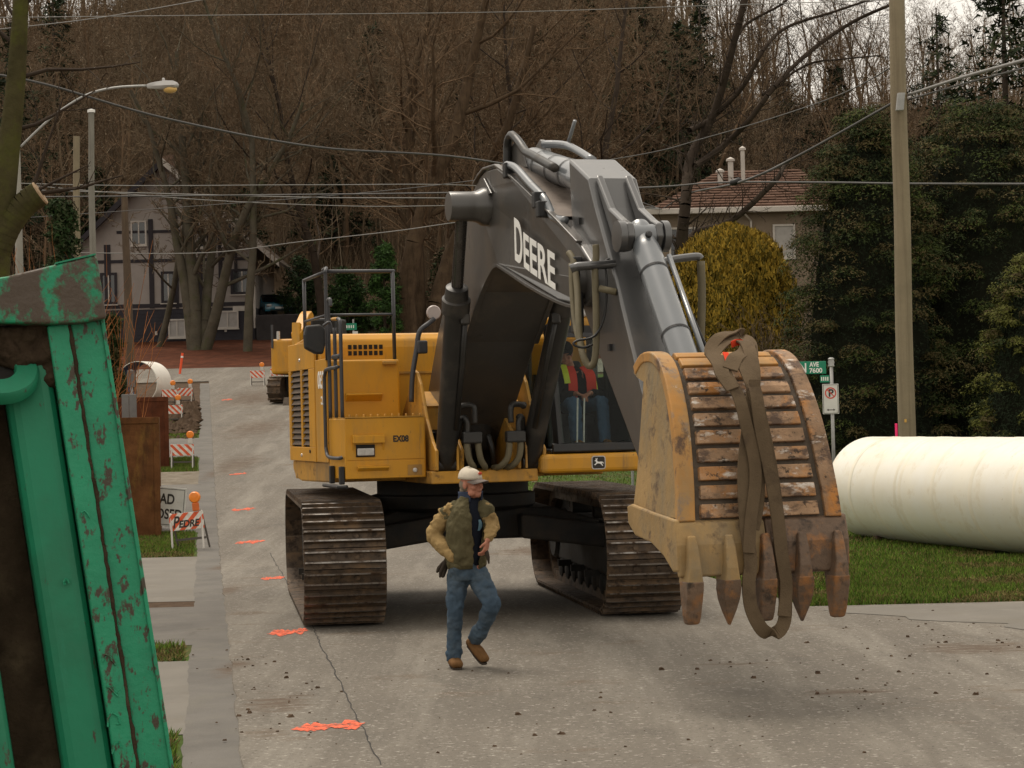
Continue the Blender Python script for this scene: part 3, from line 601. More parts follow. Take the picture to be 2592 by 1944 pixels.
# hydraulic pipes over the boom
def pipe(pts, r_, mat, par, name='hydraulic_pipe', sm=5, n=8):
    mb = MB(); mb.tube(smoothpath([U(*p) for p in pts], sm) if sm else [U(*p) for p in pts], r_, n); return mb.build(name, mat, par, smooth=True)
pipe([(4.45, .40, 4.84), (4.7, .38, 4.78), (5.2, .37, 4.555), (5.55, .36, 4.40), (5.7, .34, 4.26), (5.8, .34, 4.18), (6.05, .30, 4.13)], .04, 'cyl_grey', boom)
for r_, z in ((4.5, 4.80), (5.5, 4.40), (5.62, 4.30)):
    mb = MB(); mb.box((r_ - .05, .33, z - .10), (r_ + .05, .45, z + .055), X=U); mb.build('pipe_clamp', 'black_paint', boom, bevel=.012)
pipe([(3.75, .2, 4.72), (3.78, .2, 5.0), (3.80, .2, 5.13), (3.88, .2, 5.20), (4.0, .2, 5.20), (4.2, .19, 5.1), (4.42, .19, 4.98), (4.7, .19, 4.90), (5.4, .19, 4.70)], .045, 'cyl_black', boom)
pipe([(4.25, -.05, 5.08), (4.6, -.2, 5.02), (5.4, -.2, 4.78)], .04, 'cyl_grey', boom)
pipe([(4.4, -.25, 5.02), (4.7, -.25, 5.26)], .02, 'cyl_grey', boom, sm=0)
# stick cylinder lying on the boom
SC0 = U(3.95, 0, 4.95); SC1 = U(6.12, 0, 4.48)
for s in (-.13, .13):
    mb = MB(); mb.prism([(3.6, 4.9), (3.8, 5.12), (3.95, 5.17), (4.12, 5.1), (4.35, 4.83)], s - .025, s + .025, RZ); mb.build('cylinder_lug', 'boom_grey', boom, bevel=.01)
ax = (SC1 - SC0).normalized()
mb = MB(); mb.lathe([(.08, -.1), (.11, 0), (.145, .12), (.145, 1.72), (.16, 1.73), (.16, 1.86), (.12, 1.88)], SC0, ax, 28); sc = mb.build('stick_cylinder', 'cyl_grey', EX, smooth=40)
for h in (.5, .95, 1.4):
    mb = MB(); mb.lathe([(.15, h), (.15, h + .03)], SC0, ax, 28, cap=False); mb.build('cylinder_band', 'black_paint', sc)
mb = MB(); mb.lathe([(.07, 1.87), (.07, (SC1 - SC0).length)], SC0, ax, 20); mb.build('rod', 'chrome', sc, smooth=40)
# boom cylinders
for s in (1, -1):
    p0 = U(2.0, s * .485, 1.80); p1 = U(3.64, s * .66, 4.50); ax = (p1 - p0).normalized(); Ln = (p1 - p0).length
    mb = MB(); mb.lathe([(.05, -.12), (.10, -.06), (.115, .1), (.12, .2), (.12, Ln * .60), (.15, Ln * .605), (.155, Ln * .655), (.13, Ln * .66), (.12, Ln * .70), (.08, Ln * .705)], p0, ax, 26); bc = mb.build('boom_cylinder', 'cyl_black', EX, smooth=40)
    mb = MB(); mb.lathe([(.064, Ln * .7), (.064, Ln - .1)], p0, ax, 20); mb.build('rod', 'chrome', bc, smooth=40)
    mb = MB(); mb.lathe([(.12, -.07), (.13, -.06), (.13, .06), (.12, .07)], p1, _l, 22); mb.build('rod_eye', 'cyl_black', bc, smooth=40)
    mb = MB(); mb.lathe([(.10, -.1), (.10, .1)], p0, _l, 18); mb.build('pin', 'cyl_black', bc, smooth=40)
    side = -s
    pp = [p0 + ax * (Ln * .14) + _l * side * .06 + _d * .13, p0 + ax * (Ln * .4) + _l * side * .08 + _d * .12, p0 + ax * (Ln * .58) + _l * side * .08 + _d * .12]
    mb = MB(); mb.tube(pp, .032, 8); mb.build('oil_pipe', 'cyl_black', bc, smooth=True)
    mb = MB(); mb.box((-.05, -.05, -.07), (.05, .05, .05), X=lambda a, b, c, pp=pp: pp[2] + Vector((a, b, c))); mb.build('gland_block', 'cyl_black', bc, bevel=.02)
    # plumbing in front of the frame
    for q, (zt, rr_) in enumerate(((2.44, .034), (2.30, .036))):
        l0 = s * (.40 - q * .02); l1 = s * (.21 - q * .0 + (.10 if q else 0) * 0 - q * -.09)
        pipe([(2.12, l0, zt - .22 * q), (2.2, l0 - s * .03, zt - .02), (2.22, l0 - s * .07, zt), (2.24, l1 + s * .03, zt), (2.25, l1, zt - .05), (2.25, l1, zt - .2)], rr_, 'cyl_black', EX, 'hydraulic_pipe')
    mb = MB(); mb.box((2.2, s * .14, 2.02), (2.32, s * .36, 2.15), X=U); mb.build('manifold', 'cyl_black', EX, bevel=.02)
    for l in (.18, .31):
        pipe([(2.26, s * l, 2.06), (2.27, s * (l - .005), 1.95), (2.26, s * (l - .03), 1.84), (2.20, s * (l - .09), 1.76), (2.05, s * (l - .13), 1.74)], .036, 'hose_tan', EX, 'hose')
    mb = MB(); mb.prism([(2.17, 1.73), (2.2, 1.73), (2.2, 1.92), (2.17, 2.12)], s * .385, s * .405, RZ); mb.build('pin_lug', 'yellow_dirty', EX)
# ---- stick
STICK = [(5.98, 4.72), (6.57, 4.47), (6.76, 4.18), (7.25, 3.52), (7.89, 2.53), (8.66, 1.50), (8.66, 1.30), (8.50, 1.22), (7.75, 1.91), (6.74, 2.85), (6.30, 3.30), (6.12, 3.60), (6.02, 4.2)]
SW = .235
mb = MB(); mb.prism(STICK, -SW, SW, RZ); stick = mb.build('stick', 'stick_grey', EX, bevel=.025, seg=3)
for s in (1, -1):     # swept ribs on the front face down to the bucket cylinder clevis
    rib = [(6.60, 4.50), (6.95, 4.16), (7.28, 4.02), (7.42, 3.98), (7.46, 3.86), (7.36, 3.74), (7.18, 3.74), (7.05, 3.84), (6.66, 4.33)]
    mb = MB(); mb.prism(rib, s * .10, s * .175, RZ); mb.build('clevis_rib', 'stick_grey', stick, bevel=.02, seg=3)
    mb = MB(); mb.lathe([(.14, 0), (.14, .06), (.06, .065)], U(7.33, s * .175, 3.87), _l * s, 22); mb.build('clevis_boss', 'stick_grey', stick, smooth=40)
for z, r_ in ((4.1, 6.3), (3.5, 6.75), (2.9, 7.1)):
    mb = MB(); mb.box((r_ - .03, SW, z - .03), (r_ + .03, SW + .025, z + .03), X=U); mb.build('plate_lug', 'black_paint', stick)
mb = MB(); mb.lathe([(.16, -.36), (.16, .36), (.10, .38)], U(6.5, 0, 3.53), _l, 24); mb.build('stick_pin', 'boom_grey', stick, smooth=40)
# bucket cylinder
b0 = U(7.33, 0, 3.87); b1 = U(8.72, 0, 2.30); ax = (b1 - b0).normalized(); Ln = (b1 - b0).length
mb = MB(); mb.lathe([(.09, -.13), (.11, -.06), (.095, .05), (.12, .16), (.125, .22), (.125, Ln * .84), (.145, Ln * .845), (.145, Ln * .91), (.1, Ln * .92)], b0, ax, 28); bcy = mb.build('bucket_cylinder', 'cyl_grey', EX, smooth=40)
mb = MB(); mb.lathe([(.065, Ln * .9), (.065, Ln)], b0, ax, 18); mb.build('rod', 'chrome', bcy, smooth=40)
mb = MB(); mb.lathe([(.11, -.1), (.11, .1)], b0, _l, 20); mb.build('cylinder_eye', 'cyl_grey', bcy, smooth=40)
mb = MB(); mb.lathe([(.03, 0), (.03, .03), (.015, .035)], b0 + ax * .1 + _d * .1 + Vector((0, 0, .07)), (_d + Vector((0, 0, .6))), 12); mb.build('grease_port', 'black_paint', bcy)
for h in (.45, 1.2):
    mb = MB(); mb.lathe([(.13, h), (.13, h + .025)], b0, ax, 28, cap=False); mb.build('cylinder_band', 'black_paint', bcy)
off = -_l * .17 + _d * .05
mb = MB(); mb.tube([b0 + ax * .25 + off, b0 + ax * 1.2 + off, b0 + ax * 1.85 + off], .024, 8); mb.build('oil_pipe', 'cyl_grey', bcy, smooth=True)
# cross pipe with hose ends
pipe([(7.12, .60, 3.60), (7.14, .55, 3.62), (7.16, .2, 3.64)], .04, 'stick_grey', stick, sm=0)
pipe([(7.2, -.2, 3.60), (7.2, -.26, 3.66), (7.2, -.55, 3.70), (7.2, -.60, 3.68)], .035, 'stick_grey', stick)
def PX(x, y, r_):                                   # point at forward distance r_ lying on that sight line
    d = sight(x, y); o = Vector((0, 0, CAM_H)); return o + d * ((U(r_, 0, 0) - o).dot(_d) / d.dot(_d))
def hose(L, r_, mat='hose_tan', n=10):
    mb = MB(); mb.tube(smoothpath([PX(*q) for q in L], 6), r_, n); return mb.build('hose', mat, stick, smooth=True)
hose([(1440, 640, 6.5), (1452, 662, 6.6), (1461, 730, 6.75), (1464, 800, 6.9), (1468, 860, 7.0), (1478, 905, 7.1), (1492, 927, 7.15), (1504, 916, 7.18), (1509, 870, 7.18), (1509, 780, 7.16), (1506, 690, 7.14), (1509, 650, 7.13), (1508, 620, 7.12)], .031)
hose([(1446, 668, 6.6), (1448, 740, 6.7), (1456, 820, 6.85), (1466, 862, 6.98), (1476, 884, 7.06)], .026)
hose([(1545, 655, 7.1), (1532, 665, 7.12), (1536, 720, 7.2), (1530, 800, 7.2), (1505, 850, 7.22), (1462, 862, 7.2), (1452, 872, 7.2), (1475, 880, 7.22), (1500, 872, 7.22)], .011, 'hose_black', 6)
pipe([(7.2, -.60, 3.66), (7.2, -.60, 3.3), (7.22, -.56, 2.8), (7.3, -.5, 2.3)], .036, 'hose_tan', stick, 'hose', 5, 8)
pipe([(7.3, -.35, 3.45), (7.45, -.5, 2.95), (7.5, -.62, 2.7), (7.6, -.6, 2.5), (7.7, -.45, 2.3)], .016, 'hose_black', stick, 'hose', 6)
pipe([(7.3, .24, 3.38), (7.2, .36, 3.42)], .03, 'hose_tan', stick, 'hose_end', 0)
mb = MB(); mb.box((6.5, .32, 3.05), (6.62, .42, 3.75), X=U); mb.build('hose_bracket', 'black_paint', stick, bevel=.02)
# ---- bucket
SHELL = [(8.72, 2.66), (8.88, 2.75), (9.1, 2.76), (9.28, 2.70), (9.42, 2.59), (9.56, 2.41), (9.68, 2.20), (9.77, 1.95), (9.84, 1.70), (9.88, 1.47)]
def hwz(z): return .662 - .085 * max(0, min(1, (z - 1.5) / 1.25))
def bucket_body():
    mb = MB(); th = .05
    inner = [(8.74, 2.61), (8.89, 2.69), (9.08, 2.70), (9.25, 2.64), (9.38, 2.54), (9.51, 2.37), (9.63, 2.17), (9.71, 1.93), (9.78, 1.68), (9.82, 1.47)]
    rr_ = [[U(a, hwz(z), z), U(a, -hwz(z), z), U(b, -hwz(w), w), U(b, hwz(w), w)] for (a, z), (b, w) in zip(SHELL, inner)]
    mb.rings(rr_)
    for s in (1, -1):
        poly = [(8.93, 2.58), (8.74, 2.62)] + [(a - .01, z - .005) for a, z in SHELL] + [(9.85, 1.44), (8.80, 1.48), (8.86, 1.8), (8.90, 2.2), (8.92, 2.45)]
        n = len(poly); vs = [U(a, s * (hwz(z) - .01), z) for a, z in poly] + [U(a, s * (hwz(z) - .06), z) for a, z in poly]
        mb.add(vs, [tuple(range(n)), tuple(range(2 * n - 1, n - 1, -1))] + [(i, (i + 1) % n, n + (i + 1) % n, n + i) for i in range(n)])
    return mb.build('bucket', 'bucket_mud', EX)
bucket = bucket_body(); bucket['label'] = 'digging bucket with worn wear strips and mixed teeth'
for s in (1, -1):
    poly = [(8.95, 2.56), (8.78, 2.60)] + [(a - .03, z - .02) for a, z in SHELL] + [(9.82, 1.50), (8.82, 1.52), (8.88, 1.8), (8.92, 2.2), (8.94, 2.45)]
    n = len(poly); mb = MB(); vs = [U(a, s * (hwz(z) + .001), z) for a, z in poly] + [U(a, s * (hwz(z) - .008), z) for a, z in poly]
    mb.add(vs, [tuple(range(n)), tuple(range(2 * n - 1, n - 1, -1))] + [(i, (i + 1) % n, n + (i + 1) % n, n + i) for i in range(n)]); mb.build('side_plate', 'bucket_tan' if s > 0 else 'bucket_steel', bucket)
    # heel band wrapping the shell edge
    bd = smoothpath([(a, z, 0) for a, z in SHELL], 3); rr_ = []
    for k, p in enumerate(bd):
        t = (bd[min(k + 1, len(bd) - 1)] - bd[max(k - 1, 0)]).normalized(); nx, nz = -t.y, t.x
        if nx < 0 and nz < 0: nx, nz = -nx, -nz
        nx, nz = (t.y * -1, t.x) if (t.y * -1) > 0 or t.x > .9 else (-t.y, t.x)
        h = hwz(p.y); o_ = (p.x + nx * .035, p.y + nz * .035); i_ = (p.x - nx * .05, p.y - nz * .05)
        rr_.append([U(i_[0], s * (h + .012), i_[1]), U(o_[0], s * (h + .012), o_[1]), U(o_[0], s * (h - .125), o_[1]), U(i_[0], s * (h - .125), i_[1])])
    mb = MB(); mb.rings(rr_); mb.build('heel_band', 'bucket_paint' if s > 0 else 'bucket_steel', bucket, bevel=.012)
# wear strips across the shell
bd = smoothpath([(a, z, 0) for a, z in SHELL[2:]], 8); cum = [0.]
for k in range(1, len(bd)): cum.append(cum[-1] + (bd[k] - bd[k - 1]).length)
def on_shell(s_):
    s_ = max(0, min(cum[-1], s_)); k = max(1, min(len(cum) - 1, int(np.searchsorted(cum, s_)))); t = (s_ - cum[k - 1]) / max(1e-6, cum[k] - cum[k - 1]); p = bd[k - 1].lerp(bd[k], t); tg = (bd[k] - bd[k - 1]).normalized(); return p, Vector((-tg.y, tg.x, 0))
NS = 11; stp = cum[-1] / NS
for k in range(NS):
    mb = MB(); rr_ = []; rnd_ = random.Random(k + 40)
    for q in (0.12, .5, .86):
        p, nn = on_shell((k + q) * stp); h = hwz(p.y) - .165; hh = .03 + rnd_.uniform(-.006, .008); o_ = p + nn * hh; i_ = p - nn * .02
        rr_.append([U(i_.x, h, i_.y), U(o_.x, h - .01, o_.y), U(o_.x, -h + .01, o_.y), U(i_.x, -h, i_.y)])
    mb.rings(rr_); mb.build('wear_strip', 'bucket_paint' if k < 2 else 'bucket_steel', bucket, bevel=.008)
# lip band and side cutters
for nm, l0, l1, mt in (('lip_plate', -.02, .70, 'bucket_tan'), ('lip_plate', -.70, -.025, 'tooth_steel')):
    mb = MB(); mb.prism([(9.86, 1.49), (9.92, 1.46), (9.97, 1.30), (9.97, 1.06), (9.92, 1.05), (9.88, 1.20), (9.82, 1.44)], l0, l1, RZ); mb.build(nm, mt, bucket, bevel=.015)
for s in (1, -1):
    poly = [(8.80, 1.56), (8.9, 1.58), (9.4, 1.53), (9.91, 1.49), (9.965, 1.30), (9.965, 1.10), (9.84, 1.09), (9.64, 1.20), (9.36, 1.29), (8.98, 1.33), (8.82, 1.42)]
    mb = MB(); mb.prism(poly, s * .665, s * .708, RZ); mb.build('side_cutter', 'bucket_tan' if s > 0 else 'tooth_steel', bucket, bevel=.015)
# teeth
for k, l in enumerate((.60, .30, 0, -.30, -.60)):
    t_ = .0; dirt_m = 'bucket_tan' if k < 2 else 'tooth_steel'
    mb = MB(); rr_ = []
    for z, w, r0_, r1_ in ((1.37, .035, 10.03, 10.06), (1.27, .05, 9.96, 10.09), (1.12, .06, 9.92, 10.12), (1.02, .075, 9.93, 10.12), (.985, .07, 9.95, 10.10)):
        r0_ -= .06; r1_ -= .06; rr_.append([U(r0_, l - w, z), U(r1_, l - w * .8, z), U(r1_, l + w * .8, z), U(r0_, l + w, z)])
    mb.rings(rr_); ad = mb.build('tooth_adapter', dirt_m, bucket, bevel=.018, seg=3)
    mb = MB(); rr_ = []
    sh = ((1.03, .078), (.96, .082), (.86, .078), (.76, .074), (.71, .066), (.695, .05)) if k % 2 == 0 else ((1.03, .076), (.96, .086), (.88, .078), (.79, .052), (.71, .02), (.68, .008))
    for z, w in sh:
        q = (1.03 - z) / .35; rr_.append([U(9.895 + .04 * q, l - w, z), U(10.065 - .07 * q - .03 * q * q, l - w * .8, z), U(10.065 - .07 * q - .03 * q * q, l + w * .8, z), U(9.895 + .04 * q, l + w, z)])
    mb.rings(rr_); mb.build('tooth', 'tooth_steel', ad, bevel=.018, seg=3)
    if k % 2:
        mb = MB(); mb.prism([(-.03, .05), (.03, .05), (.022, -.06), (0, -.1), (-.022, -.06)], 10.115, 10.135, lambda a, z, t, l=l: U(t - .105 - max(0, -z) * .3, l + a, .88 + z)); mb.build('tooth_ridge', 'tooth_steel', ad, bevel=.008)
# ears and link behind the bucket
for s in (.18, -.18):
    mb = MB(); mb.prism([(8.42, 1.25), (8.70, 1.2), (8.95, 1.6), (8.98, 2.5), (8.72, 2.64), (8.5, 2.3), (8.40, 1.6)], s * 1.5 - .03, s * 1.5 + .03, RZ); mb.build('bucket_ear', 'bucket_mud', bucket, bevel=.02)
    mb = MB(); mb.prism([(8.66, 2.38), (8.80, 2.34), (8.80, 2.22), (8.05, 1.95), (7.98, 2.05)], s * 1.6 - .03, s * 1.6 + .03, RZ); mb.build('bucket_link', 'stick_grey', stick, bevel=.02)
# ---- cab
cabL, cabR = -.70, -1.76; CF = 2.12; CB = .55; CZ0, CZ1 = 1.88, 3.42
def post(p0, p1, w=.05, mat='black_paint', name='cab_post', par=None):
    mb = MB(); mb.tube([U(*p0), U(*p1)], w, 4); return mb.build(name, mat, par or cab, bevel=.01)
mb = MB(); mb.box((CB, cabR, CZ0), (CF, cabL, CZ0 + .05), X=U); cab = mb.build('cab', 'black_paint', EX, bevel=.02)
for l in (cabL - .05, cabR + .05):
    post((CF - .02, l - (.0 if l < -1 else .06), CZ0 + .03), (CF - .16, l, CZ1 - .08), .062)
    post((CB + .05, l, CZ0), (CB + .05, l, CZ1 - .05), .07); post((1.15, l, CZ0), (1.15, l, CZ1 - .05), .045)
mb = MB(); mb.prism([(CF + .0, 1.88), (CF + .05, 1.90), (CF + .04, 1.985), (CF - .03, 2.0)], cabR, cabL - .02, RZ); mb.build('cab_sill', 'black_paint', cab, bevel=.01)
mb = MB(); mb.box((CB, cabR, CZ1 - .14), (CF - .12, cabL, CZ1), X=U); mb.build('cab_roof', 'yellow', cab, bevel=.05, seg=4)
mb = MB(); mb.box((CF - .115, cabR + .05, CZ1 - .22), (CF - .09, cabL - .09, CZ1 - .10), X=U); mb.build('sun_visor', 'black_paint', cab, bevel=.01)
mb = MB(); mb.box((CF - .085, cabR + .1, CZ1 - .235), (CF - .07, cabL - .12, CZ1 - .185), X=U); mb.build('wiper_rail', 'rail_grey', cab, bevel=.005)
mb = MB(); mb.box((CF - .20, cabL - .60, CZ1 + .005), (CF - .12, cabL - .38, CZ1 + .11), X=U); mb.build('roof_lamp', 'lamp_glass', cab, bevel=.02)
mb = MB(); mb.box((CF - .20, cabL - .22, CZ1 + .005), (CF - .12, cabL - .08, CZ1 + .10), X=U); mb.build('roof_lamp', 'lamp_glass', cab, bevel=.02)
mb = MB(); mb.prism([(CF + .0, 2.0), (CF + .008, 2.0), (CF - .128, CZ1 - .16), (CF - .136, CZ1 - .16)], cabR + .08, cabL - .10, RZ); mb.build('windscreen', 'cab_glass', cab)
for l in (cabL - .045, cabR + .04):
    mb = MB(); mb.prism([(CB + .1, 2.0), (CF - .06, 2.0), (CF - .19, CZ1 - .17), (CB + .1, CZ1 - .17)], l, l + .006, RZ); mb.build('side_window', 'cab_glass', cab)
mb = MB(); mb.box((CB + .02, cabR + .06, 1.93), (CB + .06, cabL - .06, 2.80), X=U); mb.build('rear_wall', 'black_paint', cab)
mb = MB(); mb.box((CB + .1, cabR + .01, 1.93), (CF - .1, cabR + .035, 2.75), X=U); mb.build('cab_door', 'black_paint', cab)
mb = MB(); mb.box((CB + .1, cabL - .04, 1.93), (CF - .55, cabL - .02, 2.55), X=U); mb.build('cab_side_panel', 'black_paint', cab)
M('seat_cloth', (.025, .025, .027), .9, var=.15, bump=.2)
mb = MB(); mb.box((.85, -1.50, 2.18), (1.35, -.98, 2.32), X=U); mb.box((.80, -1.48, 2.30), (.93, -1.0, 2.95), X=U); mb.box((.80, -1.36, 2.97), (.9, -1.12, 3.12), X=U); mb.build('seat', 'seat_cloth', cab, bevel=.05, seg=3)
mb = MB(); mb.box((.9, -1.4, 1.93), (1.3, -1.08, 2.18), X=U); mb.build('seat_base', 'black_paint', cab)
for l in (-.92, -1.56):
    mb = MB(); mb.box((.95, l - .07, 1.93), (1.5, l + .07, 2.42), X=U); mb.build('console', 'black_paint', cab, bevel=.03)
for l in (-1.16, -1.24):
    mb = MB(); mb.tube([U(1.75, l + .03, 1.93), U(1.72, l, 2.5)], .011, 6); mb.build('travel_lever', 'lamp_glass', cab)
# yellow guard bar and post left of the cab glass
mb = MB(); mb.box((.3, -.70, 2.6), (.45, -.55, 3.42), X=U); mb.build('guard_post', 'yellow', EX, bevel=.02)
# maker's badge on the platform: rounded dark shield with a leaping deer
def badge():
    c = (2.2, -1.235, 1.768)
    def B(u, v, dd): return U(c[0] + .002 + dd, c[1] - u, c[2] + v)
    def rr2(w, h, k):
        P = []
        for sx, sy, a0 in ((1, 1, 0), (-1, 1, 90), (-1, -1, 180), (1, -1, 270)):
            for q in range(5): a = R(a0 + q * 22.5); P.append((sx * (w - k) + k * math.cos(a), sy * (h - k) + k * math.sin(a)))
        return P
    mb = MB(); mb.prism(rr2(.082, .076, .03), 0, .004, lambda a, b, t: B(a, b, t)); bd_ = mb.build('badge', 'lamp_glass', EX)
    mb = MB(); mb.prism(rr2(.072, .066, .024), .0045, .006, lambda a, b, t: B(a, b, t)); mb.build('badge_field', 'letter_dark', bd_)
    deer = [(-.058, -.022), (-.040, -.030), (-.022, -.012), (.0, -.010), (.022, -.016), (.044, -.040), (.052, -.038), (.036, -.012), (.046, -.004), (.058, -.014), (.062, -.010), (.050, .006), (.030, .010), (.006, .008), (-.012, .012), (-.020, .026), (-.012, .050), (-.018, .052), (-.026, .036), (-.030, .052), (-.035, .050), (-.034, .030), (-.048, .022), (-.046, .016), (-.034, .014), (-.030, .0), (-.042, -.016)]
    mb = MB(); mb.prism(deer, .0065, .008, lambda a, b, t: B(a, b, t)); mb.build('badge_deer', 'letter_white', bd_)
badge()
# ---- lifting sling thrown over the bucket: a thing of its own
def sling():
    base = U(9.5, .05, 2.8)
    t = thing('lifting_sling', (base.x, base.y, base.z), 'brown webbing lifting sling knotted over the top of the excavator bucket', 'sling')
    sd = -_l
    def px(x, y, r_):                               # a point at forward distance r_ seen at that place
        d = sight(x, y); o = Vector((0, 0, CAM_H)); P = U(r_ - .10, 0, 0); k = (P - o).dot(_d) / d.dot(_d); return o + d * k
    def strand(L, w, nm='strand'):
        P = smoothpath([px(*q) for q in L], 6); mb = MB(); mb.ribbon(P, w * 1.1, sd, .016); o = mb.build(nm, 'webbing', t, bevel=.004); return o
    strand([(1860, 862, 9.42), (1888, 868, 9.60), (1902, 905, 9.80), (1908, 960, 9.97), (1900, 1040, 10.06), (1884, 1180, 10.09), (1888, 1320, 10.12), (1900, 1420, 10.13), (1895, 1480, 10.13), (1902, 1540, 10.12), (1928, 1592, 10.1), (1955, 1604, 10.08), (1978, 1590, 10.07), (1988, 1550, 10.07), (1984, 1460, 10.09), (1976, 1380, 10.11), (1966, 1290, 10.11), (1950, 1180, 10.10), (1930, 1080, 10.10), (1905, 980, 10.03), (1880, 920, 9.86)], .098)
    strand([(1878, 905, 9.80), (1912, 990, 10.06), (1925, 1080, 10.115), (1950, 1200, 10.125), (1968, 1310, 10.13), (1978, 1400, 10.125), (1990, 1480, 10.105), (1984, 1560, 10.10)], .095)
    strand([(1822, 900, 9.70), (1838, 945, 9.92), (1868, 1000, 10.05), (1885, 1060, 10.10), (1912, 1190, 10.115), (1900, 1320, 10.135), (1896, 1400, 10.15)], .09)
    strand([(1910, 960, 10.03), (1916, 1080, 10.075), (1922, 1250, 10.095), (1908, 1340, 10.11)], .08)
    # knot
    strand([(1806, 905, 9.72), (1808, 890, 9.62), (1830, 868, 9.50), (1858, 858, 9.42), (1880, 852, 9.40), (1898, 868, 9.52), (1902, 900, 9.7)], .10)
    strand([(1798, 900, 9.66), (1800, 878, 9.56), (1822, 852, 9.46), (1852, 842, 9.36), (1882, 846, 9.34)], .085)
    strand([(1848, 935, 9.92), (1862, 905, 9.80), (1886, 890, 9.70), (1894, 868, 9.56)], .11)
    strand([(1803, 898, 9.70), (1822, 925, 9.86), (1830, 950, 9.96), (1856, 985, 10.05)], .11)
    mb = MB(); P = smoothpath([px(*q) for q in ((1836, 893, 9.66), (1840, 905, 9.74), (1843, 915, 9.82))], 4); mb.ribbon(P, .045, sd, .012); mb.build('red_core', 'webbing_red', t)
    mb = MB(); P = smoothpath([px(*q) for q in ((1852, 872, 9.56), (1868, 866, 9.52), (1882, 870, 9.54))], 4); mb.ribbon(P, .05, Vector((0, 0, 1)), .012); mb.build('red_core', 'webbing_red', t)
sling()
# ================================================================ people
M('skin', (.40, .17, .11), .6, var=.12, vs=12, spec=.3)
M('jacket_olive', (.095, .082, .045), .9, var=.3, vs=7, dirt=[((.115, .098, .055), 7, .5, .85)], bump=.8, bs=11)
M('sleeve_tan', (.30, .205, .092), .9, var=.18, vs=5, dirt=[((.16, .11, .05), 4, .55, .8)], bump=1., bs=11)
M('navy', (.014, .017, .026), .9, var=.2, bump=.2)
M('hood_blue', (.035, .045, .075), .9, var=.2, bump=.3)
M('denim', (.058, .088, .125), .9, var=.22, vs=3, dirt=[((.11, .125, .125), 2.4, .45, .8), ((.045, .065, .095), 5, .5, .85)], bump=.9, bs=10)
M('denim_dark', (.06, .105, .18), .9, var=.2, vs=4, bump=.3)
M('boot', (.15, .078, .032), .8, var=.25, vs=8, bump=.2)
M('cap_white', (.55, .49, .40), .9, var=.12, vs=8, bump=.15)
M('cap_brim', (.15, .125, .11), .9, var=.1)
M('cap_red', (.55, .07, .03), .8, var=.1)
M('hair', (.20, .16, .12), .9, var=.2)
M('glove', (.05, .04, .032), .9, var=.3, bump=.4)
M('tee_blue', (.10, .19, .25), .9, var=.3, vs=14)
M('vest_red', (.78, .05, .025), .75, var=.1)
M('vest_lime', (.70, .80, .04), .4, var=.05)
M('black_cloth', (.010, .010, .011), .9, var=.2, bump=.2)
M('eye_dark', (.02, .015, .012), .4)
def remesh(vox, it=4, fac=.6, disp=0., dscale=.12):
    def f(o):
        m = o.modifiers.new('r', 'REMESH'); m.mode = 'VOXEL'; m.voxel_size = vox; m.use_smooth_shade = True
        m = o.modifiers.new('s', 'SMOOTH'); m.factor = fac; m.iterations = it
        if disp:
            t = bpy.data.textures.new('folds', 'CLOUDS'); t.noise_scale = dscale; t.noise_depth = 2
            m = o.modifiers.new('d', 'DISPLACE'); m.texture = t; m.strength = disp; m.mid_level = .5; m.texture_coords = 'LOCAL'
            t = bpy.data.textures.new('creases', 'MARBLE'); t.noise_scale = .10; t.turbulence = 9; t.marble_type = 'SOFT'; m = o.modifiers.new('e', 'DISPLACE'); m.texture = t; m.strength = disp * .6; m.mid_level = .5; m.texture_coords = 'LOCAL'
    return f
def oval(c, a, b, ca, n=20, g0=0., fwd=(0, -1)):
    """ring of radii a (side) and b (front) around c; fwd: facing direction in plan; g0: half-gap angle open at the front"""
    fx, fy = fwd; sx, sy = -fy, fx; out = []
    for i in range(n):
        th = (g0 + (2 * math.pi - 2 * g0) * i / (n - 1)) if g0 else 2 * math.pi * i / n
        e = .86; ct, st = math.cos(th), math.sin(th); ct = math.copysign(abs(ct) ** e, ct); st = math.copysign(abs(st) ** e, st)
        out.append(Vector((c[0] + fx * b * ct + sx * a * st, c[1] + fy * b * ct + sy * a * st, c[2] + ca * ct)))
    return out
def hand(mb, w, d, pn, k=1., curl=.5, thumb=1):
    """hand at wrist w, pointing along d, palm normal pn; four bent fingers and a thumb"""
    w = Vector(w); d = Vector(d).normalized(); pn = Vector(pn); pn = (pn - d * pn.dot(d)).normalized(); s = d.cross(pn)
    for q in (-.026, -.009, .009, .026): mb.limb([w + s * q * .7, w + d * .05 + s * q, w + d * .095 + s * q], [.014, .015, .013], 8)
    for q, L in ((-.031, .062), (-.011, .075), (.010, .08), (.030, .07)):
        b = w + d * .095 + s * q; d1 = (d + pn * curl).normalized(); d2 = (d + pn * curl * 3).normalized(); d3 = (d * .4 + pn * curl * 3).normalized()
        mb.limb([b, b + d1 * L * .45, b + d1 * L * .45 + d2 * L * .33, b + d1 * L * .45 + d2 * L * .33 + d3 * L * .25], [.0098, .0094, .0088, .008], 8)
    b = w + d * .03 + s * .034 * thumb; t1 = (d + s * .8 * thumb + pn * .3).normalized(); t2 = (d + s * .2 * thumb + pn * .6).normalized()
    mb.limb([b - s * .012 * thumb, b + t1 * .04, b + t1 * .04 + t2 * .03], [.014, .0115, .010], 8)
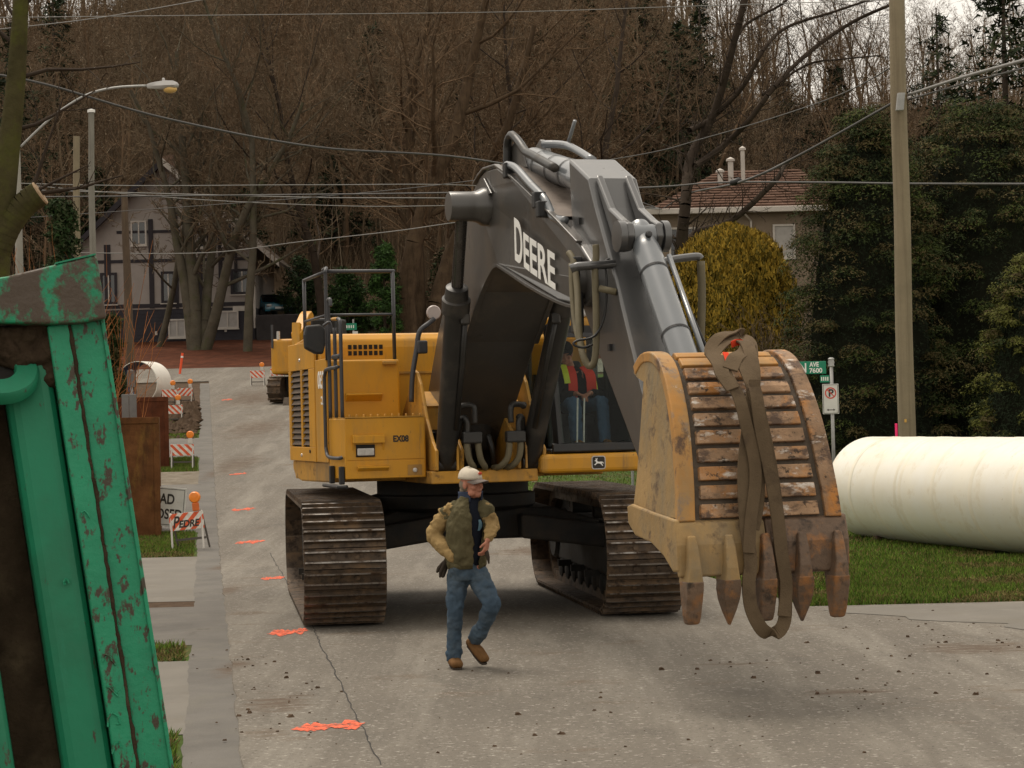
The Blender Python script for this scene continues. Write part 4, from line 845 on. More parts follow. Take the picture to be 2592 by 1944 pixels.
def head(mb, c, yaw, pitch=0., k=1.):
    """head of height .235 centred on c looking along yaw (0 = towards -y, + to +x)"""
    Mx = Matrix.Rotation(yaw, 3, 'Z') @ Matrix.Rotation(pitch, 3, 'X'); c = Vector(c)
    P = lambda x, y, z: c + Mx @ Vector((x * k, y * k, z * k))
    E = lambda x, y, z, a, b, d: mb.ell(P(x, y, z), a * k, b * k, d * k, 14, 9, Mx)
    E(0, .008, .03, .075, .095, .09); E(0, -.025, -.035, .062, .068, .085); E(0, -.06, -.09, .032, .03, .028)      # skull, face, chin
    E(0, -.088, .022, .05, .016, .014); E(0, -.105, -.012, .013, .020, .024); E(0, -.098, .004, .010, .014, .03); E(0, -.088, -.055, .026, .014, .012)   # brow, nose, bridge, lips
    for s in (-1, 1): E(s * .076, .012, -.008, .012, .022, .034); E(s * .045, -.06, -.03, .022, .026, .026); E(s * .04, -.03, -.075, .025, .04, .03)
    return P, Mx
def eyes(parent, P, k=1.):
    for s in (-1, 1):
        mb = MB(); mb.ell(P(s * .030, -.090, .004), .010, .008, .006); mb.build('eye', 'eye_dark', parent)

def walker():
    g = ground(1150, 1700); B = Vector((g.x + .08, g.y, Z3))
    t = thing('person', (B.x, B.y, B.z), 'man in olive and tan jacket, jeans and pale cap walking before the excavator', 'person')
    Q = lambda x, y, z: B + Vector((x, y, z))
    yaw = R(52); fw = (math.sin(R(36)), -math.cos(R(36)))
    nz = (.095, -.02, 1.52)
    # body: one continuous figure under the clothes
    mb = MB(); hc = Q(.115, -.045, 1.665); P, Mx = head(mb, hc, yaw, R(-3), 1.06)
    mb.limb([Q(.10, -.005, 1.47), hc + Vector((-.005, .015, -.07))], [.062, .058])
    mb.rings([[v + B for v in oval(c, a, b, 0, 16, 0, fw)] for c, a, b in (((.06, 0, .84), .12, .08), ((.06, 0, .95), .12, .08), ((.07, -.01, 1.15), .12, .08), ((.085, -.02, 1.35), .14, .085), ((.095, -.02, 1.47), .12, .07), ((.10, -.01, 1.52), .05, .05))])
    wl, wr = Q(-.075, -.10, 1.005), Q(.255, -.245, 1.165)
    mb.limb([Q(-.08, .01, 1.42), Q(-.245, .04, 1.215), wl], [.042, .036, .028]); mb.limb([Q(.225, -.02, 1.42), Q(.29, -.05, 1.28), wr], [.04, .034, .028])
    mb.limb([Q(-.02, 0, .90), Q(-.06, -.03, .54), Q(-.085, .02, .10)], [.08, .055, .04]); mb.limb([Q(.14, 0, .90), Q(.285, -.16, .57), Q(.115, .06, .24)], [.08, .055, .04])
    hand(mb, wl, (.55, -.25, -.55), (.3, .9, .1), 1, .25, 1); hand(mb, wr, (-.22, -.2, -.9), (-.8, .4, .1), 1, .55, -1)
    body = mb.build('body', 'skin', t, mods=[remesh(.0055, 3, .5)]); eyes(body, P)
    # hair, cap
    mb = MB(); mb.ell(P(0, .035, .0), .080, .085, .075, 14, 9, Mx); mb.ell(P(0, .075, -.05), .06, .04, .05, 12, 8, Mx); mb.build('hair', 'hair', t, smooth=True)
    mb = MB(); rr = []
    for k in range(8):
        th = math.pi / 2 * k / 7; rr.append([P(.094 * math.cos(th) ** .8 * math.cos(a) if th < 1.57 else 0, .008 + .112 * max(0, math.cos(th)) ** .8 * math.sin(a), .045 + .10 * math.sin(th) + .012 * math.sin(a)) for a in [2 * math.pi * i / 20 for i in range(20)]])
    mb.rings(rr); cap = mb.build('cap', 'cap_white', t, smooth=True)
    mb = MB(); rr = []
    for k in range(9):
        a = -1.15 + 2.3 * k / 8; x = .092 * math.sin(a); y0 = .008 - .105 * math.cos(a); y1 = y0 - .085 * math.cos(a) ** .6; zz = -.012 * (math.sin(a) ** 2) * 2
        rr.append([P(x, y0 + .012, .046 + zz), P(x * .93, y1, .022 + zz), P(x * .93, y1, .016 + zz), P(x, y0 + .012, .038 + zz)])
    mb.rings(rr); mb.build('cap_brim', 'cap_brim', cap, smooth=40)
    mb = MB(); mb.ell(P(.01, -.098, .088), .03, .008, .014, 10, 6, Mx); mb.build('cap_badge', 'cap_red', cap)
    # shirt inside the open jacket, blue print on it
    prof = [((.05, 0, .93), .165, .133), ((.055, 0, 1.02), .175, .145), ((.065, -.01, 1.18), .178, .145), ((.08, -.02, 1.34), .175, .138), ((.09, -.02, 1.44), .15, .112), ((.098, -.015, 1.50), .11, .085), ((.105, -.012, 1.545), .072, .072)]
    mb = MB(); mb.rings([[v + B for v in oval(c, a * .93, b * .95, 0, 20, 0, fw)] for c, a, b in prof]); shirt = mb.build('shirt', 'navy', t, smooth=True)
    mb = MB(); rr = []
    for z, q in ((1.345, .04), (1.315, .065), (1.28, .07), (1.245, .04)):
        kx = .075 + (z - 1.25) * .1; c0 = Vector((kx + fw[0] * .141, -.014 + fw[1] * .141, z)); s_ = Vector((-fw[1], fw[0], 0)); rr.append([B + c0 - s_ * q * -.2, B + c0 + s_ * q * .75, B + c0 + s_ * q * .75 + Vector((fw[0], fw[1], 0)) * .004, B + c0 - s_ * q * -.2 + Vector((fw[0], fw[1], 0)) * .004])
    mb.rings(rr); mb.build('shirt_print', 'tee_blue', shirt)
    # jacket torso, open at the front
    def sub(lv): 
        def f(o): m = o.modifiers.new('ss', 'SUBSURF'); m.levels = lv; m.render_levels = lv
        return f
    def solid(o): m = o.modifiers.new('so', 'SOLIDIFY'); m.thickness = .016; m.offset = 1
    def folds(st, sc):
        def f(o):
            tx = bpy.data.textures.new('folds', 'CLOUDS'); tx.noise_scale = sc; tx.noise_depth = 2
            m = o.modifiers.new('d', 'DISPLACE'); m.texture = tx; m.strength = st; m.mid_level = .5; m.texture_coords = 'LOCAL'
            tx = bpy.data.textures.new('creases', 'MARBLE'); tx.noise_scale = .09; tx.turbulence = 8; m = o.modifiers.new('e', 'DISPLACE'); m.texture = tx; m.strength = st * .5; m.mid_level = .5; m.texture_coords = 'LOCAL'
        return f
    gaps = [.16, .17, .20, .30, .40, .55, .75]
    jp = [((.055, 0, .935), .165, .138), ((.055, 0, 1.00), .180, .152), ((.065, -.01, 1.17), .182, .152), ((.08, -.018, 1.33), .188, .148), ((.088, -.018, 1.42), .175, .130), ((.096, -.012, 1.49), .125, .100), ((.105, -.008, 1.545), .090, .090)]
    mb = MB(); mb.rings([[v + B for v in oval(c, a, b, 0, 26, g_, fw)] for (c, a, b), g_ in zip(jp, gaps)], cap=False, closed=False)
    jk = mb.build('jacket', 'jacket_olive', t, smooth=True, mods=[sub(3), solid, folds(.03, .07)])
    mb = MB(); mb.rings([[v + B for v in oval(c, a, b, 0, 26, g_, fw)] for c, a, b, g_ in (((.055, 0, .905), .158, .134, .17), ((.055, 0, .955), .171, .146, .17))], cap=False, closed=False); mb.build('waistband', 'jacket_olive', jk, smooth=True, mods=[solid])
    mb = MB(); mb.rings([[v + B for v in oval(c, a, b, 0, 22, g_, fw)] for c, a, b, g_ in (((.10, 0, 1.50), .10, .10, .5), ((.105, .012, 1.56), .088, .095, .6), ((.105, .02, 1.60), .094, .10, .75))], cap=False, closed=False); mb.build('hood_collar', 'hood_blue', t, smooth=True, mods=[sub(1), solid])
    # sleeves
    mb = MB(); mb.limb([Q(-.075, .0, 1.425), Q(-.175, .03, 1.33), Q(-.245, .04, 1.215), Q(-.175, -.03, 1.12), Q(-.075, -.115, 1.02)], [.082, .080, .074, .068, .054], 16, .10); mb.build('sleeve', 'sleeve_tan', t, mods=[remesh(.011, 4, .5, .03, .05)])
    mb = MB(); mb.limb([Q(.225, -.02, 1.43), Q(.265, -.03, 1.36), Q(.29, -.05, 1.28), Q(.285, -.14, 1.235), Q(.265, -.225, 1.19)], [.074, .072, .068, .062, .052], 16, .10); mb.build('sleeve', 'sleeve_tan', t, mods=[remesh(.011, 4, .5, .028, .05)])
    for sgn, a, b in ((1, (-.045, .005, 1.44), (-.12, .018, 1.385)), (-1, (.205, -.015, 1.44), (.240, -.025, 1.405))):
        mb = MB(); mb.limb([Q(*a), Q(*b)], [.084, .086], 16); mb.build('shoulder_yoke', 'jacket_olive', jk, mods=[remesh(.012, 3, .5, .02, .06)])
    # jeans
    mb = MB(); mb.rings([[v + B for v in oval(c, a, b, 0, 18, 0, fw)] for c, a, b in (((.062, 0, .80), .155, .115), ((.058, 0, .88), .178, .128), ((.052, 0, .96), .172, .125))])
    mb.limb([Q(-.02, 0, .85), Q(-.045, -.02, .68), Q(-.06, -.03, .54), Q(-.075, 0, .30), Q(-.083, .02, .10)], [.105, .090, .074, .070, .074], 16, .06)
    mb.limb([Q(.145, -.005, .85), Q(.22, -.09, .70), Q(.282, -.155, .575), Q(.20, -.05, .40), Q(.125, .05, .255)], [.105, .090, .077, .070, .072], 16, .06)
    mb.build('jeans', 'denim', t, mods=[remesh(.011, 5, .5, .024, .07)])
    # boots
    def boot(an, toe, up=(0, 0, 1)):
        an = Q(*an); toe = Q(*toe); d = (toe - an); mb = MB()
        heel = an - d.normalized() * .05
        mb.limb([an + Vector(up) * .06, an, an - Vector(up) * .01], [.052, .05, .05], 12)
        for q in (-.02, .02):
            s = d.cross(Vector(up)).normalized() * q; mb.limb([heel + s * .6 - Vector(up) * .045, an.lerp(toe, .45) + s - Vector(up) * .038, toe + s - Vector(up) * .042], [.038, .042, .034], 12)
        b_ = mb.build('boot', 'boot', t, mods=[remesh(.008, 3, .5)])
        mb = MB(); sole = [an.lerp(toe, q) - d.normalized() * .055 * (1 - q) - Vector(up) * .083 for q in (0, .3, .6, 1.0)] + [toe + d.normalized() * .03 - Vector(up) * .078]; mb.ribbon(sole, [.07, .075, .09, .085, .05], d.cross(Vector(up)), .018); mb.build('boot_sole', 'glove', b_, bevel=.006)
    boot((-.083, .015, .095), (-.045, -.155, .085)); boot((.11, .065, .225), (.205, -.045, .115), (.25, -.3, .9))
    # gloves stuffed in the back pocket and held in the hand
    for pts, r_ in ((((-.125, .02, .97), (-.155, .02, .90), (-.165, .0, .84)), [.03, .035, .022]), (((-.15, .03, .95), (-.20, .02, .90), (-.215, .01, .875)), [.025, .022, .012]), (((-.15, 0, .93), (-.185, -.01, .87), (-.19, -.01, .83)), [.02, .016, .010]), (((.24, -.25, 1.06), (.255, -.25, 1.01), (.26, -.245, .96)), [.022, .016, .008])):
        mb = MB(); mb.limb([Q(*p) for p in pts], r_, 8); mb.build('glove', 'glove', t, smooth=True)
walker()

def operator():
    b = U(1.05, -1.22, 2.32)
    t = thing('person', (b.x, b.y, b.z), 'seated operator in dark jacket with red and lime safety vest behind the cab glass', 'person')
    Q = lambda r, l, z: U(r, l - .12, z)
    mb = MB(); hc = Q(1.10, -1.10, 3.03); P, Mx = head(mb, hc, math.atan2(_d.x, -_d.y) + R(-20), R(14))
    mb.limb([Q(1.02, -1.20, 2.80), Q(1.07, -1.13, 2.96)], [.06, .058])
    mb.limb([Q(1.0, -1.22, 2.42), Q(1.0, -1.22, 2.75)], [.13, .14])
    wl, wr = Q(1.45, -1.12, 2.555), Q(1.47, -1.27, 2.56)
    mb.limb([Q(1.02, -1.0, 2.74), Q(1.12, -.92, 2.50), wl], [.05, .045, .03]); mb.limb([Q(1.02, -1.44, 2.74), Q(1.15, -1.50, 2.52), wr], [.05, .045, .03])
    for l in (-1.06, -1.40): mb.limb([Q(1.05, l * .5 - .61, 2.41), Q(1.52, l, 2.44), Q(1.60, l, 2.0)], [.06, .045, .03])
    f = _d; hand(mb, wl, f * .5 + _l * -.8 + Vector((0, 0, -.3)), Vector((0, 0, -1)), 1, .5, 1); hand(mb, wr, f * .6 + _l * .7 + Vector((0, 0, -.3)), Vector((0, 0, -1)), 1, .5, -1)
    body = mb.build('body', 'skin', t, mods=[remesh(.007, 3, .5)]); eyes(body, P)
    mb = MB(); mb.ell(P(0, .01, .05), .095, .112, .10, 16, 9, Mx); mb.ell(P(0, -.11, .045), .075, .07, .012, 14, 7, Mx); mb.build('cap', 'black_cloth', t, smooth=True)
    mb = MB(); mb.ell(P(0, .02, -.03), .12, .115, .11, 16, 9, Mx); mb.build('hood', 'black_cloth', t, smooth=True) if False else None
    mb = MB(); mb.limb([Q(1.0, -1.22, 2.40), Q(1.0, -1.22, 2.62), Q(1.0, -1.21, 2.76)], [.175, .185, .14], 18)
    mb.limb([Q(1.02, -1.03, 2.75), Q(1.12, -.92, 2.50), Q(1.40, -1.08, 2.55)], [.085, .075, .055]); mb.limb([Q(1.02, -1.41, 2.75), Q(1.15, -1.50, 2.52), Q(1.41, -1.32, 2.55)], [.085, .075, .055])
    mb.build('jacket', 'black_cloth', t, mods=[remesh(.014, 3, .5, .02, .08)])
    mb = MB(); mb.limb([Q(1.05, -1.12, 2.42), Q(1.52, -1.06, 2.45), Q(1.60, -1.06, 2.02)], [.105, .085, .07]); mb.limb([Q(1.05, -1.30, 2.42), Q(1.52, -1.40, 2.45), Q(1.60, -1.40, 2.02)], [.105, .085, .07]); mb.build('jeans', 'denim_dark', t, mods=[remesh(.014, 3, .5, .02, .08)])
    for l in (-1.06, -1.40):
        mb = MB(); mb.limb([Q(1.58, l, 1.99), Q(1.74, l, 1.97)], [.05, .042]); mb.build('boot', 'boot', t, smooth=True)
    # vest panels and reflective tape
    def panel(nm, mt, L, w, rr_=.0):
        mb = MB(); mb.ribbon(smoothpath([Q(*p) for p in L], 5), w, _l, .012); mb.build(nm, mt, t)
    panel('vest_panel', 'vest_red', [(1.10, -1.14, 2.88), (1.185, -1.15, 2.78), (1.215, -1.15, 2.62), (1.20, -1.15, 2.50)], .11); panel('vest_panel', 'vest_red', [(1.10, -1.32, 2.88), (1.185, -1.37, 2.78), (1.21, -1.38, 2.62), (1.20, -1.38, 2.46)], .12)
    panel('reflective_tape', 'vest_lime', [(1.10, -1.07, 2.90), (1.19, -1.07, 2.80), (1.225, -1.08, 2.68)], .07); panel('reflective_tape', 'vest_lime', [(1.17, -1.43, 2.74), (1.21, -1.44, 2.6)], .03)
    panel('reflective_tape', 'vest_lime', [(1.10, -.94, 2.70), (1.14, -.93, 2.6)], .03)
    mb = MB(); mb.lathe([(.084, 0), (.086, .05)], Q(1.14, -.92, 2.49), (Q(1.4, -1.08, 2.55) - Q(1.12, -.92, 2.5)), 14, cap=False); mb.build('cuff_tape', 'vest_lime', t)
operator()
# ================================================================ street furniture and site things
# ---- big coated steel pipe on the right
M('pipe_coat', (.81, .77, .66), .38, var=.05, vs=1.2, dirt=[((.82, .80, .73), 1.4, .42, .66, (1, 1, 1)), ((.60, .50, .33), 2.4, .54, .8), ((.5, .42, .3), 9, .66, .74)], bump=.02, bs=8, spec=.5)
M('pipe_blue', (.02, .055, .13), .5, var=.15)
M('wood_block', (.075, .045, .028), .9, var=.3, vs=6, bump=.4)
def big_pipe(p0, p1, rad, name, label, coat, inner='pipe_blue', mrot=0.):
    p0 = Vector(p0); p1 = Vector(p1); L = (p1 - p0).length; mb = MB(); w = .025; prof = []
    n = 26
    for k in range(n + 1): h = L * k / n; prof.append((rad + .002 * math.sin(k * 2.3) + .001 * math.sin(k * 5.1), h))
    prof = [(rad - w, L * .0)] + prof + [(rad - w, L)]
    t = thing(name, (p0.x, p0.y, p0.z - rad), label, 'pipe')
    mb.lathe(prof, p0, p1 - p0, 64, cap=False); mb.build('pipe_wall', coat, t, smooth=40)
    mb = MB(); mb.lathe([(rad - w - .001, .0), (rad - w - .001, L)], p0, p1 - p0, 48, cap=False); mb.build('pipe_lining', inner, t, smooth=True, fix=False)
    return t
PR = .89
pe = Vector((5.40, 38.2, 0)); pdv = Vector((math.sin(R(17.5)), -math.cos(R(17.5)), 0))
PB = .03
_t = big_pipe((pe.x + .9, pe.y, PR + PB), (pe.x + .9 + pdv.x * 12, pe.y + pdv.y * 12, PR + PB), PR, 'water_pipe', 'huge cream-white coated steel pipe lying on the grass at right', 'pipe_coat')
ax = pdv
for h in (.8, 1.7, 2.45, 2.62, 3.7, 4.9, 6.2, 7.4, 9):
    mb = MB(); mb.lathe([(PR + .0005, h), (PR + .005, h + .012), (PR + .005, h + .05 + .05 * (h % 1)), (PR + .0005, h + .07 + .05 * (h % 1))], (pe.x + .9, pe.y, PR + PB), ax, 64, cap=False); mb.build('wrap_seam', M('pipe_band', (.80, .745, .62), .45, var=.1, vs=2), _t, smooth=40)
for k, h in enumerate((.9,)):
    c = Vector((pe.x + .9, pe.y, 0)) + ax * h; s = ax.cross(Vector((0, 0, 1)))
    mb = MB(); mb.prism([(-.46, 0), (.46, 0), (.46, .12), (.3, .07), (0, .012), (-.3, .07), (-.46, .12)], -.09, .09, lambda a, z, t_, c=c, s=s: c + s * a + ax * t_ + Vector((0, 0, z + .012))); o = mb.build('pipe_chock', 'wood_block', bevel=.02); o.data.transform(Matrix.Translation(-c)); o.location = c
    tag(o, ('dark timber chock under the far end of the big pipe', 'dark timber chock under the near end of the big pipe')[k], 'chock', 'pipe chocks')
# small white pipe with blue lining in the far left background
M('pipe_white', (.72, .69, .63), .5, var=.06, vs=3)
c0 = at(362, 1000, 84); c0.z = zg(c0.x, 84) + .92
big_pipe((c0.x - .22, c0.y, c0.z), (c0.x + .14, c0.y + 1.2, c0.z), .86, 'water_pipe', 'white pipe with dark blue lining behind the rusty plates at left', 'pipe_white')
# ---- rusty trench shields
M('rust', (.115, .05, .02), .85, var=.4, vs=2.5, dirt=[((.20, .115, .03), 2.2, .52, .72, (1, 1, .5)), ((.05, .025, .014), 3, .5, .68, (1, 1, .35))], bump=.4, bs=16)
M('rust_red', (.095, .032, .016), .85, var=.35, vs=2.5, dirt=[((.05, .022, .014), 2.5, .5, .7, (1, 1, .3)), ((.15, .07, .03), 4, .6, .75)], bump=.35, bs=16)
def shield(x0, x1, Y, h, lab, mat, depth=1.6, top=None, tilt=0.):
    a = ground(*x0); a = at(x0[0], x0[1], Y); a.z = zg(a.x, Y); b = at(x1[0], x1[1], Y + .15)
    t = thing('trench_shield', (a.x, a.y, a.z), lab, 'trench shield'); w = (a - Vector((b.x, b.y, a.z))); L = w.length
    u = Vector((-1, 0, 0)); v = Vector((-.15, 1, 0)).normalized()
    X = lambda i, j, k: a + u * (i + .045 * k * tilt) + v * j + Vector((0, 0, k))
    mb = MB(); mb.box((0, 0, 0), (L, .06, h), X=X); mb.build('front_plate', mat, t, bevel=.01)
    mb = MB(); mb.box((0, .06, 0), (.06, depth, h), X=X); mb.build('side_plate', mat, t, bevel=.01)
    mb = MB(); mb.box((.06, .06, h - .1), (L, depth, h - .06), X=X); mb.build('top_plate', mat, t, bevel=.01)
    mb = MB(); mb.box((-.012, -.02, h - .12), (L, -.002, h), X=X); mb.build('edge_rib', mat, t, bevel=.006)
    mb = MB(); mb.box((-.012, -.02, .02), (.10, -.002, h - .13), X=X); mb.build('edge_rib', mat, t, bevel=.006)
    return t, X
g1 = ground(407, 1362); shield((407, 1362), (270, 1362), g1.y, 2.30, 'ochre-brown rusted trench shield standing behind the green one', 'rust', 2.2)
g2 = ground(428, 1184); shield((428, 1184), (250, 1184), g2.y, 1.92, 'dark red rusted trench shield farther back at left', 'rust_red', 2.)
# ---- green trench shield close at left
GD = [((.055, .04, .026), 3.4, .50, .60, (1, 1, .6)), ((.03, .11, .06), 1.5, .5, .8)]
M('green_paint', (.012, .20, .105), .5, var=.16, vs=2, dirt=[((.02, .14, .075), 1.2, .5, .75), ((.06, .042, .028), 16, .62, .66, (1, 1, .4)), ((.03, .26, .16), 3., .6, .75, (1, 1, .3))], bump=.12, bs=14)
M('green_muddy', (.014, .24, .12), .55, var=.15, vs=3, dirt=[((.075, .055, .04), 5.5, .49, .55, (1, 1, .7)), ((.085, .062, .044), 15, .54, .62)], bump=.4, bs=20)
M('green_scuffed', (.016, .25, .13), .5, var=.15, vs=3, dirt=[((.06, .045, .03), 26, .55, .60, (1, 1, .5)), ((.07, .05, .032), 9, .64, .68, (1.6, 1.6, .35)), ((.045, .035, .025), 3, .62, .7, (1, 1, .3))], bump=.25, bs=20)
M('mud_thick', (.042, .029, .019), .92, var=.35, vs=6, dirt=[((.075, .055, .035), 5, .5, .7)], bump=.9, bs=18)
def green_shield():
    Y = 8.6
    tr = at(240, 655, Y); br = at(441, 1950, Y); upv = (tr - br).normalized(); H_ = (tr - br).length
    k = -br.z / upv.z; foot = br + upv * k; foot.y = Y; upv = (tr - foot).normalized(); H_ = (tr - foot).length
    u = Vector((-math.cos(R(15)), -math.sin(R(15)), 0)); u = (u - upv * u.dot(upv)).normalized(); d = upv.cross(u)
    if d.y > 0: d = -d
    X = lambda a, w, q: foot + u * a + upv * w + d * q          # a to the left, w up, q towards the camera
    t = thing('trench_shield', (foot.x, foot.y, 0), 'muddy bright green steel trench shield standing close at left', 'trench shield')
    def col(nm, a0, a1, q0, q1, mt, w0=.0, w1=None, bev=.008, slope=0.):
        mb = MB(); mb.prism([(a0, q0), (a1, q0), (a1, q1 + slope), (a0, q1)], w0, (H_ if w1 is None else w1), lambda a, q, w: X(a, max(w, .02), q)); return mb.build(nm, mt, t, bevel=bev, seg=3)
    HT = H_ - .24
    col('edge_flange', 0, .135, -.30, .0, 'green_scuffed', 0, HT); col('edge_lip', 0, .016, .0005, .012, 'green_scuffed', 0, HT, .004)
    col('web_plate', .140, .225, -.28, .018, 'green_scuffed', 0, HT)
    col('web_plate', .228, .42, -.28, -.02, 'green_paint', 0, HT, .05, -.03)
    col('channel_floor', .42, .60, -.30, -.22, 'mud_thick', 0, HT)
    col('web_plate', .60, .95, -.28, -.02, 'green_paint', 0, HT, .03); col('channel_floor', .95, 1.12, -.30, -.2, 'mud_thick', 0, HT); col('web_plate', 1.12, 1.5, -.28, .0, 'green_paint', 0, HT, .03)
    # weld bead along the flange seam
    mb = MB(); rr_ = random.Random(5); P = []
    for q in range(90): P.append(X(.1385 + rr_.uniform(-.003, .003), .05 + (HT - .06) * q / 89, .012))
    mb.tube(P, [rr_.uniform(.005, .011) for _ in P], 6); mb.build('weld_bead', 'mud_thick', t)
    for k, (a, w, s) in enumerate(((.185, 1.42, .05), (.195, 1.30, .045), (.205, 1.19, .05), (.21, 1.08, .04), (.205, .98, .05), (.30, 1.75, .02), (.19, 2.0, .03))):
        mb = MB(); P = [X(a + s * .5 * math.cos(q * .9 + k), w + s * .55 * math.sin(q * 1.3 + k * 2), .02 if a < .23 else -.02) for q in range(6)]; mb.tube(P, .0045, 5); mb.build('weld_mark', 'green_scuffed', t)
    # cap across the top
    mb = MB(); mb.prism([(-.004, HT - .005), (.10, HT - .01), (.20, HT + .0), (.42, HT + .035), (.6, HT + .03), (1.5, HT + .02), (1.5, H_ - .055), (.35, H_ - .03), (.02, H_ + .006), (-.004, H_)], -.33, .075, lambda a, w, q: X(a, w, q)); mb.build('top_cap', 'green_muddy', t, bevel=.012, seg=3)
    mb = MB(); mb.prism([(0, H_ + .0075), (.16, H_ - .008), (.16, H_ - .002), (0, H_ + .0135)], -.3, .076, lambda a, w, q: X(a, w, q)); mb.build('top_lip', 'green_paint', t)
    # spreader socket
    c = X(.43, HT - .135, .0); axx = (d * .72 + u * -.15 + upv * .66).normalized()
    mb = MB(); mb.lathe([(.13, -.06), (.155, -.05), (.155, -.01), (.145, .004), (.068, .004), (.062, -.004), (.062, -.06)], c, axx, 36); sk = mb.build('spreader_socket', 'green_paint', t, smooth=40)
    mb = MB(); mb.lathe([(.061, -.03), (.0, -.03)], c, axx, 24, cap=False); mb.build('socket_bore', 'hole', sk)
    # caked mud round the socket
    mb = MB(); rr_ = random.Random(9)
    for q in range(60):
        a = rr_.uniform(.20, .40); w = HT - rr_.uniform(.0, .12) - (.10 * rr_.random() if a < .27 else 0); r_ = rr_.uniform(.03, .055)
        mb.ell(X(a, w, -.045 + rr_.uniform(-.01, .01)), r_ * 1.3, r_ * .7, r_, 8, 6)
    def crumble(o):
        m = o.modifiers.new('r', 'REMESH'); m.mode = 'VOXEL'; m.voxel_size = .009; m.use_smooth_shade = True
        for sc_, st in ((.07, .05), (.02, .018)):
            tx = bpy.data.textures.new('crumbs', 'CLOUDS'); tx.noise_scale = sc_; tx.noise_depth = 3; m = o.modifiers.new('d', 'DISPLACE'); m.texture = tx; m.strength = st; m.mid_level = .5; m.texture_coords = 'LOCAL'
    stuff(mb.build('caked_mud', 'mud_thick', t, mods=[crumble]))
green_shield()
# ---- barricades
def stripes(name, w=.115, ang=-1.):
    if name in MATS: return MATS[name]
    m = bpy.data.materials.new(name); m.use_nodes = True; MATS[name] = m; n = m.node_tree.nodes; l = m.node_tree.links; b = n['Principled BSDF']
    tc = n.new('ShaderNodeTexCoord'); sp = n.new('ShaderNodeSeparateXYZ'); l.new(tc.outputs['Object'], sp.inputs[0])
    a = n.new('ShaderNodeMath'); a.operation = 'MULTIPLY_ADD'; a.inputs[1].default_value = ang; l.new(sp.outputs['Z'], a.inputs[0]); l.new(sp.outputs['X'], a.inputs[2])
    f = n.new('ShaderNodeMath'); f.operation = 'MULTIPLY'; f.inputs[1].default_value = 1 / (2 * w); l.new(a.outputs[0], f.inputs[0])
    fr = n.new('ShaderNodeMath'); fr.operation = 'FRACT'; l.new(f.outputs[0], fr.inputs[0]); gt = n.new('ShaderNodeMath'); gt.operation = 'GREATER_THAN'; gt.inputs[1].default_value = .5; l.new(fr.outputs[0], gt.inputs[0])
    nz = n.new('ShaderNodeTexNoise'); nz.inputs['Scale'].default_value = 14; l.new(tc.outputs['Object'], nz.inputs['Vector']); dr = n.new('ShaderNodeMapRange'); dr.inputs[1].default_value = .35; dr.inputs[2].default_value = .8; dr.inputs[3].default_value = 1; dr.inputs[4].default_value = .6; l.new(nz.outputs['Fac'], dr.inputs[0])
    x = n.new('ShaderNodeMix'); x.data_type = 'RGBA'; x.inputs[6].default_value = (.74, .70, .64, 1); x.inputs[7].default_value = (.72, .105, .03, 1); l.new(gt.outputs[0], x.inputs[0])
    y = n.new('ShaderNodeMix'); y.data_type = 'RGBA'; y.blend_type = 'MULTIPLY'; y.inputs[0].default_value = .8; l.new(x.outputs[2], y.inputs[6]); l.new(dr.outputs[0], y.inputs[7]); l.new(y.outputs[2], b.inputs['Base Color']); b.inputs['Roughness'].default_value = .55
    return m
stripes('stripes_down', .10, 1.); stripes('stripes_up', .10, -1.)
M('amber', (.80, .22, .01), .3, var=.1, vs=20, spec=.6); M('leg_white', (.55, .52, .48), .6, var=.1); M('leg_dark', (.10, .09, .08), .7, var=.1); M('amber_body', (.55, .12, .02), .5, var=.1)
def barricade(g, rz, lab, mat='stripes_down', light=.2, lit='leg_white', text=None, scale=1., bd=(.62, .30), tilt=0., body='leg_white'):
    t = thing('barricade', g, lab, 'barricade', 'striped barricades along the roadworks', world=False, rotz=rz)
    t.scale = (scale,) * 3; t.rotation_euler[1] = tilt
    w, h = bd; z1 = .655
    mb = MB(); mb.box((-w / 2, -.012, z1 - h), (w / 2, .012, z1)); bo = mb.build('board', mat, t, bevel=.004)
    for s in (-1, 1):
        for q, (yf, nm) in enumerate(((-.10, 'leg'), (.34, 'leg'))):
            mb = MB(); x = s * (w / 2 - .03); mb.tube([(x, yf, 0), (x, .02 if q == 0 else .045, z1 + (.02 if q == 0 else -.03))], .018, 4); mb.build(nm, 'leg_white' if q == 0 else 'leg_dark', t)
    for zz in (.16,):
        mb = MB(); mb.box((-w / 2 + .03, .16, zz), (w / 2 - .03, .175, zz + .04)); mb.build('cross_bar', 'leg_dark', t)
    if light is not None:
        mb = MB(); mb.box((light - .055, -.04, z1 + .01), (light + .055, .06, z1 + .16)); mb.build('lamp_body', body, t, bevel=.015)
        mb = MB(); mb.lathe([(.02, -.055), (.085, -.05), (.10, -.03), (.10, .03), (.085, .05), (.02, .055)], (light, .01, z1 + .255), (0, 1, 0), 24); mb.build('amber_lens', 'amber', t, smooth=40)
    if text:
        for tx, sz, x0, z0, fw_ in text: text_mb(tx, sz, lambda u, v, dd, x0=x0, z0=z0: (x0 + u + v * .22, -.0125 - dd, z0 + v), .002, .006, fitw=fw_).build('lettering', 'letter_dark', bo)
    return t
def bar_at(x, y, **k):
    g = ground(x, y); return (g.x, g.y, zg(g.x, g.y) + .012)
barricade(bar_at(480, 1393), R(-6), 'nearest striped barricade with dark lettering and a large amber lamp', 'stripes_up', .19, text=[('P', .29, -.26, .405, .10), ('EDRE', .17, -.15, .405, .36)], tilt=R(-5), body='amber_body')
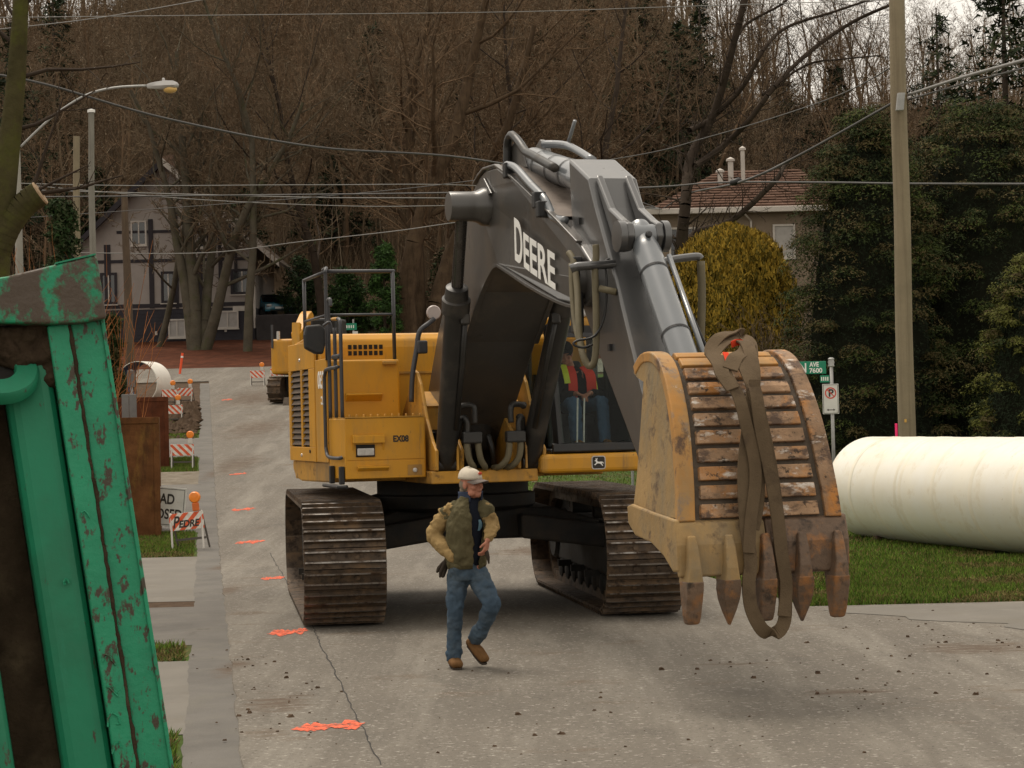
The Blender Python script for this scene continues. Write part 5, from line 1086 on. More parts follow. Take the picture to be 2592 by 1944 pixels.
barricade(bar_at(462, 1188), R(2), 'striped barricade with amber lamp on the grass strip beyond the first driveway', 'stripes_down', .22)
barricade(bar_at(440, 1075), R(0), 'third barricade, partly hidden behind the dark red rusted shield', 'stripes_down', .16)
barricade(bar_at(430, 1030), R(28), 'striped barricade turned edge-on near the far white pipe', 'stripes_down', .14)
barricade(bar_at(469, 1026), R(-14), 'striped barricade beside the mud bank, left of the road', 'stripes_up', .22)
barricade(bar_at(652, 978), R(0), 'far striped barricade standing in the road left of the small excavator', 'stripes_down', .2)
barricade(bar_at(703, 972), R(0), 'far striped barricade half hidden behind the small excavator', 'stripes_down', .22)
# orange marker post
g = ground(455, 948); t = thing('marker_post', (g.x, g.y, g.z), 'slim orange marker post at the far edge of the cross street', 'marker post'); mb = MB()
mb.tube([(g.x, g.y, g.z), (g.x + .12, g.y, g.z + .8)], .055, 8); mb.tube([(g.x + .12, g.y, g.z + .8), (g.x + .15, g.y, g.z + 1.0)], .056, 8); mb.build('post', M('marker_orange', (.80, .09, .025), .6, var=.1), t); mb = MB(); mb.tube([(g.x + .12, g.y, g.z + .78), (g.x + .13, g.y, g.z + .86)], .06, 8); mb.build('reflective_band', 'white_paint', t)
# road closed sign leaning behind the first barricade
M('sign_white', (.62, .62, .58), .5, var=.08, vs=5, dirt=[((.4, .36, .3), 4, .6, .8)]); M('sign_back', (.15, .145, .14), .5, metal=.4, var=.12, vs=6); M('galv', (.32, .32, .31), .5, metal=.4, var=.15, vs=8)
def closed_sign():
    g = ground(425, 1352); w = .86; h = .62; gz = zg(g.x, g.y); right = at(462, 1300, g.y)
    t = thing('road_closed_sign', (right.x - w / 2, g.y, gz), 'white road closed sign with black lettering behind the nearest barricade', 'sign', world=False, rotz=R(2)); t.rotation_euler[1] = R(6)
    mb = MB(); mb.box((-w / 2, -.01, .16), (w / 2, .01, .16 + h + .14)); s = mb.build('sign_panel', 'sign_white', t, bevel=.004)
    for a, b_ in (((-w / 2 + .03, .19), (w / 2 - .03, .20)), ((-w / 2 + .03, .88), (w / 2 - .03, .89)), ((-w / 2 + .03, .19), (-w / 2 + .04, .89)), ((w / 2 - .04, .19), (w / 2 - .03, .89))):
        mb = MB(); mb.box((a[0], -.0125, a[1]), (b_[0], -.0105, b_[1])); mb.build('border', 'letter_dark', s)
    text_mb('ROAD', .27, lambda u, v, dd: (.20 - .56 + u, -.011 - dd, .60 + v), .002, .008, fitw=.56).build('lettering', 'letter_dark', s)
    text_mb('CLOSED', .27, lambda u, v, dd: (.37 - .74 + u, -.011 - dd, .31 + v), .002, .006, fitw=.74).build('lettering', 'letter_dark', s)
    for x in (-.3, .3):
        mb = MB(); mb.tube([(x, .02, 0), (x, .025, .7)], .015, 6); mb.build('leg', 'leg_dark', t)
closed_sign()
# ---- sign backs on posts at left
for k, (x, yb, ytop, y0, y1, Y, w, lab) in enumerate(((332, 1070, 935, 938, 980, 50, .42, 'small grey sign seen from behind on a post before the white pipe'), (330, 1100, 1000, 998, 1058, 42, .62, 'pair of grey sign plates seen from behind above the rusty shields'))):
    p = at(x, ytop, Y); gz = zg(p.x, Y); sc = F_PX / Y
    t = thing('sign_post', (p.x, Y, gz), lab, 'sign'); mb = MB(); mb.tube([(p.x, Y, gz), (p.x, Y, p.z)], .03, 6); mb.build('post', 'galv', t)
    a = at(x, y0, Y).z; b = at(x, y1, Y).z; hw = w / 2
    if k == 0: mb = MB(); mb.box((p.x - .09, Y - .05, b), (p.x + .09, Y - .035, a)); mb.build('sign_panel', 'sign_back', t, bevel=.01)
    else:
        for s in (-1, 1): mb = MB(); mb.box((p.x - .02 + s * .075 - .07, Y - .05, b), (p.x - .02 + s * .075 + .07, Y - .035, a)); mb.build('sign_panel', 'sign_back', t, bevel=.01)
# ---- street-name and no-parking sign on the right
def street_sign():
    Y = 39.5; p = at(2106, 1000, Y); gz = zg(p.x, Y); top = at(2106, 912, Y).z
    t = thing('street_sign', (p.x, Y, gz), 'galvanised post with green street-name blade and white no-parking plate', 'street sign')
    mb = MB(); mb.tube([(p.x, Y, gz), (p.x, Y, top)], .032, 10); mb.build('post', 'galv', t, smooth=True)
    mb = MB(); mb.lathe([(.05, 0), (.06, .02), (.05, .04), (.06, .09), (.05, .11), (.06, .15), (.03, .17)], (p.x, Y, top - .12), (0, 0, 1), 12); mb.build('blade_bracket', 'galv', t, smooth=40)
    zt = at(2090, 914, Y).z; zb = at(2090, 946, Y).z; xr = at(2091, 930, Y).x; L = 1.05
    mb = MB(); mb.box((xr - L, Y - .012, zb), (xr, Y + .012, zt)); b = mb.build('name_blade', M('sign_green', (.005, .20, .11), .5, var=.1), t, bevel=.008)
    text_mb('TON', .235, lambda u, v, dd: (xr - .76 + u, Y - .0125 - dd, zb + .035 + v), .002, .006, fitw=.40).build('lettering', 'white_paint', b)
    text_mb('AVE', .115, lambda u, v, dd: (xr - .30 + u, Y - .0125 - dd, zb + .135 + v), .002, .003, fitw=.17).build('lettering', 'white_paint', b)
    text_mb('7600', .115, lambda u, v, dd: (xr - .31 + u, Y - .0125 - dd, zb + .025 + v), .002, .003, fitw=.235).build('lettering', 'white_paint', b)
    z2t = at(2084, 950, Y).z; z2b = at(2084, 968, Y).z
    mb = MB(); mb.box((p.x - .21, Y - .03, z2b), (p.x - .045, Y - .015, z2t)); mb.build('cross_blade', 'sign_green', t)
    for q in range(4): mb = MB(); mb.box((p.x - .195 + q * .037, Y - .0325, z2b + .03), (p.x - .175 + q * .037, Y - .031, z2t - .03)); mb.build('lettering', 'white_paint', t)
    # no parking
    xl, xr2 = at(2081, 1000, Y).x, at(2122, 1000, Y).x; a = at(2100, 972, Y).z; bb = at(2100, 1048, Y).z; cx = (xl + xr2) / 2; hw = (xr2 - xl) / 2
    mb = MB(); mb.box((xl, Y - .05, bb), (xr2, Y - .036, a)); pl_ = mb.build('parking_plate', 'sign_white', t, bevel=.012)
    for u0, u1, v0, v1 in ((-hw + .012, hw - .012, bb + .012, bb + .02), (-hw + .012, hw - .012, a - .02, a - .012), (-hw + .012, -hw + .02, bb + .021, a - .021), (hw - .02, hw - .012, bb + .021, a - .021)):
        mb = MB(); mb.box((cx + u0, Y - .0525, v0), (cx + u1, Y - .051, v1)); mb.build('border', 'letter_dark', pl_)
    cz = a - .165; mb = MB(); n = 32; ri, ro = .082, .104
    mb.rings([[(cx + r_ * math.cos(2 * math.pi * i / n), Y - q, cz + r_ * math.sin(2 * math.pi * i / n)) for i in range(n)] for r_, q in ((ri, .051), (ri, .0545), (ro, .0545), (ro, .051))], cap=False)
    M('sign_red', (.55, .06, .035), .5, var=.1); mb.build('prohibition_ring', 'sign_red', pl_)
    text_mb('P', .185, lambda u, v, dd: (cx - .042 + u, Y - .0515 - dd, cz - .062 + v), .002, .006).build('lettering', 'letter_dark', pl_)
    mb = MB(); mb.prism([(-.07, .058), (-.058, .07), (.07, -.058), (.058, -.07)], .0555, .057, lambda u, v, q: (cx + u, Y - q, cz + v)); mb.build('prohibition_bar', 'sign_red', pl_)
    zz = bb + .075; mb = MB(); mb.prism([(-.085, 0), (-.05, .022), (-.05, .007), (.05, .007), (.05, .022), (.085, 0), (.05, -.022), (.05, -.007), (-.05, -.007), (-.05, -.022)], .051, .0525, lambda u, v, q: (cx + u * .9, Y - q, zz + v)); mb.build('arrow', 'letter_dark', pl_)
street_sign()
# ---- poles
M('pole_wood', (.225, .185, .12), .85, var=.14, vs=1.5, dirt=[((.12, .095, .06), 1.4, .5, .8, (6, 6, .18)), ((.07, .04, .025), 2.2, .66, .72, (1, 1, .3))], bump=.5, bs=20)
M('pole_dark', (.085, .058, .038), .9, var=.2, vs=2, dirt=[((.14, .11, .07), 1.2, .5, .8, (5, 5, .2))], bump=.4, bs=16)
M('pole_grey', (.20, .19, .16), .8, var=.15, vs=1.5, dirt=[((.12, .11, .09), 2, .5, .75, (5, 5, .2))])
def pole(name, xb, xt, ytop, Y, w, mat, lab, z0=None, cat='utility pole', taper=.8):
    pb = at(xb, 1000, Y); gz = zg(pb.x, Y) if z0 is None else z0; pt = at(xt, ytop, Y); px_ = at(xb, 1100, Y).x
    t = thing(name, (px_, Y, gz), lab, cat); mb = MB(); n = 14; P = []
    for k in range(n + 1):
        q = k / n; P.append((px_ + (pt.x - px_) * q + .01 * math.sin(k), Y, gz + (pt.z - gz) * q))
    mb.tube(P, [w * (1 - (1 - taper) * k / n) for k in range(n + 1)], 16); mb.build('pole_shaft', mat, t, smooth=40); return t, Vector(P[-1])
PW, PWT = pole('utility_pole', 2295, 2268, -60, 41, .172, 'pole_wood', 'tall weathered wooden utility pole before the dark cedars at right', taper=.86)
b0_ = at(2272, 240, 40.8); b1_ = at(2290, 276, 40.8)
mb = MB(); mb.box((-.07, -.10, -.17), (.07, 0, .16), X=lambda a, b, c: at(2278, 258, 40.8) + Vector((a + c * .12, b, c))); mb.build('cable_bracket', 'galv', PW, bevel=.01)
mb = MB(); mb.box((-.02, -.01, -.03), (.02, .0, .03), X=lambda a, b, c: at(2292, 1065, 40.82) + Vector((a, b, c))); mb.build('pole_tag', M('tag_yellow', (.6, .35, .08), .6), PW)
g = at(2269, 1100, 38.9); tt = MB(); tt.box((g.x - .02, 38.88, .012), (g.x + .02, 38.92, at(2269, 1072, 38.9).z)); o = tt.build('survey_stake', M('stake_pink', (.85, .03, .16), .7, var=.1), bevel=.004); tag(o, 'thin pink survey stake beside the big wooden pole', 'stake')
pole('utility_pole', 240, 230, 282, 56, .10, 'pole_grey', 'slim grey pole with a pale cap rising behind the green shield', taper=.75)[0]
pole('utility_pole', 198, 193, 345, 75, .14, 'pole_wood', 'brown wooden pole left of the slim capped grey pole', taper=.8)
pole('utility_pole', 335, 314, 478, 88, .21, 'pole_dark', 'dark brown pole in front of the timbered house', taper=.6)
p = at(231, 283, 56); mb = MB(); mb.lathe([(.10, -.02), (.10, .05), (.03, .07)], p, (0, 0, 1), 12); o = mb.build('pole_cap', 'white_paint', [q for q in bpy.data.objects if q.get('label', '').startswith('slim grey pole')][0])
# ---- street lamp
def lamp():
    Y = 50; A = lambda x, y: at(x, y, Y); base = A(58, 1000); gz = zg(base.x, Y)
    t = thing('street_lamp', (base.x, Y, gz), 'cobra-head street lamp on a long curved arm at upper left', 'street lamp')
    mb = MB(); mb.tube([(base.x, Y, gz), (base.x - .03, Y, A(50, 360).z)], [.11, .08], 12); mb.build('lamp_post', 'pole_grey', t, smooth=True)
    mb = MB(); mb.tube(smoothpath([A(52, 372), A(100, 325), A(150, 282), A(220, 240), A(290, 222), A(372, 217)], 6), .028, 8); mb.build('lamp_arm', 'galv', t, smooth=True)
    c = A(412, 218); L = .36; rr_ = []
    M('lamp_shell', (.42, .41, .40), .45, var=.06)
    for q, (w, h0, h1) in zip((-1, -.8, -.4, .2, .7, .95, 1.02), ((.05, -.04, .05), (.075, -.05, .075), (.10, -.06, .10), (.15, -.07, .12), (.16, -.06, .11), (.11, -.03, .07), (.04, 0, .03))):
        rr_.append([c + Vector((q * L, -w, 0)), c + Vector((q * L, -w * .6, h1)), c + Vector((q * L, w * .6, h1)), c + Vector((q * L, w, 0)), c + Vector((q * L, w * .6, h0)), c + Vector((q * L, -w * .6, h0))])
    mb = MB(); mb.rings(rr_); mb.build('lamp_head', 'lamp_shell', t, smooth=50)
    M('lamp_amber', (.62, .40, .13), .3, var=.1); mb = MB(); mb.ell(c + Vector((.17, 0, -.08)), .16, .13, .09); mb.build('lamp_lens', 'lamp_amber', t, smooth=True)
    mb = MB(); mb.lathe([(.035, 0), (.035, .06), (.02, .08)], c + Vector((.02, 0, .11)), (0, 0, 1), 10); mb.build('photo_cell', 'lamp_shell', t)
lamp()
# ---- overhead wires
M('wire', (.06, .058, .055), .6, var=.1); M('wire_pale', (.17, .165, .155), .6, var=.1)
def wire(pts, r_, lab, mat='wire', sag=0.):
    P = [at(*q) for q in pts]
    if len(P) == 2:
        a, b = P; P = [a.lerp(b, k / 24) - Vector((0, 0, sag * 4 * (k / 24) * (1 - k / 24))) for k in range(25)]
    else:
        if pts[0][0] < 0: P.insert(0, P[0] + (P[0] - P[1]) * .8)
        if pts[-1][0] > 2600: P.append(P[-1] + (P[-1] - P[-2]) * .8)
        P = smoothpath(P, 8)
    mb = MB(); mb.tube(P, r_, 5); mid = P[0]; o = mb.build('overhead_wire', mat, smooth=True); o.data.transform(Matrix.Translation(-mid)); o.location = mid
    tag(o, lab, 'wire', 'overhead wires'); return o
wire([(-60, 45, 45), (600, 38, 45), (1300, 30, 46), (1800, 14, 46), (2650, -12, 46)], .009, 'topmost thin wire running level across the whole width', 'wire_pale')
wire([(-60, 80, 30), (250, 45, 29), (620, -20, 28)], .007, 'thin wire slanting up out of the picture at upper left', 'wire_pale')
wire([(-60, 180, 48), (120, 215, 49), (420, 300, 52), (800, 372, 58), (1180, 400, 62), (1450, 455, 78), (1660, 525, 99.8)], .03, 'thick black cable falling from upper left towards the boom')
wire([(-40, 462, 80), (330, 470, 80), (800, 468, 80), (1200, 470, 80), (1450, 500, 90), (1664, 526, 99.8)], .018, 'upper of the level wires passing before the timbered house', 'wire_pale')
wire([(-40, 478, 82), (330, 488, 82), (800, 500, 82), (1200, 503, 82), (1450, 520, 91), (1668, 527, 99.8)], .022, 'middle level wire before the timbered house', 'wire_pale')
wire([(80, 470, 84), (500, 505, 84), (900, 522, 84), (1200, 520, 84), (1450, 524, 92), (1672, 528, 99.8)], .018, 'lowest level wire before the timbered house', 'wire_pale')
wire([(180, 640, 90), (520, 640, 90), (760, 612, 88), (1000, 585, 84), (1180, 560, 80), (1450, 530, 90), (1676, 529, 99.8)], .02, 'thin wire rising from the timbered house towards the boom', 'wire_pale')
wire([(1680, 527, 99.8), (1745, 490, 75), (1870, 462, 48), (2010, 400, 45), (2270, 255, 41)], .028, 'thick twisted cable climbing from the red roof to the wooden pole')
wire([(2300, 240, 41), (2440, 195, 36), (2640, 140, 31)], .03, 'pale double cable leaving the wooden pole to the upper right', 'wire_pale')
wire([(2300, 252, 41), (2440, 212, 36.2), (2640, 160, 31)], .018, 'thin cable just below the double cable at upper right', 'wire')
wire([(-60, 500, 70), (1000, 490, 60), (1600, 476, 52), (1820, 462, 50), (2100, 462, 45), (2300, 465, 42), (2650, 466, 38)], .022, 'level dark wire crossing in front of the dark cedars')
wire([(-60, 560, 95), (900, 490, 75), (1540, 405, 62), (1800, 345, 55), (2100, 250, 46), (2265, 165, 41)], .014, 'thin faint wire rising to the top of the wooden pole', 'wire')
for (x, y, Y) in ((1862, 460, 48.2),):
    c = at(x, y, Y); mb = MB(); mb.lathe([(.02, -.14), (.07, -.1), (.07, .1), (.02, .14)], c, (1, .0, .3), 12); o = mb.build('splice_case', 'hose_black', smooth=True); o.data.transform(Matrix.Translation(-c)); o.location = c; tag(o, 'dark splice case where two cables join above the red roof', 'splice case')
# stakes and posts on the far lawn
g = ground(1352, 1222); mb = MB(); mb.box((-.06, -.03, 0), (.06, .03, .42)); o = mb.build('survey_stake', M('stake_wood', (.45, .36, .24), .8, var=.1), bevel=.01); o.location = (g.x, g.y, zg(g.x, g.y)); tag(o, 'short pale stake on the lawn under the cab', 'stake')
g = ground(1602, 1235); mb = MB(); mb.tube([(0, 0, 0), (0, 0, 2.2)], .035, 8); o = mb.build('sign_post', 'galv'); o.location = (g.x, g.y, zg(g.x, g.y)); tag(o, 'bare galvanised post standing on the lawn beyond the cab', 'post')
# far street sign
def far_sign():
    Y = 110; p = at(895, 850, Y); gz = zg(p.x, Y); t = thing('street_sign', (p.x, Y, gz), 'tiny far green street sign above the yellow hood', 'street sign'); mb = MB(); mb.tube([(p.x, Y, gz), (p.x, Y, at(895, 808, Y).z)], .05, 6); mb.build('post', 'galv', t)
    a = at(866, 836, Y); b = at(903, 818, Y); mb = MB(); mb.box((a.x, Y - .08, a.z), (b.x, Y - .06, b.z)); mb.build('name_blade', 'sign_green', t)
    for q in range(5): mb = MB(); x = a.x + (b.x - a.x) * (.15 + q * .15); mb.box((x, Y - .084, a.z + .1), (x + .05, Y - .081, b.z - .1)); mb.build('lettering', 'white_paint', t)
    a = at(893, 856, Y); b = at(906, 836, Y); mb = MB(); mb.box((a.x, Y - .09, a.z), (b.x, Y - .07, b.z - .05)); mb.build('parking_plate', 'sign_white', t)
far_sign()
# ================================================================ small excavator in the distance
def small_exc():
    Y = 85; g = at(798, 1008, Y); gz = zg(g.x, Y) + .035
    t = thing('excavator', (g.x, Y, gz), 'smaller yellow excavator mostly hidden behind the big one, far up the road', 'excavator')
    th = R(-8); c, s = math.cos(th), math.sin(th)
    X = lambda a, b, z: Vector((g.x + a * c - b * s, Y + a * s + b * c, gz + z))
    for s_ in (-1, 1):
        mb = MB(); n = 30; path = []
        for k in range(n): 
            b, z, an = track_path(k * (4 * 1.4 + 2 * math.pi * .45) / n, 1.4, .45); path.append((b, z))
        mb.prism(path, s_ * .95, s_ * 1.45, lambda b, z, a: X(a, -b, z)); tk = mb.build('track', 'track_steel', t)
        for k in range(n):
            b, z, an = track_path(k * (4 * 1.4 + 2 * math.pi * .45) / n, 1.4, .45); mb = MB(); q = (math.cos(an), math.sin(an)); w = (math.sin(an), -math.cos(an))
            mb.prism([(b - w[0] * .05, z - w[1] * .05), (b + w[0] * .05, z + w[1] * .05), (b + w[0] * .03 + q[0] * .05, z + w[1] * .03 + q[1] * .05), (b - w[0] * .03 + q[0] * .05, z - w[1] * .03 + q[1] * .05)], s_ * .93, s_ * 1.47, lambda b_, z_, a: X(a, -b_, z_)); mb.build('shoe', 'track_steel', tk)
    mb = MB(); mb.box((-.9, -1, .4), (.9, 1, .95), X=X); mb.build('carbody', 'under_black', t)
    y0 = at(690, 950, Y).z - gz; yt = at(690, 862, Y).z - gz
    mb = MB(); mb.box((-1.35, -1.6, y0), (1.4, 1.9, yt), X=X); mb.build('body', 'yellow', t, bevel=.12, seg=3)
    mb = MB(); mb.box((-1.40, -1.2, y0 + .25), (-1.352, 1.2, yt - .25), X=X); mb.build('side_door', 'yellow_dirty', t, bevel=.02)
    text_mb('PC300', .28, lambda u, v, dd: X(-1.28 + u, -1.62 - dd, y0 + .15 + v), .01).build('lettering', 'letter_dark', t) if False else None
    mb = MB(); mb.box((-1.3, -1.66, yt - .35), (-1.22, -1.6, yt + .55), X=X); mb.tube([X(-1.25, -1.62, yt), X(-1.25, -1.62, yt + .5)], .04, 6); mb.build('exhaust', 'rail_grey', t)
    mb = MB(); mb.tube([X(-1.05, -1.5, yt - .02), X(-1.05, -1.5, yt + .3)], .07, 10); mb.build('exhaust', 'lamp_glass', t)
    bz = lambda x, y: at(x, y, Y)
    P = [(-.6, y0 + .4), (.05, yt + 1.0), (.35, yt + 1.12), (.75, yt + 1.0), (2.2, yt + .2), (2.1, yt - .1), (.7, yt + .55), (.4, yt + .6), (0, y0 + .2)]
    mb = MB(); mb.prism(P, -.2, .2, lambda a, z, q: X(-.25 + q, -a + .3, z)); mb.build('boom', 'yellow', t, bevel=.03)
    for s_ in (-.3, .3): mb = MB(); mb.tube([X(-.25 + s_, -.6, y0 + .3), X(-.25 + s_, -.1, yt + .75)], .09, 8); mb.build('boom_cylinder', 'yellow_dirty', t)
    mb = MB(); mb.prism([(1.9, yt + .55), (2.2, yt + .6), (2.6, y0 - 1.1), (2.45, y0 - 1.15)], -.15, .15, lambda a, z, q: X(-.25 + q, -a + .3, z)); mb.build('stick', 'yellow', t)
    mb = MB(); mb.prism([(2.3, y0 - .9), (2.75, y0 - .9), (3.0, y0 - 1.3), (2.85, y0 - 1.6), (2.3, y0 - 1.35)], -.4, .4, lambda a, z, q: X(-.25 + q, -a + .3, z)); mb.build('bucket', 'bucket_mud', t)
    mb = MB(); mb.box((.25, -1.65, y0), (1.3, .1, yt + .75), X=X); cb = mb.build('cab', 'black_paint', t, bevel=.08)
    mb = MB(); mb.box((.35, -1.67, y0 + .3), (1.2, -1.655, yt + .65), X=X); mb.build('windscreen', 'hole', cb)
small_exc()
# ================================================================ timbered house at left
M('stucco', (.29, .26, .24), .9, var=.08, vs=1.5, dirt=[((.28, .24, .21), 1.2, .55, .8, (1, 1, .4))])
M('timber', (.022, .018, .022), .8, var=.2); M('siding_dark', (.022, .020, .026), .8, var=.2, vs=2); M('roof_dark', (.05, .038, .030), .9, var=.25, vs=3, dirt=[((.04, .05, .02), 1, .55, .75)], bump=.4, bs=14)
M('trim_white', (.45, .41, .37), .7, var=.1); M('pane_dark', (.02, .022, .025), .12, var=.3, vs=1, spec=.8); M('blind', (.33, .31, .29), .7, var=.1, vs=4)
HY = 125.
def HX(x): return at(x, 800, HY).x
def HZ(y, x=480): return at(x, y, HY).z
def window(t, x0, x1, y0, y1, frame, panes=2, blind=False, yoff=.0, trim=.09, Yp=HY, name='window', fx=HX, fz=HZ):
    a, b = fx(x0), fx(x1); z1, z0 = fz(y0), fz(y1); Y_ = Yp - yoff
    mb = MB(); mb.box((a, Y_ - .03, z0), (b, Y_ - .005, z1)); w = mb.build(name, 'blind' if blind else 'pane_dark', t)
    for p, q, r_, s in ((a - trim, b + trim, z1, z1 + trim), (a - trim, b + trim, z0 - trim, z0), (a - trim, a, z0, z1), (b, b + trim, z0, z1)):
        mb = MB(); mb.box((p, Y_ - .09, r_), (q, Y_ - .002, s)); mb.build('frame', frame, w)
    for k in range(1, panes):
        x = a + (b - a) * k / panes; mb = MB(); mb.box((x - .035, Y_ - .07, z0), (x + .035, Y_ - .031, z1)); mb.build('mullion', 'trim_white', w)
    mb = MB(); mb.box((a - trim * 1.4, Y_ - .14, z0 - trim - .06), (b + trim * 1.4, Y_ - .002, z0 - trim - .005)); mb.build('sill', 'trim_white', w)
    return w
def house_left():
    x0, x1 = HX(225), HX(644); zb = zg(HX(440), HY) - .6; zf = HZ(781); ze = HZ(664, 680); zpk = HZ(404, 424); xp = HX(424); D_ = 11
    t = thing('house', (xp, HY + .1, zb), 'half-timbered house with dark base and broad gable behind bare trees at left', 'house')
    mb = MB(); mb.box((x0 - 3.2, HY, zb), (x1, HY + D_, zf)); mb.build('basement_wall', 'siding_dark', t)
    nb = int((zf - zb) / .2)
    for k in range(nb): mb = MB(); z = zb + .02 + k * .2; mb.prism([(HY - .03, z), (HY - .004, z), (HY - .004, z + .195), (HY - .012, z + .195)], x0 - 3.2, x1 + .01, lambda y, zz, x: (x, y, zz)); mb.build('siding_board', 'siding_dark', t)
    sl_ = (zpk - ze) / (HX(713) - xp); xL = xp - (HX(713) - xp) * .98
    zr = lambda x: zpk - sl_ * abs(x - xp) - .25
    mb = MB(); mb.prism([(x0 - 3.2, zf), (x1, zf), (x1, zr(x1)), (xp, zr(xp)), (x0 - 3.2, zr(x0 - 3.2))], HY - .02, HY + D_, lambda x, z, y: (x, y, z)); mb.build('wall', 'stucco', t)
    for s, xe in ((1, HX(713)), (-1, xL)):
        mb = MB(); mb.prism([(xp, zpk), (xe, ze), (xe, ze - .18), (xp, zpk - .2)], HY - .8, HY + D_ + .5, lambda x, z, y: (x, y, z)); rf = mb.build('roof', 'roof_dark', t)
        mb = MB(); mb.prism([(xp, zpk + .03), (xe, ze + .03), (xe, ze - .33), (xp, zpk - .38)], HY - .88, HY - .81, lambda x, z, y: (x, y, z)); mb.build('bargeboard', 'trim_white' if s > 0 else 'timber', rf)
    tim = [(267, 283, 620, 781, 1), (380, 392, 555, 781, 1), (446, 454, 520, 781, 1), (505, 515, 500, 781, 1), (556, 566, 540, 781, 1), (596, 604, 560, 690, 1), (640, 645, 600, 860, 1), (225, 645, 660, 668, 0), (225, 645, 773, 783, 0), (300, 640, 585, 592, 0)]
    for i, (a, b, c, d_, v) in enumerate(tim):
        top = HZ(c, a); xa, xb = HX(a), HX(b)
        if v: top = min(top, zr((xa + xb) / 2) - .05)
        mb = MB(); mb.box((xa, HY - .07 - .012 * v, HZ(d_, a)), (max(xb, xa + .14), HY - .022, top)); mb.build('timber_beam', 'timber', t)
    for (a, b, c, d_) in ((262, 292, 692, 760), (416, 440, 692, 760), (486, 498, 692, 760), (592, 638, 690, 742)): window(t, a, b, c, d_, 'timber', 2 if b - a > 15 else 1, yoff=.03, trim=.14)
    for (a, b, c, d_) in ((340, 372, 560, 615), (512, 540, 560, 625), (570, 614, 560, 622)): window(t, a, b, c, d_, 'trim_white', 2, yoff=.03)
    for (a, b, c, d_) in ((430, 466, 811, 851), (552, 600, 793, 830)): window(t, a, b, c, d_, 'trim_white', 2, blind=True, yoff=.04)
    for (x, y) in ((392, 842), (568, 838)): mb = MB(); p = (HX(x), HZ(y)); mb.box((p[0], HY - .1, p[1] - .1), (p[0] + .13, HY - .04, p[1] + .12)); mb.build('wall_box', 'trim_white', t)
    mb = MB(); mb.tube([(HX(646), HY - .25, HZ(835)), (HX(646), HY - .25, HZ(702)), (HX(692), HY - .7, HZ(674))], .07, 8); mb.build('downspout', 'trim_white', t)
    mb = MB(); mb.box((HX(590), HY - .05, HZ(790)), (HX(640), HY - .024, HZ(768))); mb.build('belly_band', 'trim_white', t)
    mb = MB(); xq = HX(372); mb.box((xq, HY + 5, zpk - 1.5), (xq + .9, HY + 6, zpk + .9)); mb.build('chimney', M('brick_dull', (.14, .085, .06), .9, var=.3, vs=5), t, bevel=.02)
house_left()
# retaining wall and the blue car above it
mb = MB(); a = HX(652); b = HX(760); z0 = zg(a, 124); zt = HZ(803); mb.box((a, 124.2, z0 - .5), (b, 126.5, zt)); o = mb.build('retaining_wall', M('wall_dark', (.035, .03, .03), .9, var=.3, vs=2, bump=.3), bevel=.05); tag(o, 'dark low retaining wall below the blue car', 'wall')
mb = MB(); mb.box((a, 126.5, zt - .3), (b + 6, 134, zt - .02)); struct(mb.build('driveway', 'gravel'))
def car():
    Y = 127.2; base = at(672, 803, Y); zc = zt
    t = thing('car', (base.x, Y + 1.8, zc), 'teal blue parked hatchback car beside the timbered house', 'car', world=False, rotz=R(24))
    # side profile (y along the car, front towards -y), swept across with tumblehome
    prof = [(-2.0, .35), (-2.05, .55), (-1.98, .78), (-1.05, .92), (-.95, .95), (1.55, 1.0), (1.9, .95), (1.98, .6), (1.95, .35)]
    M('car_blue', (.02, .15, .22), .25, var=.05, spec=.6, coat=.6)
    def sweep(pr, w0, w1, zlo, zhi):
        mb = MB(); rr_ = []
        for q in (-1, -.9, -.6, 0, .6, .9, 1):
            e = 1 - .06 * abs(q) ** 4; rr_.append([(q * (w0 + (w1 - w0) * max(0, min(1, (z - zlo) / (zhi - zlo)))), y * e, z * (1 - .03 * abs(q) ** 3) + (.0)) for y, z in pr])
        mb.rings(rr_); return mb
    sweep(prof, .84, .82, .3, 1.).build('car_body', 'car_blue', t, smooth=40)
    cab_ = [(-1.0, .93), (-.25, 1.40), (.1, 1.46), (.9, 1.44), (1.6, .99)]
    sweep(cab_, .80, .60, .93, 1.46).build('greenhouse', 'pane_dark', t, smooth=40)
    sweep([(-.28, 1.40), (.1, 1.475), (.95, 1.455), (1.15, 1.32), (.9, 1.42), (.1, 1.44)], .64, .62, 1.3, 1.47).build('roof', 'car_blue', t, smooth=40)
    for s in (-1, 1):
        for y in (-1.25, 1.25):
            mb = MB(); mb.lathe([(.12, -.1), (.29, -.1), (.31, -.06), (.31, .06), (.29, .1), (.12, .1)], (s * .76, y, .31), (1, 0, 0), 20); wh = mb.build('wheel', 'hose_black', t, smooth=40); mb = MB(); mb.lathe([(.19, .0), (.17, .11), (.03, .115)], (s * .76 - (.0 if s > 0 else 0), y, .31), (s, 0, 0), 16); mb.build('rim', 'galv', wh)
        mb = MB(); mb.ell((s * .60, -1.99, .68), .17, .06, .09); mb.build('headlight', 'lamp_glass', t, smooth=True)
        mb = MB(); mb.ell((s * .90, -.75, 1.0), .09, .06, .07); mb.build('door_mirror', 'car_blue', t, smooth=True)
        mb = MB(); mb.tube([(s * .74, -1.0, .95), (s * .60, -.26, 1.42)], .03, 5); mb.build('pillar', 'car_blue', t)
    mb = MB(); mb.box((-.26, -2.075, .48), (.26, -2.055, .60)); mb.build('number_plate', 'white_paint', t)
    mb = MB(); mb.box((-.55, -2.06, .36), (.55, -2.03, .44)); mb.build('grille', 'hole', t)
car()
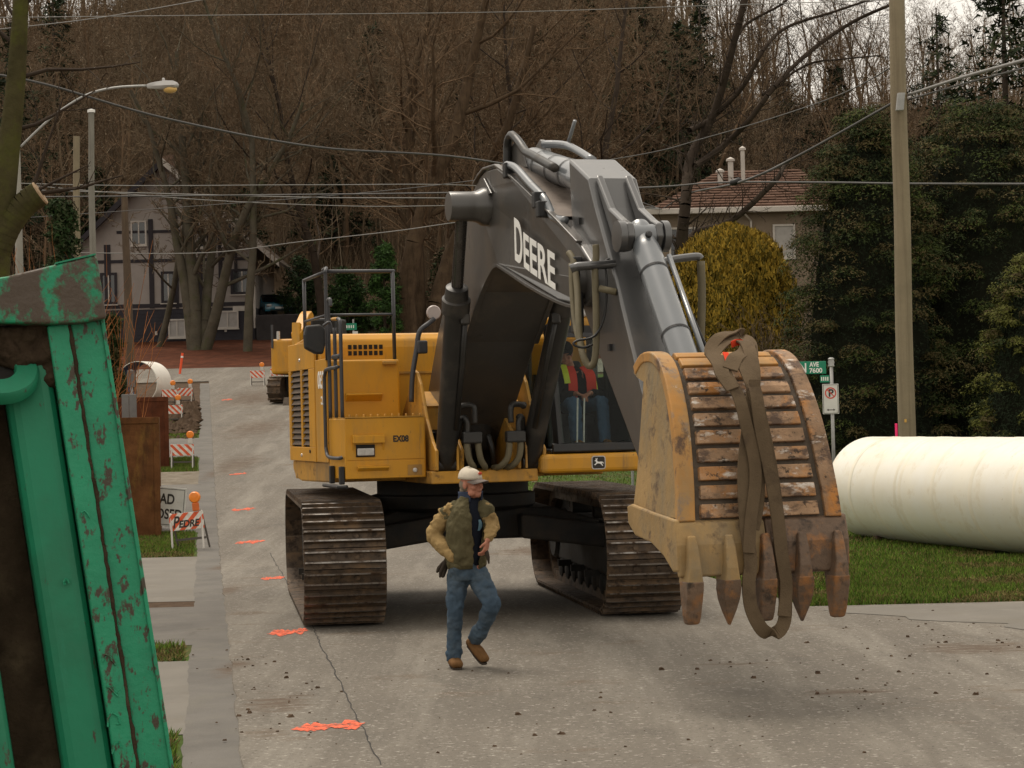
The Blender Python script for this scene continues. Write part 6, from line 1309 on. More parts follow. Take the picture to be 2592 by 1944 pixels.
# ================================================================ red-roofed house at right
M('roof_red', (.125, .075, .055), .9, var=.25, vs=2.5, dirt=[((.11, .065, .045), 3, .5, .7)], bump=.3, bs=10, rnd=.12); M('stucco_tan', (.20, .155, .115), .9, var=.1, vs=1)
def house_right():
    Y = 100.; X_ = lambda x: at(x, 600, Y).x; Z_ = lambda y, x=1850: at(x, y, Y).z
    xl, xr = X_(1640), X_(2180); ze = Z_(530); zt = Z_(403, 1900); zb = zg(X_(1850), Y) - .5
    t = thing('house', (X_(1850), Y, zb), 'tan stucco house with reddish brown shingle roof behind the golden bush', 'house')
    mb = MB(); mb.box((xl + .4, Y + .6, zb), (xr - .4, Y + 9, ze - .1)); mb.build('wall', 'stucco_tan', t)
    # hip roof: ridge and slopes built of shingle courses
    rx0, rx1 = X_(1850), X_(2060); yr = Y + 4.8; z1 = zt
    mb = MB(); mb.add([(xl, Y, ze), (xr, Y, ze), (xr, Y + 9.6, ze), (xl, Y + 9.6, ze), (rx0, yr, z1), (rx1, yr, z1)], [(0, 1, 5, 4), (1, 2, 5), (2, 3, 4, 5), (3, 0, 4), (3, 2, 1, 0)]); rf = mb.build('roof', 'roof_red', t)
    n = 15
    for k in range(n):                              # courses of shingles on the front slope, each shingle row stepped
        q0, q1 = k / n, (k + 1) / n; f = lambda q, s: (xl + (rx0 - xl) * q, Y + 4.8 * q, ze + (z1 - ze) * q) if s == 0 else (xr + (rx1 - xr) * q, Y + 4.8 * q, ze + (z1 - ze) * q)
        a, b, c, d_ = f(q0, 0), f(q0, 1), f(q1, 1), f(q1, 0); w = b[0] - a[0]; m = max(3, int(w / .62)); off = .5 * (k % 2)
        for i in range(m):
            u0 = (i + .02) / m; u1 = (i + .98) / m; L = lambda p, q_, u: (p[0] + (q_[0] - p[0]) * u, p[1], p[2])
            mb = MB(); P0, P1, P2, P3 = L(a, b, u0), L(a, b, u1), L(d_, c, u1), L(d_, c, u0); h = .07 + random.uniform(0, .03)
            mb.add([(P0[0], P0[1] - h * .4, P0[2] + h), (P1[0], P1[1] - h * .4, P1[2] + h), (P2[0], P2[1], P2[2] + .015), (P3[0], P3[1], P3[2] + .015), (P0[0], P0[1] - h * .4, P0[2] + h - .05), (P1[0], P1[1] - h * .4, P1[2] + h - .05)], [(0, 1, 2, 3), (4, 5, 1, 0)])
            SH_.append(mb)
    big = sorted(range(len(SH_)), key=lambda i: random.random())
    for mb in SH_: mb.build('shingle', 'roof_red', rf, fix=False)
    mb = MB(); mb.box((xl - .1, Y - .12, ze - .16), (xr + .1, Y - .01, ze + .1)); mb.build('gutter', 'trim_white', t, bevel=.03)
    mb = MB(); mb.box((xl, Y, ze - .14), (xr, Y + .6, ze - .1)); mb.build('soffit', 'stucco_tan', t)
    for x, y0, y1, r_ in ((1855, 415, 388, .13), (1886, 408, 360, .10), (1828, 430, 417, .13)):
        zz0, zz1 = Z_(y0), Z_(y1); yy = Y + 3.2; mb = MB(); mb.tube([(X_(x) * 1.03, yy, zz0 - .8), (X_(x) * 1.03, yy, zz1)], r_, 10); v = mb.build('vent_pipe', 'trim_white', t); mb = MB(); mb.lathe([(r_ * 1.6, 0), (r_ * 1.6, .1), (.02, .2)], (X_(x) * 1.03, yy, zz1), (0, 0, 1), 12); mb.build('vent_cap', 'trim_white', v)
    window(t, 1965, 2012, 573, 650, 'trim_white', 1, yoff=-.6, Yp=Y, fx=X_, fz=lambda y: Z_(y), blind=True)
    window(t, 1700, 1760, 575, 650, 'trim_white', 2, yoff=-.6, Yp=Y, fx=X_, fz=lambda y: Z_(y))
    mb = MB(); mb.tube([(X_(1880), Y - .05, ze - .1), (X_(1905), Y + .5, ze - .5), (X_(1905), Y + .5, zb)], .05, 8); mb.build('downspout', 'trim_white', t)
SH_ = []
house_right()
# ================================================================ trees
M('bark_moss', (.055, .048, .022), .95, var=.3, vs=3, dirt=[((.075, .08, .018), 2.2, .45, .7)], bump=.7, bs=18)
M('bark_grey', (.085, .074, .055), .95, var=.25, vs=2, dirt=[((.06, .065, .025), 1.2, .52, .75), ((.06, .045, .03), 4, .55, .7)], bump=.6, bs=14)
M('bark_brown', (.082, .056, .035), .95, var=.3, vs=2, dirt=[((.04, .028, .018), 2.5, .5, .7, (3, 3, .3)), ((.15, .08, .035), 1.2, .68, .8)], bump=.6, bs=10)
M('bark_dark', (.045, .034, .026), .95, var=.3, vs=2, bump=.4)
M('twig_brown', (.12, .088, .057), .95, var=.3, vs=.25, world=True); M('twig_red', (.135, .09, .055), .95, var=.35, vs=.25, world=True); M('twig_tan', (.27, .215, .15), .95, var=.3, vs=.3, world=True)
M('twig_orange', (.30, .12, .045), .95, var=.3, vs=2)
class Tree:
    """segments (p, q, rp, rq, level)"""
    def __init__(s, seed): s.r = random.Random(seed); s.seg = []
    def grow(s, p, d, L, r0, lev, cfg):
        r = s.r; n = cfg['n'][lev]; p = Vector(p); d = Vector(d).normalized(); pts = [p.copy()]
        rt = r0 * cfg['taper'][lev]
        for k in range(n):
            j = cfg['wob'][lev]; d = (d + Vector((r.gauss(0, j), r.gauss(0, j), r.gauss(0, j) + cfg['up'][lev]))).normalized()
            q = p + d * (L / n); ra = r0 + (rt - r0) * k / n; rb = r0 + (rt - r0) * (k + 1) / n
            s.seg.append((p.copy(), q.copy(), ra, rb, lev)); p = q; pts.append(q.copy())
        if lev + 1 < len(cfg['n']):
            m = cfg['kids'][lev]; m = max(1, int(m * r.uniform(.75, 1.25)))
            for i in range(m):
                t = cfg['start'][lev] + (1 - cfg['start'][lev]) * (i + r.random()) / m; k = min(n - 1, int(t * n)); f = t * n - k
                b = pts[k].lerp(pts[k + 1], f); dd = (pts[k + 1] - pts[k]).normalized()
                a = dd.cross(Vector((r.gauss(0, 1), r.gauss(0, 1), r.gauss(0, 1)))).normalized(); an = R(cfg['ang'][lev] * r.uniform(.7, 1.3)); cd_ = dd * math.cos(an) + a * math.sin(an)
                rr_ = (r0 + (rt - r0) * t) * cfg['rk'][lev]
                s.grow(b, cd_, L * cfg['lk'][lev] * r.uniform(.6, 1.15) * (1 - .45 * t), rr_, lev + 1, cfg)
CFG = dict(n=[7, 5, 4, 3, 1], taper=[.25, .25, .3, .4, .1], wob=[.10, .16, .2, .25, .2], up=[.06, .10, .07, .04, .02], kids=[9, 8, 6, 5], start=[.28, .2, .15, .1], ang=[48, 45, 45, 42], rk=[.5, .5, .5, .55], lk=[.55, .52, .5, .55])
def seg_arrays(T_, minr=.0):
    A = np.array([[*a, *b, c, d_, e] for a, b, c, d_, e in T_.seg]); return A
def mesh_from_segs(A, sides, rmin=.006, seed=0):
    """tapered prisms for thick segments, flat tapering blades for the finest"""
    rng = np.random.default_rng(seed); p = A[:, :3]; q = A[:, 3:6]; ra = np.maximum(A[:, 6], rmin); rb = np.maximum(A[:, 7], rmin * .6); lev = A[:, 8].astype(int)
    d = q - p; d /= np.linalg.norm(d, axis=1)[:, None] + 1e-9; up = np.where(np.abs(d[:, 2:3]) < .9, np.array([[0, 0, 1.]]), np.array([[1., 0, 0]])); a = np.cross(d, up); a /= np.linalg.norm(a, axis=1)[:, None]; b = np.cross(d, a)
    V = []; Fq = []; Ft = []; off = 0
    for n in sorted(set(sides)):
        m = np.isin(lev, [i for i, s in enumerate(sides) if s == n])
        if not m.any(): continue
        k = int(m.sum())
        if n == 1:          # single triangle blades
            th = rng.uniform(0, 2 * np.pi, k)[:, None]; s_ = a[m] * np.cos(th) + b[m] * np.sin(th)
            v = np.stack([p[m] - s_ * ra[m][:, None], p[m] + s_ * ra[m][:, None], q[m]], 1).reshape(-1, 3); V.append(v); Ft.append(np.arange(k * 3).reshape(k, 3) + off); off += k * 3
        elif n == 2:
            th = rng.uniform(0, 2 * np.pi, k)[:, None]; s_ = a[m] * np.cos(th) + b[m] * np.sin(th)
            v = np.stack([p[m] - s_ * ra[m][:, None], p[m] + s_ * ra[m][:, None], q[m] + s_ * rb[m][:, None], q[m] - s_ * rb[m][:, None]], 1).reshape(-1, 3); V.append(v); Fq.append(np.arange(k * 4).reshape(k, 4) + off); off += k * 4
        else:
            ths = np.arange(n) * 2 * np.pi / n; c, s2 = np.cos(ths), np.sin(ths); ring = a[m][:, None, :] * c[None, :, None] + b[m][:, None, :] * s2[None, :, None]
            v = np.concatenate([p[m][:, None, :] + ring * ra[m][:, None, None], q[m][:, None, :] + ring * rb[m][:, None, None]], 1).reshape(-1, 3); V.append(v)
            base = np.arange(k)[:, None] * 2 * n + off; f = [np.stack([base[:, 0] + i, base[:, 0] + (i + 1) % n, base[:, 0] + n + (i + 1) % n, base[:, 0] + n + i], 1) for i in range(n)]; Fq.append(np.concatenate(f)); off += k * 2 * n
    return np.concatenate(V), (np.concatenate(Fq) if Fq else np.zeros((0, 4), int)), (np.concatenate(Ft) if Ft else np.zeros((0, 3), int))
def np_mesh(name, V, Q, T3=None, mat=None, parent=None, smooth=False, midx=None, mats=None):
    me = bpy.data.meshes.new(name); T3 = np.zeros((0, 3), int) if T3 is None else T3; nq, n3 = len(Q), len(T3)
    me.vertices.add(len(V)); me.vertices.foreach_set('co', np.asarray(V, np.float32).ravel()); nl = nq * 4 + n3 * 3; me.loops.add(nl)
    me.loops.foreach_set('vertex_index', np.concatenate([Q.ravel(), T3.ravel()]).astype(np.int32)); me.polygons.add(nq + n3)
    me.polygons.foreach_set('loop_start', np.concatenate([np.arange(nq) * 4, nq * 4 + np.arange(n3) * 3]).astype(np.int32))
    for m_ in (mats or [mat]): me.materials.append(MATS[m_])
    if midx is not None: me.polygons.foreach_set('material_index', midx.astype(np.int32))
    me.update(calc_edges=True)
    if smooth: me.shade_smooth()
    o = bpy.data.objects.new(name, me); COL.objects.link(o)
    if parent is not None: o.parent = parent
    return o
def bare_tree(name, loc, label, seed, H, r0, cfg=CFG, bark='bark_grey', twig='twig_brown', stems=((0, 0, 1),), group=None, rmin=.012, split=2):
    t = thing(name, loc, label, 'tree', group, world=False); Tr = Tree(seed)
    for k, st in enumerate(stems):
        d = Vector(st[:3]); o = Vector((st[3], st[4], 0)) if len(st) > 3 else Vector((0, 0, 0)); Tr.grow(o - Vector((0, 0, .3)), d, H * (1 if k == 0 else Tr.r.uniform(.75, 1.)), r0 * (1 if k == 0 else .8), 0, cfg)
    A = seg_arrays(Tr); lo = A[A[:, 8] < split]; hi = A[A[:, 8] >= split]
    V, Q, T3 = mesh_from_segs(lo, [9, 7, 5, 4, 3], rmin); np_mesh('trunk', V, Q, T3, bark, t, True)
    V, Q, T3 = mesh_from_segs(hi, [6, 5, 4, 3, 2], rmin, seed); np_mesh('crown', V, Q, T3, twig, t)
    return t
# -- the wood on the hillside: one mass of bare trees
def hillside():
    protos = []
    for s in range(7):
        Tr = Tree(100 + s); c = dict(CFG); c['kids'] = [11, 8, 6, 5]; c['ang'] = [38, 45, 48, 45]; c['start'] = [.22, .15, .1, .1]
        Tr.grow((0, 0, -.5), (0, 0, 1), 15, .17, 0, c); protos.append(seg_arrays(Tr))
    rng = np.random.default_rng(11); segs = []; cols = []
    N = 0
    for i in range(620):
        Y = 129 + 95 * rng.random() ** 1.25; half = (1296 / F_PX) * Y + 5; X = rng.uniform(-half, half)
        if Y < 141 and -26 < X < -7: continue
        if X > 6 and Y < 136: continue
        xpix = 1296 + X / Y * F_PX
        
        A = protos[rng.integers(7)].copy(); sc = rng.uniform(.55, 1.05) * (.9 if xpix > 1780 else 1); th = rng.uniform(0, 2 * np.pi); c, s = np.cos(th), np.sin(th)
        keep = (A[:, 8] < 3) | (rng.random(len(A)) < (.60 if Y < 165 else .42)); A = A[keep]
        for o in (0, 3):
            x, y = A[:, o].copy(), A[:, o + 1].copy(); A[:, o] = (c * x - s * y) * sc * 1.15 + X; A[:, o + 1] = (s * x + c * y) * sc * 1.15 + Y; A[:, o + 2] = A[:, o + 2] * sc + zg(X, Y)
        A[:, 6:8] *= sc; A[A[:, 8] >= 3, 6:8] = np.maximum(A[A[:, 8] >= 3, 6:8], .014) * rng.uniform(.9, 1.3)
        segs.append(A); cols.append(np.full(len(A), rng.choice([0, 0, 1, 1, 2])))
    # undergrowth: fans of thin shoots and slim saplings
    nb = 70000; Y = 127 + 100 * rng.random(nb) ** 1.3; X = rng.uniform(-1, 1, nb) * (.2356 * Y + 4); ok = ~((Y < 140) & (X > -27) & (X < -8)) & ~((X > 6) & (Y < 136)); X, Y = X[ok], Y[ok]; nb = len(X); Z = np.array([zg(a, b) for a, b in zip(X, Y)]); L = rng.uniform(.8, 3.2, nb) * np.where(rng.random(nb) < .06, 3., 1.); th = rng.normal(0, .38, (nb, 2))
    th[L > 3.3] *= .25; Bm = np.zeros((nb, 9)); Bm[:, 0] = X; Bm[:, 1] = Y; Bm[:, 2] = Z; Bm[:, 3] = X + L * th[:, 0]; Bm[:, 4] = Y + L * th[:, 1]; Bm[:, 5] = Z + L; Bm[:, 6] = np.where(L > 3.3, .05, .026); Bm[:, 8] = 4; segs.append(Bm); cols.append(rng.choice([0, 0, 1, 2], nb))
    A = np.concatenate(segs); C_ = np.concatenate(cols); C_ = np.where((rng.random(len(C_)) < .06) & (A[:, 8] >= 2), 2, np.where(C_ == 2, rng.integers(0, 2, len(C_)), C_)); print('wood segs', len(A))
    for k, m in enumerate(('twig_brown', 'twig_red', 'twig_tan')): pass
    Vs = []; Qs = []; Ts = []; mq = []; mt_ = []; off = 0
    for k in range(3):
        V, Q, T3 = mesh_from_segs(A[C_ == k], [4, 3, 2, 1, 1], .012, k); Vs.append(V); Qs.append(Q + off); Ts.append(T3 + off); off += len(V); mq.append(np.full(len(Q), k)); mt_.append(np.full(len(T3), k))
    o = np_mesh('hillside_wood', np.concatenate(Vs), np.concatenate(Qs), np.concatenate(Ts), midx=np.concatenate(mq + mt_), mats=['twig_brown', 'twig_red', 'twig_tan']); stuff(o, 'dense leafless brown wood covering the hillside', 'wood')
    print('wood faces', len(o.data.polygons))
hillside()
# -- named trees
CF2 = dict(CFG); CF2['kids'] = [12, 10, 7, 4]; CF2['start'] = [.22, .15, .12, .1]; CF2['up'] = [.05, .12, .06, .02, .0]; CF2['rk'] = [.42, .45, .5, .55]
g = ground(522, 872); bare_tree('maple_tree', (g.x, 118, zg(g.x, 118)), 'big mossy multi-stemmed bare maple before the timbered house', 21, 17, .42, CF2, 'bark_grey', 'twig_brown', ((-.10, 0, 1), (.16, .1, 1, .35, .1), (-.28, .1, 1, -.15, .1), (.42, -.15, 1, .45, 0)), rmin=.016)
p = at(625, 850, 116); bare_tree('bare_tree', (p.x, 116, zg(p.x, 116)), 'tall slim grey bare tree right of the maple', 22, 20, .26, CF2, 'bark_grey', 'twig_brown', ((.02, 0, 1),), rmin=.016)
p = at(400, 850, 121); bare_tree('bare_tree', (p.x, 121, zg(p.x, 121)), 'slim bare tree left of the maple, across the house front', 23, 14, .2, CF2, 'bark_grey', 'twig_brown', ((.1, 0, 1),), rmin=.016)
p = at(1055, 850, 116)
bare_tree('cottonwood_tree', (p.x, 116, zg(p.x, 116)), 'massive brown twin-trunked bare tree left of the boom', 24, 21, .62, CF2, 'bark_brown', 'twig_red', ((-.05, 0, 1, -.35, 0), (.08, 0, 1, .45, .1), (.0, .1, 1, .05, .5)), rmin=.016)
p = at(1560, 800, 118); bare_tree('bare_tree', (p.x, 118, zg(p.x, 118)), 'tall dark bare tree rising behind the top of the stick', 25, 21, .3, CF2, 'bark_dark', 'twig_brown', ((.05, 0, 1),), rmin=.016)
p = at(1290, 800, 122); bare_tree('bare_tree', (p.x, 122, zg(p.x, 122)), 'bare reddish tree directly behind the boom', 26, 19, .28, CF2, 'bark_dark', 'twig_red', ((-.05, 0, 1),), rmin=.016)
p = at(820, 850, 120); bare_tree('bare_tree', (p.x, 120, zg(p.x, 120)), 'bare reddish tree between maple and twin-trunked tree', 29, 19, .26, CF2, 'bark_dark', 'twig_red', ((.03, 0, 1),), rmin=.016)
# arching bare tree by the red-roofed house
def arching():
    Y = 72; base = at(1700, 1000, Y); gz = zg(base.x, Y); t = thing('bare_tree', (base.x, Y, gz), 'dark bare tree with long limbs arching over the red roof', 'tree', world=True)
    Tr = Tree(31); c = dict(CFG); c['n'] = [4, 4, 3, 2]; c['kids'] = [4, 4, 3]; c['lk'] = [.5, .5, .5]; c['up'] = [.05, .1, .02, .0]
    limbs = [([(1700, 1000), (1712, 800), (1722, 640), (1735, 520), (1748, 400), (1810, 280), (1870, 60), (1900, -60)], .26, .08), ([(1722, 650), (1760, 590), (1850, 560), (1960, 460), (1985, 420), (2020, 380)], .14, .05),
             ([(1760, 420), (1830, 370), (1900, 300), (1960, 220), (2050, 130), (2160, 55), (2260, 10), (2330, -20)], .11, .04), ([(1745, 330), (1800, 300), (1880, 220), (1930, 130), (1990, 70), (2110, 30), (2200, 0)], .10, .03), ([(1930, 240), (2040, 165), (2130, 150), (2230, 140)], .05, .02), ([(1860, 110), (1890, 60), (1980, 10), (2010, -30)], .06, .03)]
    for L, r0, r1 in limbs:
        P = smoothpath([at(x, y, Y + .8 * math.sin(i * 1.7)) for i, (x, y) in enumerate(L)], 4)
        P[0].z = min(P[0].z, P[0].z)
        if L is limbs[0][0]: P[0] = Vector((base.x, Y, gz - .2))
        for k in range(len(P) - 1):
            q = k / len(P); Tr.seg.append((P[k], P[k + 1], r0 + (r1 - r0) * q, r0 + (r1 - r0) * (q + 1 / len(P)), 0))
            if k > 4 or L is not limbs[0][0]:
                for _ in range(2):
                    d = (P[k + 1] - P[k]).normalized(); a = Vector((Tr.r.gauss(0, 1), Tr.r.gauss(0, 1), Tr.r.gauss(.3, 1))).normalized(); Tr.grow(P[k], d * .6 + a * .8, Tr.r.uniform(.6, 1.9), max(.012, (r0 + (r1 - r0) * q) * .22), 1, c)
    A = seg_arrays(Tr); A[:, :3] -= np.array([base.x, Y, gz]); A[:, 3:6] -= np.array([base.x, Y, gz])
    V, Q, T3 = mesh_from_segs(A[A[:, 8] < 1], [9], .012); np_mesh('trunk', V, Q, T3, 'bark_dark', t, True); V, Q, T3 = mesh_from_segs(A[A[:, 8] >= 1], [6, 4, 3, 2], .008); np_mesh('crown', V, Q, T3, 'bark_dark', t)
arching()
# mossy trunk at the left edge
def mossy():
    Y = 26; b = at(-30, 1000, Y); t = thing('bare_tree', (b.x, Y, 0), 'mossy leaning trunk with a sawn branch stub at the left edge', 'tree', world=True)
    Tr = Tree(41); c = dict(CFG); c['n'] = [4, 4, 3, 2]; c['kids'] = [4, 4, 3]; c['lk'] = [.5, .5, .5]
    A_ = lambda x, y: at(x, y, Y)
    P = smoothpath([Vector((b.x, Y, -.2)), A_(-12, 760), A_(0, 600), A_(18, 420), A_(38, 230), A_(48, 90), A_(56, -60)], 5)
    for k in range(len(P) - 1): Tr.seg.append((P[k], P[k + 1], .19 - .0035 * k, .19 - .0035 * (k + 1), 0))
    P2 = smoothpath([A_(-5, 640), A_(20, 575), A_(60, 520), A_(100, 490)], 4); Q2 = []
    for k in range(len(P2) - 1): Tr.seg.append((P2[k], P2[k + 1], .16, .155, 0))
    for x, y, d in ((45, 120, (-.9, 0, .5)), (50, 60, (-.6, .2, .8)), (40, 200, (.9, .1, .3)), (25, 370, (-.8, 0, .6)), (55, 20, (.7, 0, .9)), (30, 330, (.8, .3, .0)), (95, 490, (.8, .1, .2)), (70, 500, (.2, .1, 1)), (10, 520, (.9, 0, .1))):
        Tr.grow(A_(x, y), d, Tr.r.uniform(.9, 1.7), .03, 1, c)
    A = seg_arrays(Tr); A[:, :3] -= np.array([b.x, Y, 0]); A[:, 3:6] -= np.array([b.x, Y, 0])
    V, Q, T3 = mesh_from_segs(A[A[:, 8] < 1], [12], .012); np_mesh('trunk', V, Q, T3, 'bark_moss', t, True); V, Q, T3 = mesh_from_segs(A[A[:, 8] >= 1], [6, 4, 3, 2], .006); np_mesh('crown', V, Q, T3, 'bark_dark', t)
    M('cut_wood', (.33, .23, .14), .9, var=.2); mb = MB(); mb.lathe([(.155, 0), (.15, .02), (.02, .024)], P2[-1], P2[-1] - P2[-2], 14); mb.build('sawn_face', 'cut_wood', t)
mossy()
# reddish whips behind the green shield
def whips():
    Y = 46; c0 = at(130, 700, Y); gz = zg(c0.x, Y); t = thing('shrub', (c0.x, Y, gz), 'bush of upright orange-red bare whips above the green shield', 'shrub', world=False); Tr = Tree(51); c = dict(CFG); c['n'] = [5, 3]; c['kids'] = [5]; c['taper'] = [.3, .3]; c['wob'] = [.06, .1]; c['up'] = [.03, .05]; c['start'] = [.3]; c['ang'] = [25]; c['lk'] = [.4]; c['rk'] = [.6]
    for k in range(110): Tr.grow((random.gauss(0, .7), random.gauss(0, .4), 0), (random.gauss(0, .16), random.gauss(0, .16), 1), random.uniform(3.6, 5.4) , .016, 0, c)
    A = seg_arrays(Tr); V, Q, T3 = mesh_from_segs(A, [3, 2], .006); np_mesh('stems', V, Q, T3, 'twig_orange', t)
whips()
# ---- evergreens
M('cedar_green', (.028, .038, .014), .8, var=.35, vs=.9, world=True); M('cedar_olive', (.085, .068, .030), .8, var=.35, vs=1.2, world=True); M('cedar_bright', (.055, .072, .020), .8, var=.3, vs=1.2, world=True)
M('gold_leaf', (.30, .20, .03), .75, var=.3, vs=2., world=True); M('gold_dark', (.115, .088, .016), .8, var=.35, vs=2., world=True); M('fir_dark', (.018, .026, .014), .85, var=.35, vs=.5, world=True); M('fir_mid', (.035, .044, .020), .85, var=.3, vs=.5, world=True)
M('ivy', (.04, .085, .02), .6, var=.4, vs=1.5, world=True); M('ivy_dark', (.02, .04, .012), .7, var=.4, vs=1.5, world=True); M('cypress_olive', (.10, .105, .026), .8, var=.3, vs=1., world=True)
def leaf_cloud(P, N, size, rng, asp=2.4, droop=.0, spread=.6):
    """one small quad per point: P centres, N facing directions"""
    k = len(P); N = N + rng.normal(0, spread, (k, 3)); N /= np.linalg.norm(N, axis=1)[:, None] + 1e-9
    Tn = np.cross(N, rng.normal(0, 1, (k, 3))); Tn /= np.linalg.norm(Tn, axis=1)[:, None] + 1e-9; B_ = np.cross(N, Tn)
    L = (size * rng.uniform(.6, 1.4, k))[:, None]; W_ = L / asp
    return np.stack([P - Tn * W_ * .5, P + B_ * L * .35 + Tn * W_ * .15 - N * 0, P + B_ * L * .9, P + Tn * W_ * .6 + B_ * L * .2], 1).reshape(-1, 3), np.arange(k * 4).reshape(k, 4)
def crown_obj(name, t, P, N, size, mats, pm, rng, asp=2.4, spread=.6):
    V, Q = leaf_cloud(P, N, size, rng, asp, 0, spread); return np_mesh(name, V, Q, None, midx=rng.choice(len(mats), len(Q), p=pm), mats=mats, parent=t)
def cedar(x0, x1, ytop, Y, label, seed, mats, pm, shape, ncl=150, per=230, clr=.55, size=.13, dep=1.6, name='cedar_tree'):
    """dense conifer filling a silhouette: puffs of sprays on its outer surface round a solid core coloured dark as inner shade"""
    rng = np.random.default_rng(seed); c = at((x0 + x1) / 2, 1000, Y); a = at(x0, 900, Y).x; b = at(x1, 900, Y).x; gz = zg(c.x, Y); top = at((x0 + x1) / 2, ytop, Y).z; H_ = top - gz; hw = (b - a) / 2
    t = thing(name, (c.x, Y, gz), label, 'tree', world=False)
    mb = MB(); mb.tube([(0, 0, -.2), (.05, 0, H_ * .5), (0, .05, H_ * .9)], [.22, .14, .04], 10); mb.build('trunk', 'bark_brown', t, smooth=True)
    cs = []; 
    while len(cs) < ncl:
        h = rng.random() ** .9; wr = np.interp(h, [q[0] for q in shape], [q[1] for q in shape]); th = rng.uniform(0, 2 * np.pi)
        rad = rng.uniform(.80, 1.02); cs.append((np.cos(th) * wr * hw * rad, np.sin(th) * wr * hw * rad * .8, h * H_ * .97 + .1, th))
    P = []; N = []; K = []
    for x, y, z, th in cs:
        r_ = clr * rng.uniform(.55, 1.25); v = rng.normal(0, 1, (per, 3)); v /= np.linalg.norm(v, axis=1)[:, None]; v[:, 2] = np.where(v[:, 2] < -.25, -v[:, 2], v[:, 2])
        rr_ = r_ * (.75 + .25 * rng.random(per)); o = np.array([np.cos(th), np.sin(th), .2]); P.append(np.array([x, y, z]) + o * r_ * .25 + v * rr_[:, None] * np.array([1, 1, .62])); N.append(v + np.array([0, 0, .5]))
        K.append(np.where(rng.random(per) < .7, rng.choice(len(mats), p=pm), rng.choice(len(mats), per, p=pm)))
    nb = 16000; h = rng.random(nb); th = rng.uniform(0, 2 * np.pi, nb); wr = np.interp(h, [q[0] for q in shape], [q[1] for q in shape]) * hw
    P.append(np.stack([np.cos(th) * wr * .86, np.sin(th) * wr * .69, h * H_ * .96 + rng.normal(0, .05, nb)], 1)); N.append(np.stack([np.cos(th), np.sin(th), np.full(nb, .5)], 1)); K.append(np.full(nb, len(mats)))  # base leaves coloured dark to paint the shaded gaps between puffs
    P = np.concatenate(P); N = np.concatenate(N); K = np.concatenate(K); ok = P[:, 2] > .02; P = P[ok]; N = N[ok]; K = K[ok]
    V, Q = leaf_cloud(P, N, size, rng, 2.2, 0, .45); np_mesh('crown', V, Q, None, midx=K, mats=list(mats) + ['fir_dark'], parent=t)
    hs_ = np.linspace(0.02, .96, 12); mb = MB(); mb.rings([[(np.interp(h, [q[0] for q in shape], [q[1] for q in shape]) * hw * .80 * math.cos(2 * math.pi * i / 14), np.interp(h, [q[0] for q in shape], [q[1] for q in shape]) * hw * .62 * math.sin(2 * math.pi * i / 14), h * H_ * .95) for i in range(14)] for h in hs_]); mb.build('shade_core', M('fir_core', (.012, .013, .008), .95, var=.3), t)  # solid hull, not branches; near-black colour stands for shade inside the crown
    return t
SHP = [(0, .92), (.2, 1.), (.42, .97), (.6, .86), (.76, .68), (.9, .45), (1, .14)]
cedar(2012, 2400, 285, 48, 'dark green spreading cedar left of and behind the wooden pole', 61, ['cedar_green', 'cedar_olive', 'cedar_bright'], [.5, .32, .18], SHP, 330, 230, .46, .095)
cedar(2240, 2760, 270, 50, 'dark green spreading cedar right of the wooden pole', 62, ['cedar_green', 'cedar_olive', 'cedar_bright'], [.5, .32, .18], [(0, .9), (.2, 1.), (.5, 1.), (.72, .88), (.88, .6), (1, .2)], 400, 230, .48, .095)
cedar(2475, 2800, 650, 44, 'yellowish olive cypress at the right edge before the cedars', 63, ['cypress_olive', 'cedar_olive', 'cedar_green'], [.55, .25, .2], SHP, 200, 170, .3, .09)
